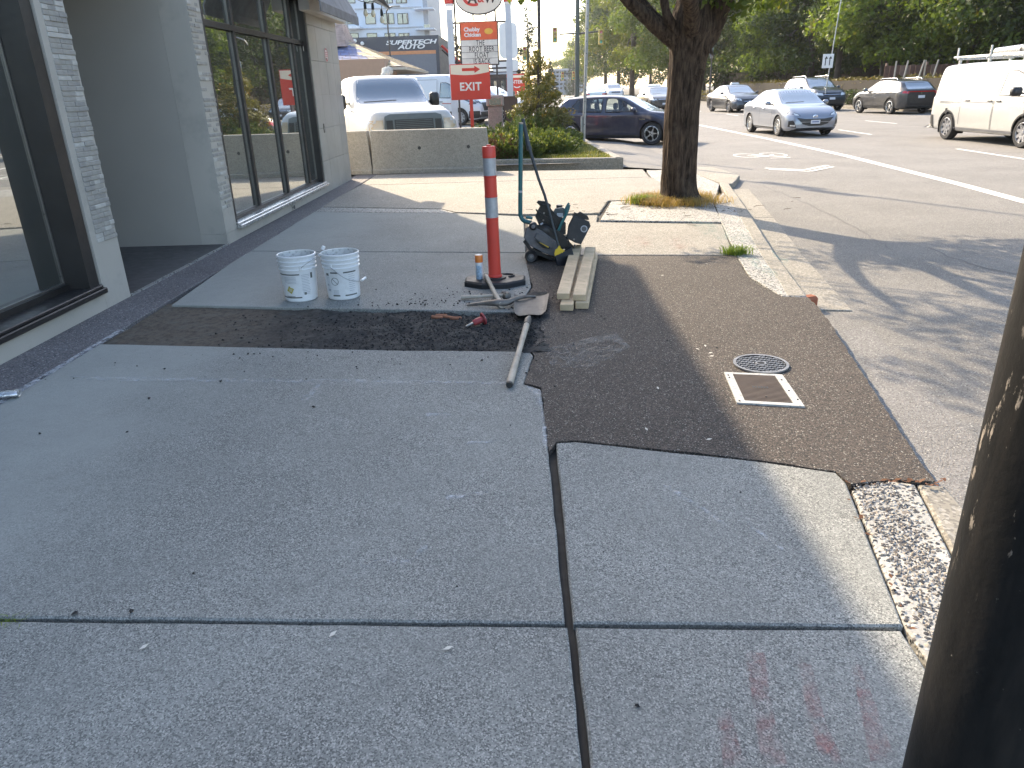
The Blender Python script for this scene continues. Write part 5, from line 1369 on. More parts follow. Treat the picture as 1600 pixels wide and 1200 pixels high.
# ---- silver sedan with the wide smile grille
p_silver = paint('silver paint', (.24, .26, .30), .5)
smile = [(-.60, .60), (-.40, .40), (-.2, .345), (.2, .345), (.40, .40), (.60, .60), (.3, .555), (-.3, .555)]
sp_m = sedan(p_silver, L=4.58, W=1.76, H=1.47, fo=.90, wb=2.64, spokes=10, wr=.32,
    patches=[('headlight', 'FF', [(.46, .64), (.80, .72), (.84, .80), (.74, .80), (.52, .71)], m_lampd, .01), ('headlight_lens', 'FF', [(.50, .65), (.64, .67), (.66, .735), (.54, .70)], m_lamp, .016),
             ('grille', 'F', smile, m_trim, .010), ('fog_recess', 'FF', [(.60, .30), (.80, .32), (.80, .50), (.70, .52)], m_trim, .010), ('fog_light', 'FF', [(.64, .335), (.76, .345), (.76, .385), (.65, .375)], m_lamp, .02),
             ('grille_bar', 'F', [(-.46, .455), (.46, .455), (.47, .47), (-.47, .47)], m_rimd, .016),
             ('number_plate', 'F', [(-.15, .405), (.15, .405), (.15, .52), (-.15, .52)], m_plate, .03), ('plate_print', 'F', [(-.11, .445), (.11, .445), (.11, .485), (-.11, .485)], M('plate blue print', (.16, .2, .34), .5), .036),
             ('splitter', 'F', [(-.62, .235), (.62, .235), (.6, .265), (-.6, .265)], m_trim, .008), ('tail_light', 'BB', [(.45, .78), (.80, .80), (.80, .92), (.48, .90)], m_red, .01),
             ('sill_strip', 'S', [(1.3, .235), (3.3, .235), (3.3, .27), (1.3, .27)], m_trim, .004), ('antenna_fin', 'T', [(1.3, -.03), (1.3, .03), (1.5, .01), (1.5, -.01)], m_trim, .03), ('sunroof', 'T', [(1.75, -.38), (1.75, .38), (2.2, .4), (2.2, -.4)], m_cglass, .006)])
hdm = Vector((.06, -1)).normalized()
loc, hd = place((1213, 213), hdm, sp_m, -1)
maz, hit_ = car('sedan_car', 'silver sedan with a wide smiling black grille beside the bike lane line', 'car', loc, hd, sp_m)
h_, _ = hit_((3, 0, .615), (-1, 0, 0))
# winged oval badge on the nose
bm_ = MB(); e_ = h_ + Vector((.012, 0, .0))
n_ = 20
for ra_, rb_ in ((.075, .056),):
    o_ = [e_ + Vector((0, ra_ * math.cos(2 * math.pi * k / n_), ra_ * .8 * math.sin(2 * math.pi * k / n_))) for k in range(n_)]
    i_ = [e_ + Vector((0.004, rb_ * math.cos(2 * math.pi * k / n_), rb_ * .8 * math.sin(2 * math.pi * k / n_))) for k in range(n_)]
    bm_.add(o_ + i_, [(k, (k + 1) % n_, n_ + (k + 1) % n_, n_ + k) for k in range(n_)])
bm_.add([e_ + Vector((.005, a, b)) for a, b in ((-.058, .022), (-.02, .010), (0, -.012), (.02, .010), (.058, .022), (.03, -.008), (0, -.036), (-.03, -.008))], [(0, 1, 7), (1, 2, 6, 7), (2, 3, 5, 6), (3, 4, 5)])
bm_.build('nose_badge', m_chrome, maz)

# ---- black taxi sedan
p_blackp = paint('black car paint', (.008, .008, .010), .2)
p_char = paint('charcoal car paint', (.055, .058, .066), .5)
sp_t = sedan(p_char, L=4.87, W=1.85, H=1.47, fo=.85, wb=2.87, wr=.33, spokes=7, rim_m=m_rimd, patches=[('headlight', 'FF', [(.44, .62), (.84, .70), (.82, .80), (.48, .72)], m_lamp, .01), ('grille', 'F', [(-.36, .47), (.36, .47), (.44, .70), (-.44, .70)], m_trim, .008), ('grille_bar', 'F', [(-.36, .58), (.36, .58), (.36, .605), (-.36, .605)], m_chrome, .014), ('grille_star', 'F', [(-.06, .585), (0, .53), (.06, .585), (0, .66)], m_chrome, .018), ('lower_grille', 'F', [(-.66, .27), (.66, .27), (.70, .40), (-.70, .40)], m_trim, .008), ('number_plate', 'F', [(-.15, .38), (.15, .38), (.15, .47), (-.15, .47)], m_plate, .03), ('bonnet', 'T', [(3.6, -.66), (3.6, .66), (4.55, .55), (4.55, -.55)], p_blackp, .006), ('roof_panel', 'T', [(1.6, -.5), (1.6, .5), (2.6, .5), (2.6, -.5)], p_blackp, .006)])
sp_t['top'] = [(a * 4.87 / 4.6, b) for a, b in sp_t['top']]; sp_t['windows'] = [[(a * 4.87 / 4.6, b) for a, b in p] for p in sp_t['windows']]; sp_t['mirror'] = (3.18, 1.0)
loc, hd = place((1138, 176), (.10, -1), sp_t, -1)
taxi, _ = car('sedan_car', 'black taxi sedan with a white roof sign left of the silver sedan', 'car', loc, hd, sp_t, scale=1.10)
ts = MB().box((-.1, 0, 1.50), (.22, .52, .13), bev=.04, taper=.85).build('roof_sign', M('taxi sign white', (.75, .74, .70), .4), taxi)
MB().box((-.1, 0, 1.445), (.16, .4, .03)).build('sign_mount', m_trim, ts)
# ---- black sedan partly behind the trunk
sp_a = sedan(p_blackp, L=4.5, W=1.80, H=1.43, fo=.88, wb=2.64, spokes=5, patches=[('headlight', 'FF', [(.44, .62), (.84, .68), (.82, .79), (.48, .73)], m_lamp, .01), ('grille', 'F', [(-.30, .34), (.30, .34), (.42, .56), (.36, .70), (-.36, .70), (-.42, .56)], m_trim, .008), ('grille_surround', 'F', [(-.40, .70), (.40, .70), (.38, .725), (-.38, .725)], m_chrome, .014), ('lower_grille', 'FF', [(.48, .27), (.78, .29), (.76, .44), (.54, .40)], m_trim, .008), ('number_plate', 'F', [(-.15, .40), (.15, .40), (.15, .50), (-.15, .50)], m_plate, .03)])
loc, hd = place((1013, 174), (.06, -1), sp_a, -1)
car('sedan_car', 'black sedan half hidden behind the street tree trunk, facing the camera', 'car', loc, hd, sp_a, scale=1.12)

# ---- dark SUV behind the silver sedan
p_suv = paint('dark blue grey paint', (.02, .026, .036), .4)
def suv(paint_m, **k):
    d = sedan(paint_m, L=4.45, W=1.84, H=1.68, fo=.88, wb=2.62, wr=.35, zb=.24,
        top=[(0, .60), (.02, .92), (.06, 1.06), (.30, 1.34), (.55, 1.58), (.9, 1.645), (1.6, 1.68), (2.2, 1.665), (2.6, 1.58), (3.35, 1.16), (3.9, 1.07), (4.25, .92), (4.4, .74), (4.45, .5)],
        belt=[(0, 1.03), (1, 1.06), (2.6, 1.03), (3.6, 1.02), (4.45, .70)], roofw=.78,
        windows=[[(.55, 1.14), (1.02, 1.09), (1.02, 1.50), (.75, 1.50)], [(1.06, 1.09), (1.86, 1.07), (1.86, 1.55), (1.06, 1.54)], [(1.93, 1.07), (3.05, 1.06), (2.95, 1.12), (2.55, 1.46), (2.35, 1.53), (1.93, 1.55)]],
        ws=(1.15, 1.58, .74, .60), rw=(1.16, 1.52, .62, .55), mirror=(2.95, 1.12), handles=[(1.3, .95), (2.3, .94)], mirror_s=(.13, .2, .16),
        door_lines=[((1.89, .35), (1.89, 1.05)), ((3.05, .4), (3.05, 1.0)), ((.95, .75), (1.0, 1.06))], arch_m=m_trim, lip=.05,
        patches=[('headlight', 'FF', [(.46, .76), (.86, .80), (.84, .93), (.50, .88)], m_lamp, .01), ('grille', 'F', [(-.46, .74), (.46, .74), (.46, .88), (-.46, .88)], m_trim, .008), ('grille_bar', 'F', [(-.45, .80), (.45, .80), (.45, .82), (-.45, .82)], m_chrome, .014), ('lower_grille', 'F', [(-.62, .34), (.62, .34), (.66, .54), (-.66, .54)], m_trim, .008), ('number_plate', 'F', [(-.15, .56), (.15, .56), (.15, .67), (-.15, .67)], m_plate, .03), ('tail_light', 'BB', [(.48, .92), (.84, .92), (.84, 1.08), (.52, 1.06)], m_red, .01), ('sill_strip', 'S', [(1.0, .29), (3.2, .29), (3.2, .40), (1.0, .40)], m_trim, .006)])
    d.update(k); return d
sp_s = suv(p_suv)
g_ = G(1265, 172, ROAD)
suv_o, _ = car('suv_car', 'dark blue SUV with silver roof rails directly behind the silver sedan', 'car', (g_.x, g_.y - .2, ROAD), (.10, -1), sp_s, scale=1.13)
for s in (1, -1):
    MB().tube([(-1.3, s * .62, 1.63), (-1.2, s * .62, 1.71), (.2, s * .62, 1.72), (.35, s * .62, 1.63)], .022, 8).build('roof_rail', m_chrome, suv_o, smooth=60)

# ---- dark grey crossover seen from behind
p_lex = paint('graphite paint', (.034, .035, .038), .4)
sp_l = suv(p_lex, L=4.5, W=1.84, H=1.53, fo=.9, wb=2.64, wr=.35, zb=.24, spokes=5, wstyle='fork',
    top=[(0, .62), (.02, .92), (.06, 1.06), (.34, 1.20), (.60, 1.40), (.9, 1.47), (1.6, 1.525), (2.2, 1.52), (2.6, 1.44), (3.35, 1.09), (3.95, 1.0), (4.3, .86), (4.45, .70), (4.5, .5)],
    belt=[(0, 1.01), (1, 1.03), (2.6, .98), (3.6, .96), (4.5, .68)], windows=[[(.80, 1.12), (1.86, 1.04), (1.86, 1.42), (1.30, 1.41)], [(1.93, 1.03), (3.05, 1.01), (2.95, 1.06), (2.55, 1.36), (2.35, 1.41), (1.93, 1.42)]], rw=(1.10, 1.38, .64, .56), ws=(1.08, 1.45, .74, .60), mirror=(2.95, 1.05),
    patches=[('tail_light', 'B', [(-.82, .96), (.82, .96), (.82, 1.0), (-.82, 1.0)], m_red, .014), ('corner_light', 'BB', [(.60, .90), (.84, .92), (.84, 1.03), (.66, 1.0)], m_red, .018), ('number_plate', 'B', [(-.16, .70), (.16, .70), (.16, .82), (-.16, .82)], m_plate, .02), ('rear_bumper', 'B', [(-.7, .30), (.7, .30), (.74, .50), (-.74, .50)], m_trim, .008), ('tailgate_badge', 'B', [(-.06, .88), (.06, .88), (.06, .925), (-.06, .925)], m_chrome, .014), ('sill_strip', 'S', [(1.0, .29), (3.2, .29), (3.2, .38), (1.0, .38)], m_trim, .006), ('headlight', 'FF', [(.46, .72), (.86, .76), (.84, .87), (.50, .82)], m_lamp, .01)])
g_ = G(1388, 178.5, ROAD)
h_ = Vector((-.12, 1)).normalized(); lf = Vector((-h_.y, h_.x)); c_ = Vector((g_.x, g_.y)) + h_ * (4.5 / 2 - (4.5 - .9 - 2.64)) - lf * .88
lex, _ = car('crossover_car', 'dark grey crossover seen from behind beside the far hedge', 'car', (c_.x, c_.y, ROAD), (h_.x, h_.y), sp_l, scale=1.07)
for s in (1, -1): MB().tube([(-1.2, s * .60, 1.49), (-1.1, s * .60, 1.56), (.1, s * .60, 1.57), (.2, s * .60, 1.50)], .02, 8).build('roof_rail', m_chrome, lex, smooth=60)

# ---- white van on the right with a loaded roof rack
p_white = paint('white van paint', (.45, .44, .405), .0)
def vanspec(paint_m, **k):
    d = dict(L=5.14, W=1.93, H=1.91, fo=.88, wb=3.2, wr=.335, zb=.24, paint=paint_m, round=.4, taper=.16,
        top=[(0, .6), (.012, 1.2), (.05, 1.62), (.16, 1.83), (.40, 1.885), (1.5, 1.91), (3.2, 1.90), (3.6, 1.83), (4.0, 1.56), (4.34, 1.27), (4.75, 1.12), (5.0, .96), (5.1, .76), (5.14, .5)],
        belt=[(0, 1.13), (3, 1.13), (4.2, 1.09), (5.14, .74)], roofw=.84,
        windows=[[(3.10, 1.13), (4.12, 1.11), (4.06, 1.20), (3.72, 1.60), (3.50, 1.67), (3.16, 1.67)]],
        ws=(1.28, 1.76, .80, .68), rw=(1.2, 1.66, .66, .6), mirror=(3.98, 1.20), mirror_s=(.16, .24, .20), mirror_m=m_trim, handles=[(1.9, 1.0), (2.85, 1.0), (3.2, 1.0)], handle_m=m_trim,
        door_lines=[((1.6, .42), (1.6, 1.70)), ((2.98, .35), (2.98, 1.70)), ((3.02, .35), (3.02, 1.70)), ((4.2, .45), (4.2, 1.05)), ((.6, .96), (1.55, .955)), ((.6, .93), (1.55, .925)), ((1.6, 1.72), (2.98, 1.72))],
        rim_m=m_rimd, spokes=8, wstyle='steel', arch_m=m_trim, lip=.03,
        patches=[('headlight', 'FF', [(.52, .78), (.90, .84), (.88, 1.0), (.58, .93)], m_lamp, .01), ('grille', 'F', [(-.46, .70), (.46, .70), (.50, .88), (-.50, .88)], m_trim, .008), ('front_bumper', 'F', [(-.8, .27), (.8, .27), (.8, .48), (-.8, .48)], m_trim, .008), ('number_plate', 'F', [(-.15, .5), (.15, .5), (.15, .61), (-.15, .61)], m_plate, .02),
                 ('rear_bumper', 'S', [(.0, .27), (.42, .27), (.36, .62), (.0, .62)], m_trim, .008), ('rear_bumper_back', 'B', [(-.9, .32), (.9, .32), (.9, .6), (-.9, .6)], m_trim, .008), ('tail_light', 'BB', [(.74, .75), (.90, .75), (.90, 1.25), (.76, 1.25)], m_red, .012), ('sill_strip', 'S', [(1.3, .28), (3.9, .28), (3.9, .34), (1.3, .34)], m_rimd, .006),
                 ('pressed_panel', 'S', [(.42, 1.18), (1.52, 1.18), (1.52, 1.66), (.62, 1.66)], paint_m, .008), ('pressed_panel', 'S', [(1.68, 1.18), (2.9, 1.18), (2.9, 1.67), (1.68, 1.67)], paint_m, .008),
                 ('fuel_flap', 'S', [(.92, .66), (1.02, .66), (1.02, .80), (.92, .80)], m_trim, .006), ('side_bump_strip', 'S', [(1.66, .96), (2.94, .955), (2.94, .98), (1.66, .985)], m_rimd, .008)])
    d.update(k); return d
sp_v = vanspec(p_white)
gf, gr = G(1591, 231, ROAD), G(1473, 217, ROAD)
h_ = Vector((gf.x - gr.x + .05, gf.y - gr.y)).normalized()
sc_ = (gf - gr).length / 3.2
loc, hd = place((1591, 231), h_, sp_v, -1)
loc2 = list(loc)
van, hit_ = car('cargo_van', 'white cargo van with a loaded ladder rack at the right edge', 'van', loc2, hd, sp_v, scale=1.06)
rk = thing('roof_rack', 'aluminium ladder rack carrying a silver tube on the white van roof', 'roof rack', (loc[0], loc[1], ROAD + 1.90 * 1.06), math.atan2(hd[1], hd[0])); rk.scale = (1.06,) * 3
for x in (-1.9, -.6, .8):
    MB().box((x, 0, .10), (.05, 1.5, .04), bev=.008).box((x, .66, .04), (.07, .05, .12)).box((x, -.66, .04), (.07, .05, .12)).build('cross_bar', m_rim, rk)
for y in (-.70, -.35, .70): MB().box((-.35, y, .15), (3.6, .04, .05), bev=.01).build('rail', m_rim, rk)
for x, y in ((-.5, -.72), (-2.0, -.70)): MB().box((x, y, .25), (.035, .035, .26)).build('stop_post', m_rim, rk)
tb = thing('pipe_tube', 'long silver pipe carrier tube strapped on the van roof rack', 'pipe', (loc[0], loc[1], ROAD + 1.90 * 1.06), math.atan2(hd[1], hd[0])); tb.scale = (1.06,) * 3
MB().tube([(-1.25, -.15, .24), (-1.22, -.15, .24), (1.9, -.15, .32)], [.07, .095, .10], 16).build('tube', m_alum, tb, smooth=50)
for x in (-.1, 1.0): MB().lathe([(.106, -.03), (.106, .03)], (x, -.15, .24 + .08 * (x + 1.25) / 3.1), 'X', 16).build('strap', m_trim, tb)
pf_ = MB()
ld = thing('ladder', 'folded ladder lying on the van roof rack beside the tube', 'ladder', (loc[0], loc[1], ROAD + 1.90 * 1.06), math.atan2(hd[1], hd[0])); ld.scale = (1.06,) * 3
for y in (.15, .55): MB().box((.0, y, .22), (3.2, .03, .07)).build('stile', m_rim, ld)
for k in range(11): MB().tube([(-1.45 + k * .29, .15, .22), (-1.45 + k * .29, .55, .22)], .014, 6).build('rung', m_rim, ld)

# ---- lot: white pickup facing us, lettered delivery van, SUV behind
p_wh2 = paint('white pickup paint', (.44, .45, .445), .0)
m_ggrey = M('grey grille frame', (.10, .12, .125), .45)
sp_p = dict(L=5.9, W=2.02, H=1.98, fo=.95, wb=3.6, wr=.39, zb=.42, paint=p_wh2, round=.3, taper=.10,
    top=[(0, .8), (.02, 1.25), (.05, 1.34), (1.9, 1.36), (2.05, 1.38), (2.25, 1.84), (2.45, 1.955), (3.0, 1.98), (3.5, 1.96), (3.75, 1.88), (4.35, 1.36), (5.3, 1.30), (5.72, 1.23), (5.86, 1.08), (5.9, .7)],
    belt=[(0, 1.25), (2.2, 1.27), (4.4, 1.25), (5.9, 1.02)], roofw=.80,
    windows=[[(2.45, 1.33), (3.95, 1.31), (3.62, 1.74), (3.4, 1.80), (2.5, 1.80)]], ws=(1.38, 1.87, .84, .70), rw=(1.42, 1.8, .7, .62), mirror=(3.85, 1.40), mirror_s=(.16, .22, .32), mirror_m=m_trim, handles=[(2.6, 1.18)],
    door_lines=[((2.4, .55), (2.4, 1.3)), ((3.95, .6), (3.95, 1.28))], rim_m=m_rimd, spokes=8, wstyle='steel',
    patches=[('headlight', 'FF', [(.66, .86), (.96, .86), (.96, 1.06), (.66, 1.06)], M('amber headlight', (.45, .37, .26), .15, coat=1.), .012), ('grille_frame', 'F', [(-.66, .80), (.66, .80), (.62, 1.13), (.5, 1.17), (-.5, 1.17), (-.62, 1.13)], m_ggrey, .03), ('grille', 'F', [(-.42, .86), (.42, .86), (.42, 1.06), (-.42, 1.06)], m_trim, .04), ('grille_side', 'FF', [(.46, .86), (.60, .86), (.60, 1.05), (.46, 1.05)], m_trim, .04), ('bumper', 'F', [(-.94, .52), (.94, .52), (.94, .74), (-.94, .74)], m_chrome, .03)] + [('grille_slat', 'F', [(-.40, .89 + i * .035), (.40, .89 + i * .035), (.40, .90 + i * .035), (-.40, .90 + i * .035)], m_ggrey, .048) for i in range(5)])
hp_ = Vector((.40, -.917)).normalized()
fcx = Vector((-2.46, 17.3))
c_ = fcx - hp_ * 2.95
car('pickup_truck', 'white pickup truck with a grey grille parked facing the concrete barrier', 'pickup truck', (c_.x, c_.y, LOT - .18), (hp_.x, hp_.y), sp_p, scale=1.05)
ct = at(607, 118, 23.5)
tb2 = MB()
for k in range(9):
    q = Vector((random.uniform(-.12, .12), random.uniform(-.12, .12), random.uniform(-.10, .12))); tb2.lathe([(0, -.14), (.10, -.11), (.14, -.02), (.12, .09), (0, .14)], q, 'Z', 9)
bgo = tb2.build('cargo_bag', M('pale sack cloth', (.55, .54, .48), .9, var=.2, scale=14, bmp=.8, bscale=20), smooth=60); bgo.location = ct
tag(bgo, 'pale crumpled sack showing above the white pickup cab', 'sack')

sp_d = vanspec(paint('delivery van white', (.55, .57, .59), .0), L=5.53, W=2.06, H=2.25, fo=1.02, wb=3.3, wr=.35,
    top=[(0, .6), (.012, 1.3), (.04, 1.95), (.14, 2.16), (.40, 2.22), (1.5, 2.25), (3.5, 2.24), (3.85, 2.15), (4.3, 1.75), (4.6, 1.40), (5.1, 1.22), (5.38, 1.05), (5.5, .8), (5.53, .5)],
    belt=[(0, 1.23), (3, 1.23), (4.4, 1.20), (5.53, .80)], windows=[[(3.45, 1.22), (4.42, 1.20), (4.36, 1.30), (3.98, 1.80), (3.78, 1.88), (3.5, 1.88)]], ws=(1.42, 2.02, .84, .72), mirror=(4.30, 1.30), handles=[(2.9, 1.05), (3.55, 1.05)],
    door_lines=[((1.75, .45), (1.75, 2.0)), ((3.30, .4), (3.30, 2.0)), ((3.36, .4), (3.36, 2.0)), ((4.5, .5), (4.5, 1.15)), ((1.75, 2.02), (3.3, 2.02))],
    patches=[('headlight', 'FF', [(.62, .90), (.98, .98), (.96, 1.14), (.70, 1.02)], m_lampd, .01), ('side_headlight', 'S', [(4.98, .90), (5.34, .92), (5.30, 1.02), (5.05, 1.08)], m_lampd, .012), ('grille', 'F', [(-.55, .62), (.55, .62), (.62, .98), (-.62, .98)], m_trim, .012), ('front_bumper', 'F', [(-.95, .27), (.95, .27), (.95, .58), (-.95, .58)], m_trim, .008), ('side_bumper', 'S', [(4.95, .3), (5.5, .3), (5.5, .62), (5.0, .62)], m_trim, .008), ('side_skirt', 'S', [(.1, .30), (4.1, .30), (4.1, .62), (.1, .62)], m_trim, .006),
             ('dark_stripe', 'S', [(1.70, 2.06), (1.95, 2.06), (2.08, 1.4), (2.45, .95), (3.0, .64), (2.65, .64), (2.15, .9), (1.80, 1.35)], M('stripe slate', (.06, .065, .085), .4), .012), ('gold_stripe', 'S', [(1.99, 2.06), (2.09, 2.06), (2.22, 1.45), (2.6, 1.0), (3.2, .64), (3.06, .64), (2.5, .95), (2.12, 1.4)], M('stripe sand', (.50, .42, .26), .4), .013), ('side_print', 'S', [(3.6, .96), (4.3, .94), (4.3, .98), (3.6, 1.0)], M('print red', (.4, .12, .12), .5), .012)])
gd = G(720, 196, LOT)
hd_ = Vector((.92, -.40)).normalized()
loc, hd = place((720, 196), hd_, sp_d, -1, LOT)
dv_, hit_ = car('delivery_van', 'white delivery van with a curved dark and sand stripe behind the exit sign', 'van', loc, hd, sp_d)
h_, _ = hit_((1.1 - 2.765, -3, 1.72), (0, 1, 0))
text('side_lettering', 'PSL', .42, M('stripe slate', (0, 0, 0)), frame(h_ + Vector((0, -.012, 0)), (1, 0, 0), (0, 0, 1)), dv_, .003, offset=.012)
sp_x = suv(paint('white suv paint', (.55, .56, .57), .0), H=1.72)
g_ = at(752, 150, gd.y + 2.6)
car('suv_car', 'white SUV with a dark windscreen parked beyond the delivery van', 'car', (g_.x + .3, g_.y + 1.0, LOT), (.85, -.53), sp_x)
# far cars up the street
sp_w = sedan(paint('far white paint', (.70, .70, .70), .0))
for px, py, nm, lb, spx, hdx in ((957, 147, 'suv_car', 'white SUV far up the street left of the trees, facing the camera', suv(paint('far white paint', (0, 0, 0))), (.05, -1)),
                               (928, 149, 'sedan_car', 'pale sedan far up the street just above the navy hatchback roof', sedan(paint('pale blue paint', (.42, .47, .50), .3)), (.02, 1)),
                               (1019, 150.5, 'sedan_car', 'white sedan waiting far back behind the black sedan by the hedge', sedan(paint('far white paint', (0, 0, 0))), (.04, -1))):
    Yv = {957: 84, 928: 62, 1019: 74}[px]
    p = at(px, py, Yv); 
    car(nm, lb, 'car', (p.x, p.y, max(ROAD, min(.25, p.z))), hdx, spx)

# ---- driver of the hatchback: one continuous seated figure
def person_mesh(name, joints, edges, radii, mat, parent=None):
    me = bpy.data.meshes.new(name); me.from_pydata([tuple(j) for j in joints], edges, []); o = bpy.data.objects.new(name, me); col.objects.link(o)
    o.modifiers.new('s', 'SKIN'); o.modifiers.new('d', 'SUBSURF').levels = 2; o.modifiers['d'].render_levels = 2
    for i, r_ in enumerate(radii): me.skin_vertices[0].data[i].radius = (r_, r_)
    me.skin_vertices[0].data[0].use_root = True
    bpy.context.view_layer.update()
    m2 = bpy.data.meshes.new_from_object(o.evaluated_get(bpy.context.evaluated_depsgraph_get()))
    o.modifiers.clear(); o.data = m2; m2.materials.clear()
    m2.polygons.foreach_set('use_smooth', [True] * len(m2.polygons))
    for k in (mat if isinstance(mat, list) else [mat]): m2.materials.append(k)
    if parent: o.parent = parent
    return o
J = [(0, 0, 0), (-.03, 0, .22), (-.07, 0, .42), (-.08, 0, .52), (-.06, 0, .60), (-.04, 0, .70), (-.05, 0, .78),
     (-.07, .18, .44), (.05, .25, .22), (.28, .14, .30), (.36, .12, .33), (-.07, -.18, .44), (.05, -.25, .22), (.28, -.14, .30), (.36, -.12, .33),
     (.04, .10, -.02), (.44, .12, .06), (.60, .12, -.30), (.72, .12, -.33), (.04, -.10, -.02), (.44, -.12, .06), (.60, -.12, -.30), (.72, -.12, -.33)]
E_ = [(0, 1), (1, 2), (2, 3), (3, 4), (4, 5), (5, 6), (2, 7), (7, 8), (8, 9), (9, 10), (2, 11), (11, 12), (12, 13), (13, 14), (0, 15), (15, 16), (16, 17), (17, 18), (0, 19), (19, 20), (20, 21), (21, 22)]
Rr = [.15, .14, .14, .062, .085, .10, .06, .075, .05, .04, .04, .075, .05, .04, .04, .10, .075, .055, .045, .10, .075, .055, .045]
m_skin = M('skin', (.36, .20, .14), .55); m_shirt = M('grey shirt', (.30, .27, .25), .9)
dr_ = person_mesh('person', J, E_, Rr, [m_shirt, m_skin])
hm = hatch.matrix_basis
dr_.matrix_world = hm @ Matrix.Translation((.08, .37, .56))
for f_ in dr_.data.polygons:
    c = f_.center
    if c.z > .475 and abs(c.y) < .12 or c.x > .25 and c.z > .2: f_.material_index = 1
tag(dr_, 'driver in a dark cap at the wheel of the navy hatchback', 'person')
MB().lathe([(.108, .0), (.112, .04), (.10, .09), (.06, .125), (0, .135)], (-.045, 0, .69), 'Z', 20).box((.075, 0, .70), (.12, .15, .018), Matrix.Rotation(.12, 3, 'Y'), bev=.008).build('cap', M('dark green cap', (.05, .07, .055), .9), dr_, smooth=50)
MB().box((.062, 0, .655), (.035, .03, .05), bev=.012).build('nose', m_skin, dr_)
# ================================================================== SIGNS, POLES, BUILDINGS BEYOND THE PAVEMENT
m_sred = M('sign red', (.58, .045, .028), .45, var=.06, scale=3)
m_scream = M('sign cream', (.74, .66, .54), .5, var=.04)
m_swhite = M('sign white', (.72, .72, .70), .45, var=.05, scale=3)
m_sblack = M('sign letter black', (.02, .02, .02), .5)
m_spole = M('pale pole paint', (.50, .55, .60), .45, var=.06)
m_sframe = M('dark sign frame', (.045, .04, .038), .5, var=.15)
m_brown = M('brown box', (.09, .06, .048), .7, var=.15)
m_galv = M('galvanised steel', (.34, .35, .35), .45, .7, var=.15)
FX, FZ = Vector((1, 0, 0)), Vector((0, 0, 1))

# EXIT sign
c = at(735, 128, 20.5); wd, ht = 1.03, .86
t = thing('exit_sign', 'red EXIT sign with a cream top and red arrow by the bushes', 'sign', (c.x, c.y, .1))
zc = c.z - .1
MB().box((0, 0, zc), (wd, .09, ht), bev=.01).build('panel', m_sred, t)
crv = [(-wd / 2 + .02, ht / 2 - .02)] + [(-wd / 2 + .02 + (wd - .04) * k / 14, ht / 2 - .235 - .045 * math.sin(math.pi * (k / 14)) + .03 * k / 14) for k in range(15)] + [(wd / 2 - .02, ht / 2 - .02)]
MB().extrude(crv, frame(Vector((0, -.046, zc)), FX, FZ), .004).build('cream_header', m_scream, t)
ar = [(-.22, .035), (.10, .035), (.10, .085), (.25, .0), (.10, -.085), (.10, -.035), (-.22, -.035)]
MB().extrude([(x, y + ht / 2 - .135) for x, y in ar], frame(Vector((.02, -.051, zc)), FX, FZ), .004).build('arrow', m_sred, t)
text('exit_lettering', 'EXIT', .27, m_swhite, frame(Vector((0, -.048, zc - .12)), FX, FZ), t, .004, offset=.008, sx=.95, space=1.1)
MB().box((0, .0, (zc - ht / 2) / 2), (.085, .07, zc - ht / 2)).build('post', m_sred, t)

# restaurant pylon
PY = 25.0
def pp_(px, py, dy=0.): return at(px, py, PY + dy)
b0, b1 = pp_(712, 150), pp_(797.5, 150)
t = thing('restaurant_pylon', 'tall restaurant pylon sign with two pale poles, an oval logo and a letter board', 'sign', (b1.x, PY, 0))
def L_(v): return Vector(v) - Vector((b1.x, PY, 0))
pz = 4.05
pl0 = L_((b0.x, PY, 0)); pl0.x = -1.80
MB().box((pl0.x, 0, pz / 2 - .1), (.19, .19, pz - .1)).box((0, 0, pz / 2), (.19, .19, pz), bev=.01).build('pole', m_spole, t)
for x in (pl0.x, 0): MB().box((x, 0, pz + .32), (.27, .27, .62), bev=.015).build('red_cap', m_sred, t); MB().box((x, 0, pz - .02), (.23, .23, .07)).build('cap_collar', m_swhite, t)
for x in (pl0.x + .16, pl0.x + 1.40): MB().box((x, .02, 2.4), (.055, .055, 4.6)).build('frame_tube', m_sframe, t)
for z in (3.53, 2.42, 2.22, 1.9): MB().box((pl0.x + .92, .02, z), (1.85 if z > 3 else 1.7, .05, .05)).build('frame_bar', m_sframe, t)
oc_ = L_(pp_(748, -3)); ro, rz_ = .72, .46
def ell(a, b, n_=36, cx_=0, cz=0): return [(cx_ + a * math.cos(2 * math.pi * k / n_), cz + b * math.sin(2 * math.pi * k / n_)) for k in range(n_)]
lg = MB().extrude(ell(ro, rz_), frame(oc_ + Vector((0, .09, 0)), FX, FZ), .18).build('oval_rim', m_sframe, t)
MB().extrude(ell(ro - .03, rz_ - .03), frame(oc_ + Vector((0, -.091, 0)), FX, FZ), .004).build('oval_face', m_scream, lg)
sw = [( .34 * math.cos(a) - .10, .25 * math.sin(a)) for a in [R(100 + 12 * k) for k in range(17)]] + [(.27 * math.cos(a) - .075, .185 * math.sin(a) + .01) for a in [R(292 - 12 * k) for k in range(17)]]
MB().extrude(sw, frame(oc_ + Vector((-.05, -.096, .02)), FX, FZ), .004).build('logo_swoosh', m_sred, lg)
text('logo_letter', 'A', .40, M('logo brown', (.045, .018, .015), .5), frame(oc_ + Vector((-.20, -.10, -.02)), FX, FZ), lg, .004, offset=.012, shear=.15)
text('logo_ampersand', '&', .30, m_sred, frame(oc_ + Vector((.06, -.101, -.03)), FX, FZ), lg, .004, offset=.010)
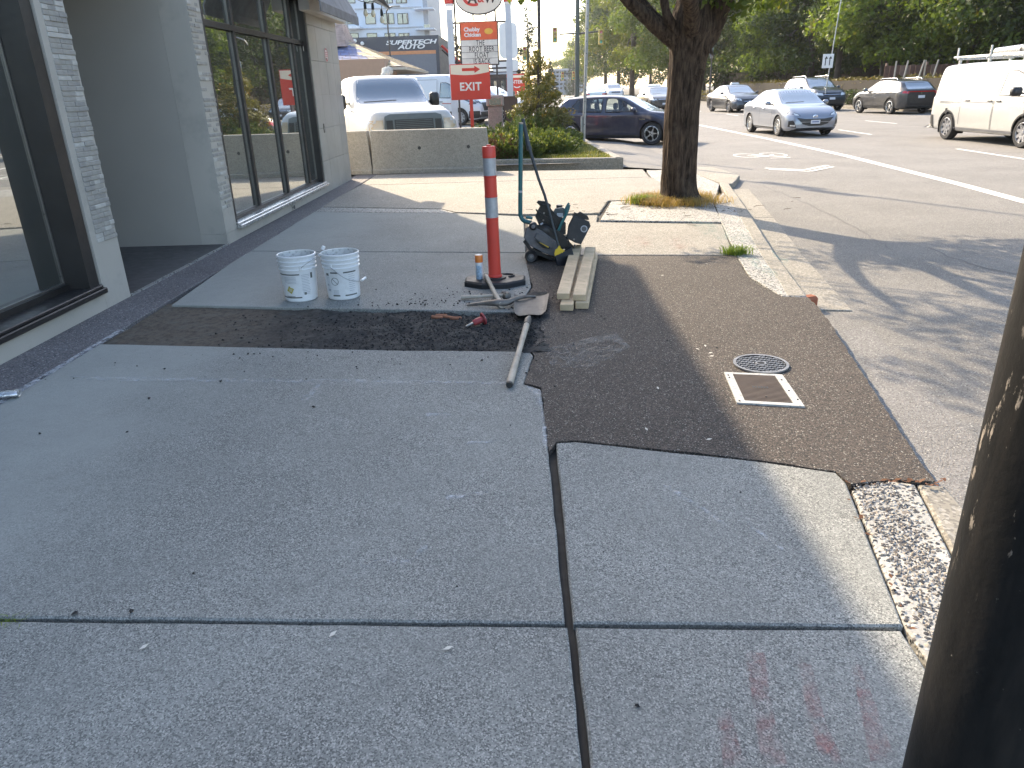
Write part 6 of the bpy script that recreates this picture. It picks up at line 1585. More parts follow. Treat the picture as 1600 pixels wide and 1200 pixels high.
text('logo_letter', 'W', .40, M('logo brown', (0, 0, 0)), frame(oc_ + Vector((.34, -.10, -.02)), FX, FZ), lg, .004, offset=.012, shear=.15, sx=.85)
for x in (-.20, .20): MB().box(oc_ + Vector((x, 0, -rz_ - .06)), (.05, .05, .2)).build('logo_strut', m_sframe, t)
a0, a1 = L_(pp_(719, 36)), L_(pp_(779, 100))
cb = MB().box(((a0.x + a1.x) / 2, 0, (a0.z + a1.z) / 2), (a1.x - a0.x + .05, .22, a0.z - a1.z + .05), bev=.015).build('cabinet', m_sframe, t)
zs_ = L_(pp_(749, 62.5)).z; cxm = (a0.x + a1.x) / 2; cw = a1.x - a0.x - .02
MB().box((cxm, -.113, (a0.z + zs_) / 2), (cw, .006, a0.z - zs_)).build('red_panel', M('poster orange red', (.68, .11, .035), .45), cb)
text('panel_lettering', 'Chubby', .155, m_swhite, frame(Vector((cxm - .22, -.118, a0.z - .20)), FX, FZ), cb, .003, offset=.006)
text('panel_lettering', 'Chicken', .155, m_swhite, frame(Vector((cxm - .20, -.118, a0.z - .35)), FX, FZ), cb, .003, offset=.006)
MB().extrude(ell(.13, .085, 20, .0, .0), frame(Vector((cxm + .30, -.117, a0.z - .26)), FX, FZ), .003).build('panel_picture', M('poster yellow', (.72, .42, .06), .5), cb)
hb = (zs_ - a1.z) / 4
for i, s_ in enumerate(('THE', 'ROOT BEER', 'FLOAT', 'IS BACK')):
    zc_ = zs_ - hb * (i + .5)
    MB().box((cxm, -.113, zc_), (cw, .006, hb - .012)).build('letter_track', m_scream if i < 0 else M('letter board white', (.66, .64, .58), .5), cb)
    text('board_lettering', s_, .205, m_sblack, frame(Vector((cxm + (.06 if i else .03), -.118, zc_ - .005)), FX, FZ), cb, .003, offset=.002, sx=.66, space=1.12)
# second, farther pair of cabinets seen from behind the pole
def cab(px0, py0, px1, py1, Y, name, mat, parent, r_=.10):
    a, b = at(px0, py0, Y), at(px1, py1, Y); w_, h_ = b.x - a.x, a.z - b.z
    P = []
    for sx_, sy_, st_ in ((1, 1, 0), (-1, 1, 90), (-1, -1, 180), (1, -1, 270)):
        for k in range(5): P.append((sx_ * (w_ / 2 - r_) + r_ * math.cos(R(st_ + 22.5 * k)), sy_ * (h_ / 2 - r_) + r_ * math.sin(R(st_ + 22.5 * k))))
    return MB().extrude(P, frame(Vector(((a.x + b.x) / 2, Y + .2, (a.z + b.z) / 2)) - parent.location, FX, FZ), .3).build(name, mat, parent)
b2 = at(800, 150, 32)
t2 = thing('cabinet_sign', 'blank white rounded cabinet sign standing behind the restaurant pylon', 'sign', (b2.x, 32, 0))
cab(779, 36, 809, 91, 32, 'upper_cabinet', m_swhite, t2, .2); cab(768, 94, 810, 111, 32, 'lower_cabinet', m_swhite, t2, .12)
MB().box((0, .1, 1.4), (.12, .12, 2.8)).build('post', m_sframe, t2)
MB().box((-.3, .1, 2.28), (1.7, .08, .08)).build('cross_bar', m_sframe, t2)
# ENTER sign farther off
c = at(806, 129, 34); t = thing('enter_sign', 'smaller red ENTER sign with a curved arrow, half hidden behind the right pylon pole', 'sign', (c.x, 34, .1))
zc = c.z - .1
MB().box((0, 0, zc), (.78, .08, .68), bev=.01).build('panel', m_sred, t)
MB().box((0, -.045, zc + .24), (.72, .006, .10)).build('cream_header', m_scream, t)
text('enter_lettering', 'ENTER', .19, m_swhite, frame(Vector((.0, -.044, zc + .02)), FX, FZ), t, .003, offset=.004)
aw = [(.16 * math.cos(R(a)), .10 * math.sin(R(a))) for a in range(200, 341, 14)] + [(.11 * math.cos(R(a)), .06 * math.sin(R(a))) for a in range(340, 199, -14)]
MB().extrude(aw, frame(Vector((.05, -.044, zc - .12)), FX, FZ), .003).build('arrow_curve', m_swhite, t)
MB().box((0, 0, (zc - .34) / 2), (.08, .06, zc - .34)).build('post', m_sred, t)
# brown box round the pole foot and the stone light pedestal
p = at(798, 165, 23.6)
t = thing('pole_box', 'brown timber box round the foot of the right pylon pole', 'box', (p.x, 23.6, .1))
MB().box((0, 0, p.z - .12), (.42, .42, .52), bev=.01).build('box_panel', m_brown, t); MB().box((0, 0, (p.z - .36) / 2), (.3, .3, max(.1, p.z - .36))).build('box_foot', m_brown, t); MB().box((0, 0, p.z + .15), (.46, .46, .03)).build('box_lid', m_brown, t)
p = at(774, 166, 22.4)
t = thing('light_pedestal', 'squat stone pedestal light with dark panes beside the bushes', 'pedestal', (p.x, 22.4, .1))
MB().box((0, 0, p.z + .05), (.50, .46, .30), bev=.03).build('hood', M('pedestal stone', (.33, .30, .26), .8, var=.15), t)
MB().box((0, -.232, p.z + .04), (.34, .01, .20), bev=.004).build('pane', m_cglass, t)
MB().box((.252, 0, p.z + .04), (.01, .32, .20)).build('pane', m_cglass, t)
MB().box((0, 0, (p.z - .12) / 2), (.42, .40, p.z - .10), bev=.02).build('plinth', m_wallc, t)

# street furniture
def pole(name, label, cat, px, py, Y, z1, r0, r1, mat, z0=ROAD, group=None, lean=(0, 0)):
    p = at(px, py, Y); t = thing(name, label, cat, (p.x, Y, z0), 0, group)
    MB().tube([(0, 0, 0), (lean[0], lean[1], z1 - z0)], [r0, r1], 12).build('shaft', mat, t, smooth=60); return t
t = pole('sign_pole', 'bare galvanised sign pole standing in the grass in front of the navy hatchback', 'pole', 912, 200, 21.6, 4.4, .045, .045, m_galv, .12, lean=(.10, 0))
for k in range(12): MB().lathe([(0, -.047), (.012, -.0472)], (.10 * (k * .3 + .5) / 4.3, 0, .5 + k * .3), 'Y', 8).build('punched_hole', m_sblack, t)
MB().box((-.06, .0, .35), (.05, .04, .72), bev=.005).build('anchor_stub', m_galv, t)
t = pole('utility_pole', 'thick dark green pole carrying a traffic signal arm over the far street', 'pole', 902, 130, 60, 13, .17, .14, M('dark green pole', (.05, .065, .055), .6))
za = at(902, 50, 60).z
MB().tube([(0, 0, za), (at(938, 51, 60).x - t.location.x, 0, za + .12)], [.07, .05], 8).build('signal_arm', m_sframe, t)
MB().tube([(0, 0, za + .05), (at(874, 51, 60).x - t.location.x, 0, za)], [.06, .05], 8).build('signal_arm', m_sframe, t)
def signal(px, py, Y, label, s_=1., lit=None):
    p = at(px, py, Y); t = thing('traffic_light', label, 'traffic light', p)
    MB().box((0, 0, 0), (.34 * s_, .26 * s_, 1.02 * s_), bev=.03).build('housing', M('signal yellow', (.42, .30, .05), .5), t)
    for k, cl in enumerate(((.35, .03, .02), (.35, .2, .03), (.03, .25, .12))):
        MB().lathe([(0, -.135 * s_), (.11 * s_, -.14 * s_)], (0, 0, (.32 - k * .32) * s_), 'Y', 14).build('lens', M('lens %d' % k, cl, .2, coat=1.), t)
        MB().lathe([(.13 * s_, -.13 * s_), (.13 * s_, -.30 * s_)], (0, 0, (.32 - k * .32) * s_), 'Y', 12, 0, math.pi).build('visor', m_sframe, t)
    return t
signal(867, 55, 59.6, 'traffic light with three lenses hanging left of the dark green pole')
signal(939, 58, 59.6, 'traffic light seen at the right end of the dark green pole arm')
signal(820, 84, 70, 'orange traffic light in front of the dark conifer right of the pylon', 1.1)
signal(879, 119, 110, 'small far traffic light left of the dark green pole', 1.1); signal(896, 118, 112, 'small far traffic light touching the dark green pole', 1.1)
t = pole('signal_pole', 'thin far signal pole with a horizontal arm crossing the street', 'pole', 899, 130, 112.3, 8, .12, .1, m_sframe)
MB().tube([(0, 0, at(879, 114, 112).z), (at(878, 114, 112).x - t.location.x, 0, at(879, 114, 112).z)], .08, 6).build('signal_arm', m_sframe, t)
t = pole('street_lamp', 'tall slim street lamp post right of the pylon with a thin arm reaching left', 'street lamp', 843, 100, 20.9, 9.5, .05, .036, m_sframe, .1)
zl = at(843, 43, 20.9).z - .1; MB().tube(catmull([(0, 0, zl), (-.15, 0, zl + .01), (-.38, 0, zl - .06), (-.45, 0, zl - .18)], 4), .014, 8).build('lamp_arm', m_galv, t)
MB().box((.12, 0, 5.9), (.30, .03, 1.0), bev=.005).build('shadow_board', m_swhite, t); MB().box((-.08, 0, 6.7), (.26, .03, .8), bev=.005).build('shadow_plate', m_swhite, t)  # two unseen boards added up the post to give its road shadow bumps
MB().tube(catmull([(0, 0, 9.3), (.2, 0, 9.55), (.9, -.3, 9.6)], 4), .03, 8).build('lamp_arm', m_galv, t); MB().box((1.1, -.35, 9.58), (.6, .26, .12), bev=.04).build('lamp_head', m_galv, t)
t = pole('street_lamp', 'slim lot lamp with a curved hood in front of the white apartment block', 'street lamp', 610, 90, 50, 6.0, .055, .045, m_sframe, 0)
zl = at(606, 22, 50).z; px0 = t.location.x
MB().tube(catmull([(0, 0, zl - .1), (0, 0, zl + .15), (.2, 0, zl + .35), (.5, 0, zl + .42)], 4), .04, 8).build('lamp_arm', m_sframe, t); MB().box((.65, 0, zl + .42), (.42, .22, .10), bev=.03).build('lamp_head', m_galv, t)
t = pole('utility_pole', 'grey pole rising behind the shop corner', 'pole', 542, 60, 70, 14, .25, .22, m_galv, 0)
t = pole('street_sign', 'thin leaning pole with a small white lane sign above the hedge', 'sign', 1288, 150, 46, 9, .035, .03, m_galv, .02, lean=(.45, 0))
zc = at(1293, 96, 46).z; pc = at(1293, 96, 46)
sg = MB().box((pc.x - t.location.x, -.05, zc), (.62, .02, .74), bev=.008).build('sign_plate', m_swhite, t)
for dx in (-.14, .10):
    mb = MB().box((pc.x - t.location.x + dx, -.064, zc - .05), (.05, .006, .36)); mb.build('arrow_shaft', m_sblack, sg)
    MB().extrude([(-.09, 0), (.09, 0), (0, .14)], frame(Vector((pc.x - t.location.x + dx + .03, -.062, zc + .12)), FX, FZ), .005).build('arrow_head', m_sblack, sg)
t = pole('lamp_standard', 'short black lamp standard on the verge left of the taxi', 'street lamp', 1108, 155, 60, 3.4, .08, .05, m_sframe, .02)
MB().lathe([(0, .9), (.16, .8), (.2, .3), (.1, 0), (0, 0)], (0, 0, 3.3), 'Z', 12).build('lantern', m_cglass, t)

# ---- buildings
def facade(t, x0, x1, z0, z1, y, wins, mat, depth=8, name='wall', pane=m_cglass, fr=m_trim):
    """one solid block with recessed window frames and panes set in its front"""
    MB().box2((x0, y, z0), (x1, y + depth, z1)).build(name, mat, t)
    for a, b, c_, d_ in wins:
        w_ = MB().box2((a, y - .07, c_), (b, y - .003, d_)).build('window', fr, t)
        n_ = 2 if b - a > 1.2 else 1
        for k in range(n_):
            e0 = a + (b - a) * k / n_ + .06; e1 = a + (b - a) * (k + 1) / n_ - .06
            MB().box2((e0, y - .09, c_ + .06), (e1, y - .072, d_ - .06)).build('pane', pane, w_)
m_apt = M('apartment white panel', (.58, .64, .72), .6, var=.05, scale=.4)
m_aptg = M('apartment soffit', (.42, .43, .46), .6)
AY = 90
ax = lambda px, py=30: at(px, py, AY).x
az_ = lambda px, py: at(px, py, AY).z
t = thing('apartment_block', 'pale blue white apartment block with black framed windows and balcony slabs', 'building', (ax(580), AY, 0))
lx = lambda px, py=30: ax(px, py) - t.location.x
W_ = []
for (pa, pb), yy in [((p_, q_), r_) for r_ in ((-40, -24), (-11, 5.5), (21, 38), (52, 68)) for p_, q_ in ((495, 510), (543, 558), (571, 587), (599, 616), (621, 638))]:
    W_.append((lx(pa), lx(pb), az_(pa, yy[1]), az_(pa, yy[0])))
facade(t, lx(470), lx(662), 0, az_(580, -60), 0, W_, m_apt, 14)
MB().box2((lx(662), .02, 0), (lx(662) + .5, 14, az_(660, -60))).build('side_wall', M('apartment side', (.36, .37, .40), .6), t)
for yy in (14.5, 46, -20): MB().box2((lx(650), -1.6, az_(655, yy + 2)), (lx(680), .8, az_(655, yy))).build('balcony_slab', M('balcony white', (.66, .69, .74), .5), t)
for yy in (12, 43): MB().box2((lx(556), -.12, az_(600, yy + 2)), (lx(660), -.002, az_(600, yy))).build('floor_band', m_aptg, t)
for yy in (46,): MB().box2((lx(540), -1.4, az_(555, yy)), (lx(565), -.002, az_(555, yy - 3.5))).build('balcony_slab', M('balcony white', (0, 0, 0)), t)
for yy in (40,): MB().box2((lx(664), -1.5, az_(664, yy + 5)), (lx(673), -1.44, az_(664, yy))).build('balcony_rail', m_cglass, t)
SY = 55
sxx = lambda px: at(px, 80, SY).x; szz = lambda px, py: at(px, py, SY).z
t = thing('auto_shop', 'charcoal auto repair shop with white italic lettering and an orange band', 'building', (sxx(610), SY, 0))
lx = lambda px: sxx(px) - t.location.x
m_char = M('charcoal panel', (.048, .054, .068), .55, var=.08, scale=1); m_chr2 = M('grey roller door', (.14, .15, .17), .5, var=.05)
MB().box2((lx(500), 0, 0), (lx(686), 10, szz(610, 57))).build('wall', m_char, t)
MB().box2((lx(500), -.06, szz(610, 86)), (lx(681), -.003, szz(610, 80.5))).build('orange_band', M('orange band', (.52, .22, .09), .5), t)
MB().box2((lx(500), -.05, 0.05), (lx(681), -.003, szz(610, 86) - .01)).build('roller_door', m_chr2, t)
sh = .22
cz1, cz2 = szz(645, 66), szz(645, 73.3)
text('shop_lettering', 'SUPERTECH', .37, m_swhite, frame(Vector((lx(643), -.07, cz1)), FX, FZ), t, .01, shear=.25, offset=.012, sx=1.75)
text('shop_lettering', 'AUTO', .37, m_swhite, frame(Vector((lx(643), -.07, cz2)), FX, FZ), t, .01, shear=.25, offset=.012, sx=1.75)
for px, py in ((557, 64), (568, 68)): MB().lathe([(0, -.3), (.12, -.25), (.1, -.003)], (lx(px), 0, szz(px, py)), 'Y', 10).build('wall_lamp', m_swhite, t)
MB().tube([(lx(688), 1, szz(688, 70)), (lx(720), 1, szz(720, 100))], .10, 6).build('stair_rail', m_sred, t)
MB().tube([(lx(688), 1.2, szz(688, 76)), (lx(718), 1.2, szz(718, 106))], .08, 6).build('stair_rail', m_sframe, t)
AYr = 38
rxx = lambda px: at(px, 100, AYr).x; rzz = lambda px, py: at(px, py, AYr).z
t = thing('restaurant', 'low restaurant with a brown fascia and a pyramid roof of blue and yellow shingles', 'building', (rxx(560), AYr, 0))
lx = lambda px: rxx(px) - t.location.x
m_fas = M('brown fascia', (.36, .225, .145), .6, var=.06)
MB().box2((lx(500), 0, rzz(570, 124)), (lx(601), 3.5, rzz(570, 92))).build('fascia', m_fas, t)
MB().box2((lx(500), .5, 0), (lx(606), 9.5, rzz(570, 124.3))).build('wall', M('restaurant wall', (.16, .13, .11), .7), t)
# shingled roof: hip planes with individual courses
m_rb = [M('shingle blue', (.10, .15, .32), .8, var=.3, scale=3), M('shingle blue grey', (.20, .23, .36), .8, var=.25, scale=3)]
m_ry = [M('shingle sand', (.56, .48, .30), .8, var=.2, scale=3), M('shingle grey', (.36, .34, .32), .8, var=.2, scale=3)]
apex = Vector((lx(505), 5.2, at(505, 62, AYr + 5.2).z)); ez = rzz(600, 104)
e0, e1, e2, e3 = Vector((lx(470), 0.6, ez)), Vector((lx(627), .6, ez)), Vector((lx(627), 9.8, ez)), Vector((lx(470), 9.8, ez))
def hip(A, B, mats, nc=20, split=None):
    nn = (B - A).cross(apex - A).normalized()
    cols = {}
    for i in range(nc):
        v0, v1 = i / nc, (i + 1.15) / nc; v1 = min(1, v1)
        P0, P1 = A.lerp(apex, v0), B.lerp(apex, v0); Q0, Q1 = A.lerp(apex, v1), B.lerp(apex, v1)
        n_ = max(2, int((P1 - P0).length / .42))
        for k in range(n_):
            a, b = k / n_, (k + 1) / n_ - .01
            mk = mats[0] if (split is None or (a + b) / 2 < split(v0)) else mats[1]
            m_ = mk[(i * 7 + k * 3) % 5 == 0]
            cols.setdefault(m_, MB()).add([P0.lerp(P1, a) + nn * .03, P0.lerp(P1, b) + nn * .03, Q0.lerp(Q1, b) + nn * .005, Q0.lerp(Q1, a) + nn * .005], [(0, 1, 2, 3)])
    for m_, mb_ in cols.items(): tag(mb_.build('shingles', m_, t), kind='stuff')
    MB().add([A, B, apex], [(0, 1, 2)]).build('roof_deck', m_brown, t)
hip(e0, e1, (m_rb, m_ry), split=lambda v: .70 + .05 * v)
hip(e1, e2, (m_ry, m_ry))
hip(e3, e0, (m_ry, m_ry)); hip(e2, e3, (m_rb, m_rb))
cu = [at(541, 72, AYr + 3.5), at(527, 34, AYr + 3.5)]
for m_ in (0,):
    mb_ = MB(); bx0, bz0, tx, tz_ = cu[0].x - t.location.x, cu[0].z, cu[1].x - t.location.x, cu[1].z
    nn_ = 11
    for k in range(nn_):
        a, b = k / nn_, (k + 1) / nn_ - .02; xa, xb = bx0 + (tx - bx0) * a, bx0 + (tx - bx0) * b; za, zb_ = bz0 + (tz_ - bz0) * a, bz0 + (tz_ - bz0) * b
        mb_.box2((xa - 3.0, 3.4 + .1 * k, za), (xa, 6.5 - .1 * k, zb_))
    tag(mb_.build('cupola_shingles', M('shingle rose', (.42, .33, .30), .8, var=.3, scale=3), t), kind='stuff')
MB().box2((lx(470), .5, ez - .14), (lx(631), 9.9, ez - .02)).build('eaves', M('eaves sand', (.42, .36, .28), .7), t)
def block(name, label, px0, px1, pytop, Y, mat, rows, cols_, depth=12):
    a, b = at(px0, pytop, Y), at(px1, pytop, Y); t = thing(name, label, 'building', ((a.x + b.x) / 2, Y, 0)); w_ = (b.x - a.x) / 2; W_ = []
    for i in range(rows):
        for j in range(cols_):
            z0 = 1.2 + i * (a.z - 1.2) / rows; x0 = -w_ + (j + .2) * 2 * w_ / cols_; W_.append((x0, x0 + 1.2 * w_ / cols_, z0 + .3, z0 + .72 * (a.z - 1.2) / rows))
    facade(t, -w_, w_, -.1, a.z, 0, W_, mat, depth); MB().box2((-w_ - .3, -.3, a.z + .002), (w_ + .3, depth, a.z + .35)).build('roof_slab', m_aptg, t); return t
block('office_block', 'grey mid rise block closing the far end of the street', 862, 892, 110, 230, M('far grey block', (.22, .25, .29), .7), 5, 5)
block('brick_block', 'low dark building beyond the restaurant lot, right of the letter board', 757, 802, 117, 75, M('dark brown wall', (.07, .05, .045), .7), 1, 4)
block('low_building', 'pale low shop far along the left side of the street', 838, 862, 138, 160, M('pale far wall', (.42, .43, .44), .7), 1, 4)
block('office_block', 'taller hazy block behind the end of the street', 884, 912, 104, 300, M('far blue block', (.28, .32, .37), .7), 6, 4)
# board fence behind the hedge
tf_ = thing('board_fence', 'weathered brown board fence under the trees on the right', 'fence', (at(1440, 115, 50).x, 50, 0))
fb = [M('fence board brown', (.13, .07, .05), .85, var=.2), M('fence board grey', (.20, .13, .10), .85, var=.2)]
rq = random.Random(4)
for i in range(17):
    x = -2.2 + i * .32; MB().box((x, rq.uniform(-.01, .01), 1.15), (.30, .03, 2.3 + rq.uniform(-.04, .04))).build('board', fb[rq.random() < .3], tf_)
for x in range(3): MB().box((-2.2 + x * 2.5, .09, 1.2), (.12, .12, 2.5)).build('post', fb[1], tf_)
for k, (px, dx) in enumerate(((1398, 0), (1408, .3), (1428, .5), (1452, .4), (1446, -.1))):
    p = at(px, 115, 47); o = MB().tube([(0, 0, 0), (dx, 0, 2.5)], [.07, .05], 6).build('timber_stake', M('pale stake', (.42, .36, .28), .8)); o.location = (p.x, 47, 0)
    tag(o, ('upright pale stake leftmost before the board fence', 'slightly leaning stake second from the left at the fence', 'steeply leaning stake above the grey crossover', 'leaning stake nearest the white van', 'nearly upright stake right of the middle at the fence')[k], 'stake', 'tree stakes by the board fence')

# ================================================================== VEGETATION
def leaves(clumps, n, size, seed, up=.35, aspect=.55, shell=.45, cup=True, droop=0.):
    """leaf-sized quads through clumps [(centre, radii)]; returns verts, tint"""
    r = np.random.default_rng(seed); C = np.array([c for c, _ in clumps], float); Rd = np.array([q for _, q in clumps], float)
    wgt = (Rd.prod(1)) ** .67; wgt /= wgt.sum(); idx = r.choice(len(C), n, p=wgt)
    d = r.normal(size=(n, 3)); d /= np.linalg.norm(d, axis=1)[:, None]
    rad = shell + (1 - shell) * r.random(n) ** .5; rad *= 1 + .28 * np.sin(d[:, 0] * 5 + idx) * np.cos(d[:, 1] * 4 + idx * 2)
    p = C[idx] + d * Rd[idx] * rad[:, None]
    nrm = d * .6 + r.normal(size=(n, 3)) * .6 + np.array([0, 0, up]); nrm /= np.linalg.norm(nrm, axis=1)[:, None]
    ax_ = np.cross(nrm, r.normal(size=(n, 3))); ax_[:, 2] -= droop; ax_ /= np.linalg.norm(ax_, axis=1)[:, None] + 1e-9
    bx_ = np.cross(nrm, ax_); bx_ /= np.linalg.norm(bx_, axis=1)[:, None] + 1e-9
    s = size * r.uniform(.6, 1.3, n)[:, None]
    v = np.stack([p - ax_ * s * .5, p + bx_ * s * aspect * .5 + nrm * s * .08, p + ax_ * s * .5, p - bx_ * s * aspect * .5 + nrm * s * .08], 1)
    return v, np.clip(r.random(n) * .75 + (idx % 7) / 7 * .25, 0, 1)
def crown_clumps(rx, rz, zc, n, cr, seed, cone=0.):
    r = random.Random(seed); out = []
    for _ in range(n):
        while True:
            d = Vector((r.gauss(0, 1), r.gauss(0, 1), r.gauss(0, 1)))
            if d.length > .1: break
        d.normalize(); k = .45 + .55 * r.random() ** .6
        z = d.z * rz * k; sc_ = 1 - cone * (z / rz * .5 + .5)
        q = r.uniform(.7, 1.35)
        out.append(((d.x * rx * k * sc_, d.y * rx * k * sc_, zc + z), (cr * q, cr * q, cr * q * .62)))
    return out
m_bark = M('far bark', (.06, .048, .038), .95, var=.3, scale=3)
lm = {'maple': leafmat('maple leaf', (.060, .100, .018), (.125, .175, .032), (.20, .18, .04), .45), 'dark': leafmat('dark leaf', (.024, .046, .013), (.056, .088, .024), (.12, .13, .04), .42),
      'lime': leafmat('lime leaf', (.075, .115, .022), (.15, .17, .034), (.22, .17, .04), .45), 'column': leafmat('poplar leaf', (.036, .066, .020), (.085, .118, .034), (.14, .14, .04), .42),
      'conifer': leafmat('conifer needles', (.018, .035, .018), (.035, .058, .028), None, .12)}
def make_tree(kind, label, loc, rx, rz, zc, ncl, cr, nl, ls, seed, trunk=.22, cone=0., group=None, name='broadleaf_tree'):
    t = thing(name, label, 'tree', loc, 0, group)
    cl = crown_clumps(rx, rz, zc, ncl, cr, seed, cone)
    v, tint = leaves(cl, nl, ls, seed); raw_mesh('crown', v, 4, lm[kind], t, tint)
    rq = random.Random(seed); mb = MB()
    top_ = zc + rz * .5
    mb.tube(catmull([(0, 0, -.1), (rq.uniform(-.1, .1), rq.uniform(-.1, .1), zc - rz * .7), (rq.uniform(-.3, .3), 0, zc), (0, 0, top_)], 3), [trunk * 1.25, trunk, trunk * .95, trunk * .9, trunk * .8, trunk * .7, trunk * .6, trunk * .5, trunk * .35, trunk * .2][:10], 9)
    for k in range(7):
        c = cl[rq.randrange(len(cl))][0]; mb.tube(catmull([(0, 0, zc - rz * rq.uniform(.2, .75)), (c[0] * .4, c[1] * .4, (c[2] + zc) / 2 - .3), c], 3), [trunk * .45, trunk * .4, trunk * .35, trunk * .28, trunk * .2, trunk * .14, trunk * .1], 6)
    mb.build('trunk', m_bark, t, smooth=60)
    return t
WG = 'trees along the far side of the street'
kinds = {
 'A': make_tree('maple', '', (0, 0, 0), 4.6, 4.6, 6.6, 62, 1.25, 15000, .30, 11),
 'B': make_tree('dark', '', (0, 0, 0), 4.4, 5.4, 6.9, 66, 1.25, 15000, .30, 12),
 'C': make_tree('lime', '', (0, 0, 0), 4.2, 4.4, 6.4, 58, 1.2, 14000, .30, 13),
 'D': make_tree('column', '', (0, 0, 0), 2.3, 7.5, 8.2, 60, 1.0, 13000, .28, 14, cone=.25)}
used = set()
def plant(kind, label, px, Y, s=1., rz=0., z=.02, group=WG, X=None):
    x = at(px, 130, Y).x if X is None else X
    o = kinds[kind] if kind not in used else copy_tree(kinds[kind]); used.add(kind)
    o.location = (x, Y, z); o.rotation_euler = (0, 0, rz); o.scale = (s, s, s)
    o['label'] = label; o['category'] = 'tree'; o['group'] = group
    return o
plant('C', 'yellow green leafy tree left of the street tree trunk, nearest of its group', 988, 118, 1.75, .3)
plant('A', 'mid green tree tucked between the lime tree and the trunk', 1046, 104, 1.5, 1.1)
plant('C', 'pale lime tree farther up the street beside the dark green pole', 946, 165, 1.75, 2.2)
plant('B', 'dark tree in the row far up the street above the white SUV', 966, 148, 1.6, 2.9)
plant('A', 'small distant tree just right of the far traffic lights', 912, 235, 1.35, .9)
plant('C', 'pale distant tree at the end of the street', 884, 260, 1.1, 4.)
plant('B', 'dark tree just right of the street tree trunk', 1134, 92, 1.35, .2)
plant('C', 'small bright tree peeping out right beside the trunk', 1100, 96, 1.05, 1.2)
plant('B', 'deep green tree behind the taxi', 1175, 82, 1.25, 1.7)
plant('A', 'brighter tree above the silver sedan', 1224, 75, 1.05, 2.3)
plant('B', 'dark tree behind the dark blue SUV', 1264, 71, 1.2, 3.1)
plant('D', 'tall columnar poplar beside the white lane sign', 1308, 65, 1.15, .4)
plant('A', 'large sunlit maple above the grey crossover', 1376, 59, 1.15, 3.6)
plant('B', 'dark spreading tree behind the board fence', 1456, 58, 1.15, 4.3)
plant('A', 'broad maple above the back of the white van', 1514, 53, 1.08, 5.2)
plant('B', 'shady tree above the white van cab', 1580, 50, 1.1, .8)
plant('A', 'maple at the right edge of the picture', 1660, 47, 1.05, 2.0)
for i, (px, Y, k, lb) in enumerate(((1100, 125, 'B', 'shadowy tree in the second row behind the taxi sign'), (1205, 104, 'A', 'shadowy tree in the second row above the taxi'), (1290, 92, 'B', 'shadowy tree in the second row behind the poplar'), (1345, 80, 'D', 'second columnar poplar, partly behind the maple'), (1410, 78, 'B', 'shadowy tree behind the board fence gap'), (1490, 74, 'B', 'shadowy tree in the second row above the van roof'), (1565, 70, 'B', 'shadowy tree in the second row at the right edge'), (1066, 140, 'B', 'shadowy tree far behind the black sedan'), (1160, 128, 'A', 'tall tree of the back row between taxi and trunk'), (1250, 112, 'A', 'tall tree of the back row above the silver sedan'), (1330, 104, 'A', 'tall tree of the back row above the crossover'), (1440, 96, 'A', 'tall tree of the back row behind the fence'), (1016, 185, 'B', 'dark tree closing the far end of the row'))):
    plant(k, lb, px, Y, 1.5, i * 1.3)
for i, (x, y) in enumerate(((33, 33), (34, 24), (33, 15), (34, 6), (39, 29), (40, 18), (33, -4))):
    plant('AB'[i % 2], ('maple', 'dark tree')[i % 2] + ' across the road outside the right edge, ' + ('farthest up the street', 'beside the farthest', 'opposite the planting bed', 'opposite the shop windows', 'set back behind the farthest', 'set back behind the middle', 'level with the camera')[i], 0, y, 1.1, i * 2.1, X=x)
# dark conifers beyond the lot
def conifer(label, px, Y, h, r_, seed, kind='conifer', n=4200, ls=.34, base=.6, z=0.):
    t = thing('conifer_tree', label, 'tree', (at(px, 130, Y).x, Y, z)); rq = random.Random(seed); cl = []
    nl = 16
    for i in range(nl):
        u = i / (nl - 1); rr_ = r_ * (1 - u) ** .85 + .08
        for k in range(max(3, int(9 * (1 - u)))):
            a = rq.uniform(0, 6.28); q = rr_ * rq.uniform(.45, .95); cl.append(((q * math.cos(a), q * math.sin(a), base + (h - base) * u - q * .15), (rr_ * .42 + .05, rr_ * .42 + .05, h * .045)))
    v, tint = leaves(cl, n, ls, seed, up=.1, aspect=.35); raw_mesh('crown', v, 4, lm[kind], t, tint)
    MB().tube([(0, 0, 0), (0, 0, h * .9)], [r_ * .12, .02], 8).build('trunk', m_bark, t); return t
conifer('dark conifer standing right of the pylon behind the orange signal', 826, 78, 9.2, 2.1, 1)
conifer('dark conifer behind the letter board', 712, 82, 7.5, 2.0, 2)
conifer('tall narrow conifer far behind the street end', 896, 200, 14, 2.2, 3)
conifer('hazy conifer left of the far grey block', 858, 120, 6, 1.4, 4)
lm['gold'] = leafmat('golden conifer', (.10, .105, .030), (.17, .15, .045), (.40, .24, .05), .25)
conifer('small golden tipped conifer in the planting bed behind the junipers', 841, 20.6, 2.3, .80, 5, 'gold', 9500, .11, .3, .12)
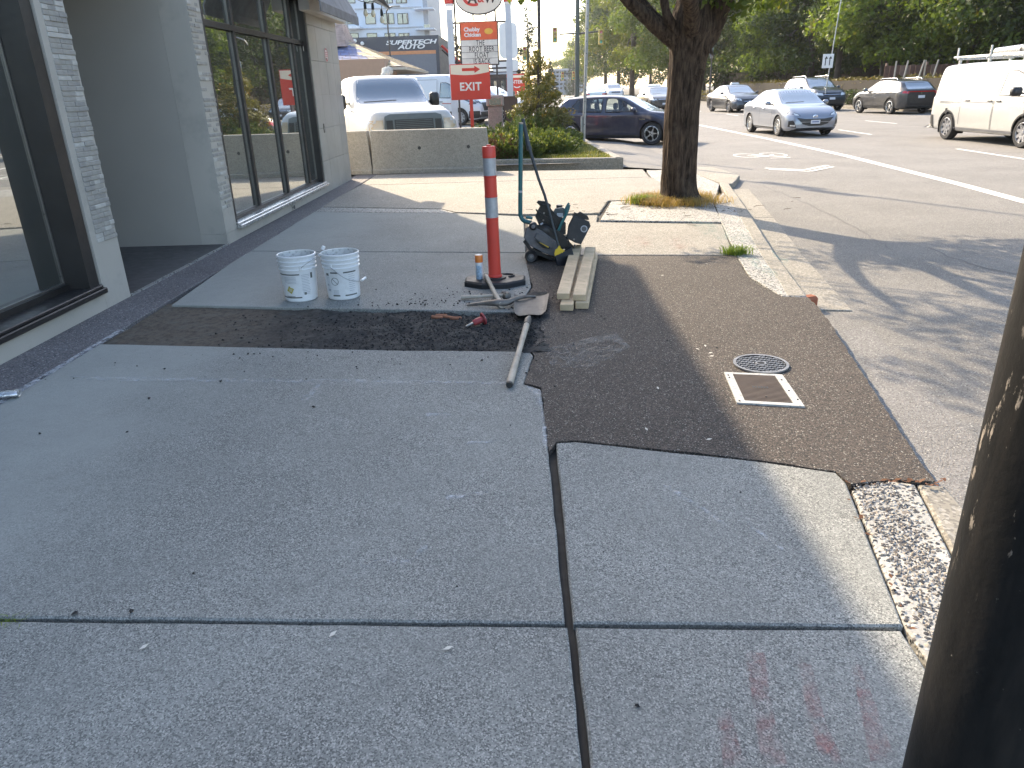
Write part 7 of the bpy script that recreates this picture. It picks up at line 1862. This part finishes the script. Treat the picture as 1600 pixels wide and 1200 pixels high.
# junipers
lm['juniper'] = leafmat('juniper', (.060, .092, .030), (.125, .160, .048), (.24, .24, .06), .28)
lm['brown'] = leafmat('dead juniper', (.10, .06, .035), (.17, .10, .06), None, .2)
JG = 'juniper bushes in the planting bed'
def juniper(label, px, Y, rx, h, seed, kind='juniper', n=5200):
    t = thing('juniper_bush', label, 'bush', (at(px, 180, Y).x, Y, .12), 0, JG); rq = random.Random(seed); V = []; T = []
    r = np.random.default_rng(seed); ns = 120
    for i in range(ns):                                   # upright plumes of scale leaves
        a = rq.uniform(0, 6.28); q = rx * rq.random() ** .5; b = Vector((q * math.cos(a), q * math.sin(a), .04)); hh = h * (1 - .55 * (q / rx) ** 2) * rq.uniform(.6, 1.08)
        tip = b + Vector((math.cos(a) * .22 * q / rx + rq.uniform(-.1, .1), math.sin(a) * .22 * q / rx + rq.uniform(-.1, .1), hh))
        m_ = n // ns; u = r.random(m_) ** .6
        c = np.array(b)[None] * (1 - u)[:, None] + np.array(tip)[None] * u[:, None]; wd = .075 * (1.15 - u)[:, None]
        c = c + r.normal(size=(m_, 3)) * wd
        dr = (np.array(tip - b)[None] / hh + r.normal(size=(m_, 3)) * .55); dr /= np.linalg.norm(dr, axis=1)[:, None]
        sd_ = np.cross(dr, r.normal(size=(m_, 3))); sd_ /= np.linalg.norm(sd_, axis=1)[:, None]
        s = .075 * r.uniform(.6, 1.3, m_)[:, None]
        V.append(np.stack([c, c + dr * s * .5 + sd_ * s * .26, c + dr * s, c + dr * s * .5 - sd_ * s * .26], 1)); T.append(np.clip(r.random(m_) * .7 + u * .3, 0, 1))
    raw_mesh('foliage', np.concatenate(V), 4, lm[kind], t, np.concatenate(T))
    mb = MB()
    for i in range(9):
        a = i * .7; mb.tube([(0, 0, 0), (math.cos(a) * rx * .5, math.sin(a) * rx * .5, h * .55)], [.025, .008], 5)
    mb.build('stems', m_bark, t); return t
for px, Y, rx, h, k, lb in ((750, 18.6, .52, .62, 'juniper', 'juniper bush at the foot of the red EXIT post'), (792, 17.2, .55, .62, 'juniper', 'front juniper bush beside the end of the barrier'), (776, 17.0, .36, .48, 'brown', 'browned patch of juniper next to the barrier end'), (800, 19.6, .55, .80, 'juniper', 'juniper bush in front of the brown pole box'), (832, 18.4, .55, .60, 'juniper', 'bright juniper bush in the middle of the bed'), (858, 18.0, .55, .52, 'juniper', 'low sunlit juniper bush before the hatchback rear wheel'), (868, 20.0, .50, .50, 'juniper', 'small juniper bush by the hatchback bumper'), (838, 20.2, .5, .95, 'juniper', 'taller juniper under the golden conifer'), (815, 17.3, .4, .5, 'juniper', 'juniper bush behind the broom handle')):
    juniper(lb, px, Y, rx, h, int(px * 7 + Y), k)
# upright yellow-green weed among the junipers
t = thing('weed_plant', 'upright yellow green weed rising among the junipers', 'plant', (at(811, 180, 17.0).x, 17.0, .12)); mb = MB()
for k in range(9):
    a = k * .75; mb.tube([(0, 0, 0), (math.cos(a) * .03, math.sin(a) * .03, .6), (math.cos(a) * .09, math.sin(a) * .09, .95 + .04 * (k % 4))], [.006, .012, .003], 5)
mb.build('stalks', M('weed green', (.14, .19, .05), .7), t)

def blades(name, label, pts, h, wd, seed, mats, lean=.4, cat=None):
    r = np.random.default_rng(seed); n = len(pts); p = np.array(pts, float); a = r.uniform(0, 6.28, n)
    hh = h * r.uniform(.45, 1.2, n); d = np.stack([np.cos(a), np.sin(a), np.zeros(n)], 1); sd_ = np.stack([-np.sin(a), np.cos(a), np.zeros(n)], 1)
    ln = lean * r.uniform(.2, 1.3, n)
    mid = p + d * (hh * ln * .35)[:, None] + np.array([0, 0, 1]) * (hh * .62)[:, None]; tip = p + d * (hh * ln)[:, None] + np.array([0, 0, 1]) * (hh * (1 - .25 * np.minimum(1.3, ln)))[:, None]
    w_ = wd * r.uniform(.6, 1.4, n)[:, None]
    v1 = np.stack([p - sd_ * w_, p + sd_ * w_, mid + sd_ * w_ * .8, mid - sd_ * w_ * .8], 1); v2 = np.stack([mid - sd_ * w_ * .8, mid + sd_ * w_ * .8, tip + sd_ * w_ * .1, tip - sd_ * w_ * .1], 1)
    tn = r.random(n)
    o = raw_mesh(name, np.concatenate([v1, v2]), 4, mats, None, np.concatenate([tn, tn])); return tag(o, label, cat or 'grass', kind='stuff')
g_green = leafmat('lawn grass', (.10, .13, .025), (.20, .20, .05), (.34, .27, .10), .35); g_dry = leafmat('dry grass', (.30, .20, .07), (.42, .30, .12), (.16, .17, .04), .35); g_weed = leafmat('weed tuft', (.12, .20, .03), (.24, .30, .05), None, .35)
pts = []
while len(pts) < 15000:
    x = rng.uniform(-.5, 1.95); y = rng.uniform(16.3, 23.2)
    if x > 1.93 - .043 * (y - 16.1) or y < 16.5 - .14 * (x + .58) + .03: continue
    if rng.random() < .55 * (x < .5): continue
    if mnoise.noise(Vector((x * 1.3, y * 1.3, 0))) < -.25 and rng.random() < .8: continue
    pts.append((x, y, .13))
blades('lawn_grass', 'yellowing grass in the planting bed', pts, .085, .006, 31, g_green, .8)
tb_ = G(1062, 314)
pts = []
while len(pts) < 5200:
    a = rng.uniform(0, 6.28); q = abs(rng.normal(.38, .15)); x = tb_.x + q * math.cos(a) * 1.1; y = tb_.y + q * math.sin(a) * .95
    if q > .78 or q < .2: continue
    if (a > 5.2 or a < 2.4) and rng.random() < .75: continue
    if mnoise.noise(Vector((x * 3, y * 3, 0))) < -.1 and rng.random() < .7: continue
    pts.append((x, y, .0))
blades('dry_grass', 'dry straw coloured grass tufts round the street tree foot', pts, .13, .0028, 32, g_dry, 1.5)
pts = [(tb_.x - .52 + rng.normal(0, .09), tb_.y - .12 + rng.normal(0, .06), 0) for _ in range(700)]
blades('green_grass', 'greener grass tuft left of the street tree foot', pts, .13, .005, 33, g_weed, .8)
wc = G(1150, 397)
pts = [(wc.x + rng.normal(0, .06), wc.y + rng.normal(0, .04), 0) for _ in range(260)]
blades('weed_tuft', 'small green weed tuft at the corner of the asphalt patch', pts, .10, .004, 34, g_weed, 1.3)
pts = [(-1.74 + rng.normal(0, .03), 1.905 + rng.normal(0, .008), -.02) for _ in range(70)]
blades('joint_weed', 'tiny weed growing in the pavement joint at the left edge', pts, .035, .0015, 35, g_weed, 1.3)
# twigs, fallen leaves and litter under the tree
mb = MB()
for _ in range(90):
    x = tb_.x + rng.normal(-.5, .7); y = tb_.y - abs(rng.normal(.55, .45)); L = rng.uniform(.03, .16); a = rng.uniform(0, 3.14)
    mb.tube([(x, y, .006), (x + math.cos(a) * L, y + math.sin(a) * L * .5, .01)], [.0035, .002], 5)
tag(mb.build('twigs', M('twig brown', (.09, .055, .03), .9, local=False)), 'fallen twigs scattered on the pavement under the street tree', 'twigs', kind='stuff')
lv = []
for _ in range(75):
    if rng.random() < .5: x, y = tb_.x + rng.normal(-.3, .8), tb_.y + rng.normal(-.5, .5)
    elif rng.random() < .5:
        q = G(rng.uniform(1320, 1480), rng.uniform(752, 762)); x, y = q.x, q.y
    else:
        yy = rng.uniform(1.7, 2.7); x, y = 1.15 + (yy - 1.8) * .165 + rng.normal(0, .008), yy
    a = rng.uniform(0, 6.28); s_ = rng.uniform(.007, .018); d = np.array([math.cos(a), math.sin(a), rng.uniform(-.2, .5)]) * s_; e = np.array([-math.sin(a), math.cos(a), rng.uniform(-.2, .3)]) * s_ * .5
    p = np.array([x, y, .012]); lv.append([p - d, p + e, p + d, p - e])
tag(raw_mesh('fallen_leaves', np.array(lv), 4, leafmat('fallen leaf', (.14, .06, .025), (.25, .12, .05), (.05, .03, .02), .1)), 'small brown fallen leaves caught in joints and edges', 'leaves', kind='stuff')
# pale scraps on the asphalt
lv = []
for px, py in ((1102, 540), (1110, 551), (1112, 556), (1028, 606), (1108, 686), (1104, 412), (1035, 430), (1150, 560), (1090, 545), (1010, 670), (520, 990), (700, 1012), (225, 1010)):
    p = np.array(G(px, py, .010)); a = rng.uniform(0, 3); d = np.array([math.cos(a), math.sin(a), .1]) * .016; e = np.array([-math.sin(a), math.cos(a), .1]) * .007; lv.append([p - d, p + e, p + d, p - e])
tag(raw_mesh('pale_petals', np.array(lv), 4, M('pale scrap', (.6, .57, .5), .8)), 'pale dry petals lying on the asphalt patch', 'petals', kind='stuff')

# ---- street tree beside the pavement
m_b, nt, bs = newmat('deep furrowed bark'); p = pos(nt)
n1 = noise(nt, pos(nt, (16, 16, 2.6)), 1.6, 8, .68); n2 = noise(nt, p, 5, 6)
cc = mixc(nt, ramp(nt, n1, .36, .64), (.014, .010, .008), (.105, .074, .052)); cc = mixc(nt, ramp(nt, n2, .55, .75, 0, .4), cc, (.13, .105, .08))
cc = mixc(nt, ramp(nt, noise(nt, p, 38, 6, .7), .55, .7, 0, .6), cc, (.03, .022, .018))
nt.links.new(cc, bs.inputs['Base Color']); bs.inputs['Roughness'].default_value = .92; bs.inputs['Specular IOR Level'].default_value = .15
bump(nt, bs, n1, 1., .04)
TY = tb_.y
t = thing('street_tree', 'street tree with furrowed brown bark and spreading limbs beside the kerb', 'tree', (tb_.x, tb_.y, 0))
def tp(px, py, dy=0.): return at(px, py, TY + dy) - Vector((tb_.x, tb_.y, 0))
axis = [(1060, 322, .36), (1061, 312, .31), (1061, 300, .255), (1060, 280, .235), (1062, 240, .228), (1066, 180, .222), (1071, 130, .222), (1075, 95, .235), (1079, 70, .27), (1082, 45, .31), (1086, 20, .28), (1090, -10, .23), (1094, -60, .19), (1098, -140, .14), (1100, -240, .07)]
cp_ = catmull([(tp(a, b)) for a, b, _ in axis], 8); cr_ = [v.x for v in catmull([(r_, 0, 0) for _, _, r_ in axis], 8)]
V = []; nseg = 56
for i, (c, r_) in enumerate(zip(cp_, cr_)):
    for k in range(nseg):
        a = 2 * math.pi * k / nseg; q = Vector((math.cos(a) * 5.2, math.sin(a) * 5.2, c.z * 1.5))
        rg = 1 - abs(mnoise.noise(Vector((math.cos(a) * 7, math.sin(a) * 7, c.z * .9)))) * 2
        rad = r_ * (1 + .075 * rg + .06 * mnoise.noise(q * .5) + .03 * mnoise.noise(q * 3))
        if i < 14: rad *= 1 + .30 * (1 - i / 14) * max(0, math.sin(a * 2.5 + 1.2)) 
        V.append(c + Vector((math.cos(a) * rad, math.sin(a) * rad, 0)))
nr_ = len(cp_); FF = [(i * nseg + k, i * nseg + (k + 1) % nseg, (i + 1) * nseg + (k + 1) % nseg, (i + 1) * nseg + k) for i in range(nr_ - 1) for k in range(nseg)]
tk = MB().add(V, FF).build('trunk', m_b, t, smooth=180)
def limb(pts, r0, r1, n_=9, parent=t):
    P = catmull(pts, 6); k = len(P); Rr = [r0 + (r1 - r0) * (i / (k - 1)) ** .8 for i in range(k)]
    Rr[0] *= 1.25; Rr[1] *= 1.1
    mb = MB().tube(P, Rr, 14); 
    mb.v = [tuple(Vector(v) + Vector((mnoise.noise(Vector(v) * 9), mnoise.noise(Vector(v) * 9 + Vector((5, 5, 5))), 0)) * .02) for v in mb.v]
    return mb.build('limb', m_b, parent, smooth=180)
limb([tp(1066, 70, -.05), tp(1035, 48, -.12), tp(1005, 22, -.2), tp(975, -5, -.3), tp(930, -60, -.5), tp(880, -140, -.8)], .14, .03)
limb([tp(1048, 54, -.10), tp(1020, 26, -.05), tp(1000, -4, .1), tp(985, -60, .3), tp(970, -160, .6)], .10, .03)
limb([tp(1060, 52, -.15), tp(1045, 30, -.2), tp(1038, 0, -.2), tp(1030, -80, -.2), tp(1010, -200, 0)], .085, .03)
limb([tp(1092, 70, .0), tp(1112, 40, -.05), tp(1130, 0, -.1), tp(1165, -70, -.2), tp(1220, -160, -.3), tp(1290, -230, -.2)], .20, .04)
limb([tp(1085, 60, .1), tp(1098, 20, .4), tp(1110, -40, .9), tp(1130, -140, 1.6)], .16, .04)
limb([tp(1082, 60, -.1), tp(1080, 20, -.5), tp(1070, -40, -1.2), tp(1060, -150, -2.2)], .15, .04)
for px, py, r_, dy in ((1090, 92, .075, -.20), (1094, 112, .05, -.19), (1085, 122, .05, -.21)):          # burrs and healed knots
    c = tp(px, py, dy); MB().lathe([(0, -.03), (r_ * .45, -.02), (r_ * .8, -.035), (r_, .0), (r_ * 1.1, .05)], c, 'Y', 18).build('knot', m_b, t, smooth=60)
MB().box(tp(1050, 68, .22), (.05, .14, .16), bev=.01).build('tree_tag', m_swhite, t)
# crown: clumps of small leaves on drooping twigs
rq = random.Random(21); cl = []
for _ in range(150):
    a = rq.uniform(0, 6.28); q = 4.3 * rq.random() ** .55; z = 3.9 + rq.random() * 4.2 * (1 - (q / 5.2) ** 2) ; 
    x_, y_ = q * math.cos(a) + .3, q * math.sin(a)
    if z < 4.3 and y_ < 1.5 and x_ < -1.0: z += .8
    cl.append(((x_, y_, z), (.62, .62, .36)))
for px, py, dy, r_ in ((1120, -14, -.3, .40), (1150, -6, -.4, .42), (1185, -4, -.2, .42), (1205, -20, .2, .42), (1165, -30, -.6, .4), (1140, 8, .5, .30), (1215, 2, .5, .26), (1060, -25, .6, .4), (1030, -12, .5, .30), (985, -22, .2, .3), (1005, -6, .6, .22), (822, -9, -.2, .22), (842, -16, -.1, .22), (800, -20, -.3, .22), (1100, -25, .4, .4)):
    c = tp(px, py, dy); cl.append(((c.x, c.y, c.z), (r_, r_, r_ * .6)))
def lands(c):                                          # where a clump's shade falls
    L = c[2] / math.tan(R(SUN_EL)); return c[0] + tb_.x - math.sin(R(SUN_AZ)) * L, c[1] + tb_.y - math.cos(R(SUN_AZ)) * L
def lit_gap(c):
    x, y = lands(c); return (.2 < x < 2.05 and .4 < y < 7.6 and not (1.0 < x < 1.9 and 3.5 < y < 4.6 and rq.random() < .7)) or (2.05 <= x < 3.0 and (y > 5.4 or rq.random() < .25)) or (y > 8.3 and x > 3.2) or (x < .8 and y < 8)
cl = [q for i, q in enumerate(cl) if i >= 150 or not lit_gap(q[0])]
lm['street'] = leafmat('street tree leaf', (.050, .080, .016), (.105, .135, .024), (.18, .16, .04), .42)
v, tint = leaves(cl, 34000, .105, 77, up=.3, aspect=.55, shell=.25, droop=.4)
raw_mesh('crown', v, 4, lm['street'], t, tint)
# thin hanging twigs to carry the low leaves
mb = MB()
for c, r_ in cl[-15:]:
    c = Vector(c)
    mb.tube(catmull([(c.x * .6, c.y * .6, c.z + 1.0), c + Vector((0, 0, .25)), c + Vector((.05, 0, -.1))], 3), [.014, .012, .010, .008, .006, .004, .003], 5)
mb.build('twigs', m_b, t)

# ---- hedges: leafy blocks with uneven tops
def hedge(label, x0, y0, x1, y1, wd, h, n, kind, ls, seed, split=None):
    a, b = Vector((x0, y0)), Vector((x1, y1)); L = (b - a).length; rz = math.atan2(y1 - y0, x1 - x0)
    t = thing('hedge', label, 'hedge', (x0, y0, .02), rz); rq = random.Random(seed); cl = []
    for i in range(int(L / .45)):
        for k in range(max(2, int(wd / .45))):
            for z in np.arange(.25, h, .38): cl.append(((i * .45 + rq.uniform(-.15, .15), k * .45 - wd / 2 + .2 + rq.uniform(-.1, .1), z + rq.uniform(-.1, .12)), (.34, .34, .27)))
    v, tint = leaves(cl, n, ls, seed, up=.4, shell=.4); raw_mesh('foliage', v, 4, lm[kind], t, tint)
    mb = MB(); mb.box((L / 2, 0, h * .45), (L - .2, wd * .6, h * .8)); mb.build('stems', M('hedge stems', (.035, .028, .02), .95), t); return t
lm['hedge'] = leafmat('autumn hedge leaf', (.085, .085, .025), (.16, .13, .045), (.26, .12, .07), .3); lm['box'] = leafmat('box hedge leaf', (.028, .050, .014), (.06, .085, .022), None, .25)
hy = 45
hedge('long bronze green hedge along the far pavement behind the cars', 24.2, 38, 21.6, 78, 1.2, 1.75, 26000, 'hedge', .16, 41)
hedge('low trimmed green hedge in front of the bronze hedge', 23.2, 40, 21.2, 60, .7, .85, 12000, 'box', .11, 42)
hedge('low sunlit hedge far up the street beside the white sedan', 19.9, 70, 18.9, 105, 1.0, 1.0, 12000, 'hedge', .18, 43)
hedge('tall dark shrubbery under the far row of trees', 33, 42, 31, 125, 2.2, 3.4, 26000, 'dark', .34, 45)
hedge('bronze hedge along the far pavement right of the crossover', 25.6, 8, 25.0, 37, 1.2, 1.75, 16000, 'hedge', .17, 44)

# ---- thin summer air
hz, nt, bs = newmat('haze air'); nt.nodes.remove(bs)
vp = nt.nodes.new('ShaderNodeVolumePrincipled'); vp.inputs['Density'].default_value = .0003; vp.inputs['Color'].default_value = (.92, .95, 1, 1); vp.inputs['Anisotropy'].default_value = .75
nt.links.new(vp.outputs[0], nt.nodes['Material Output'].inputs['Volume'])
tag(MB().box2((-75, -45, -1.4), (75, 430, 40)).build('haze', hz), kind='stuff')
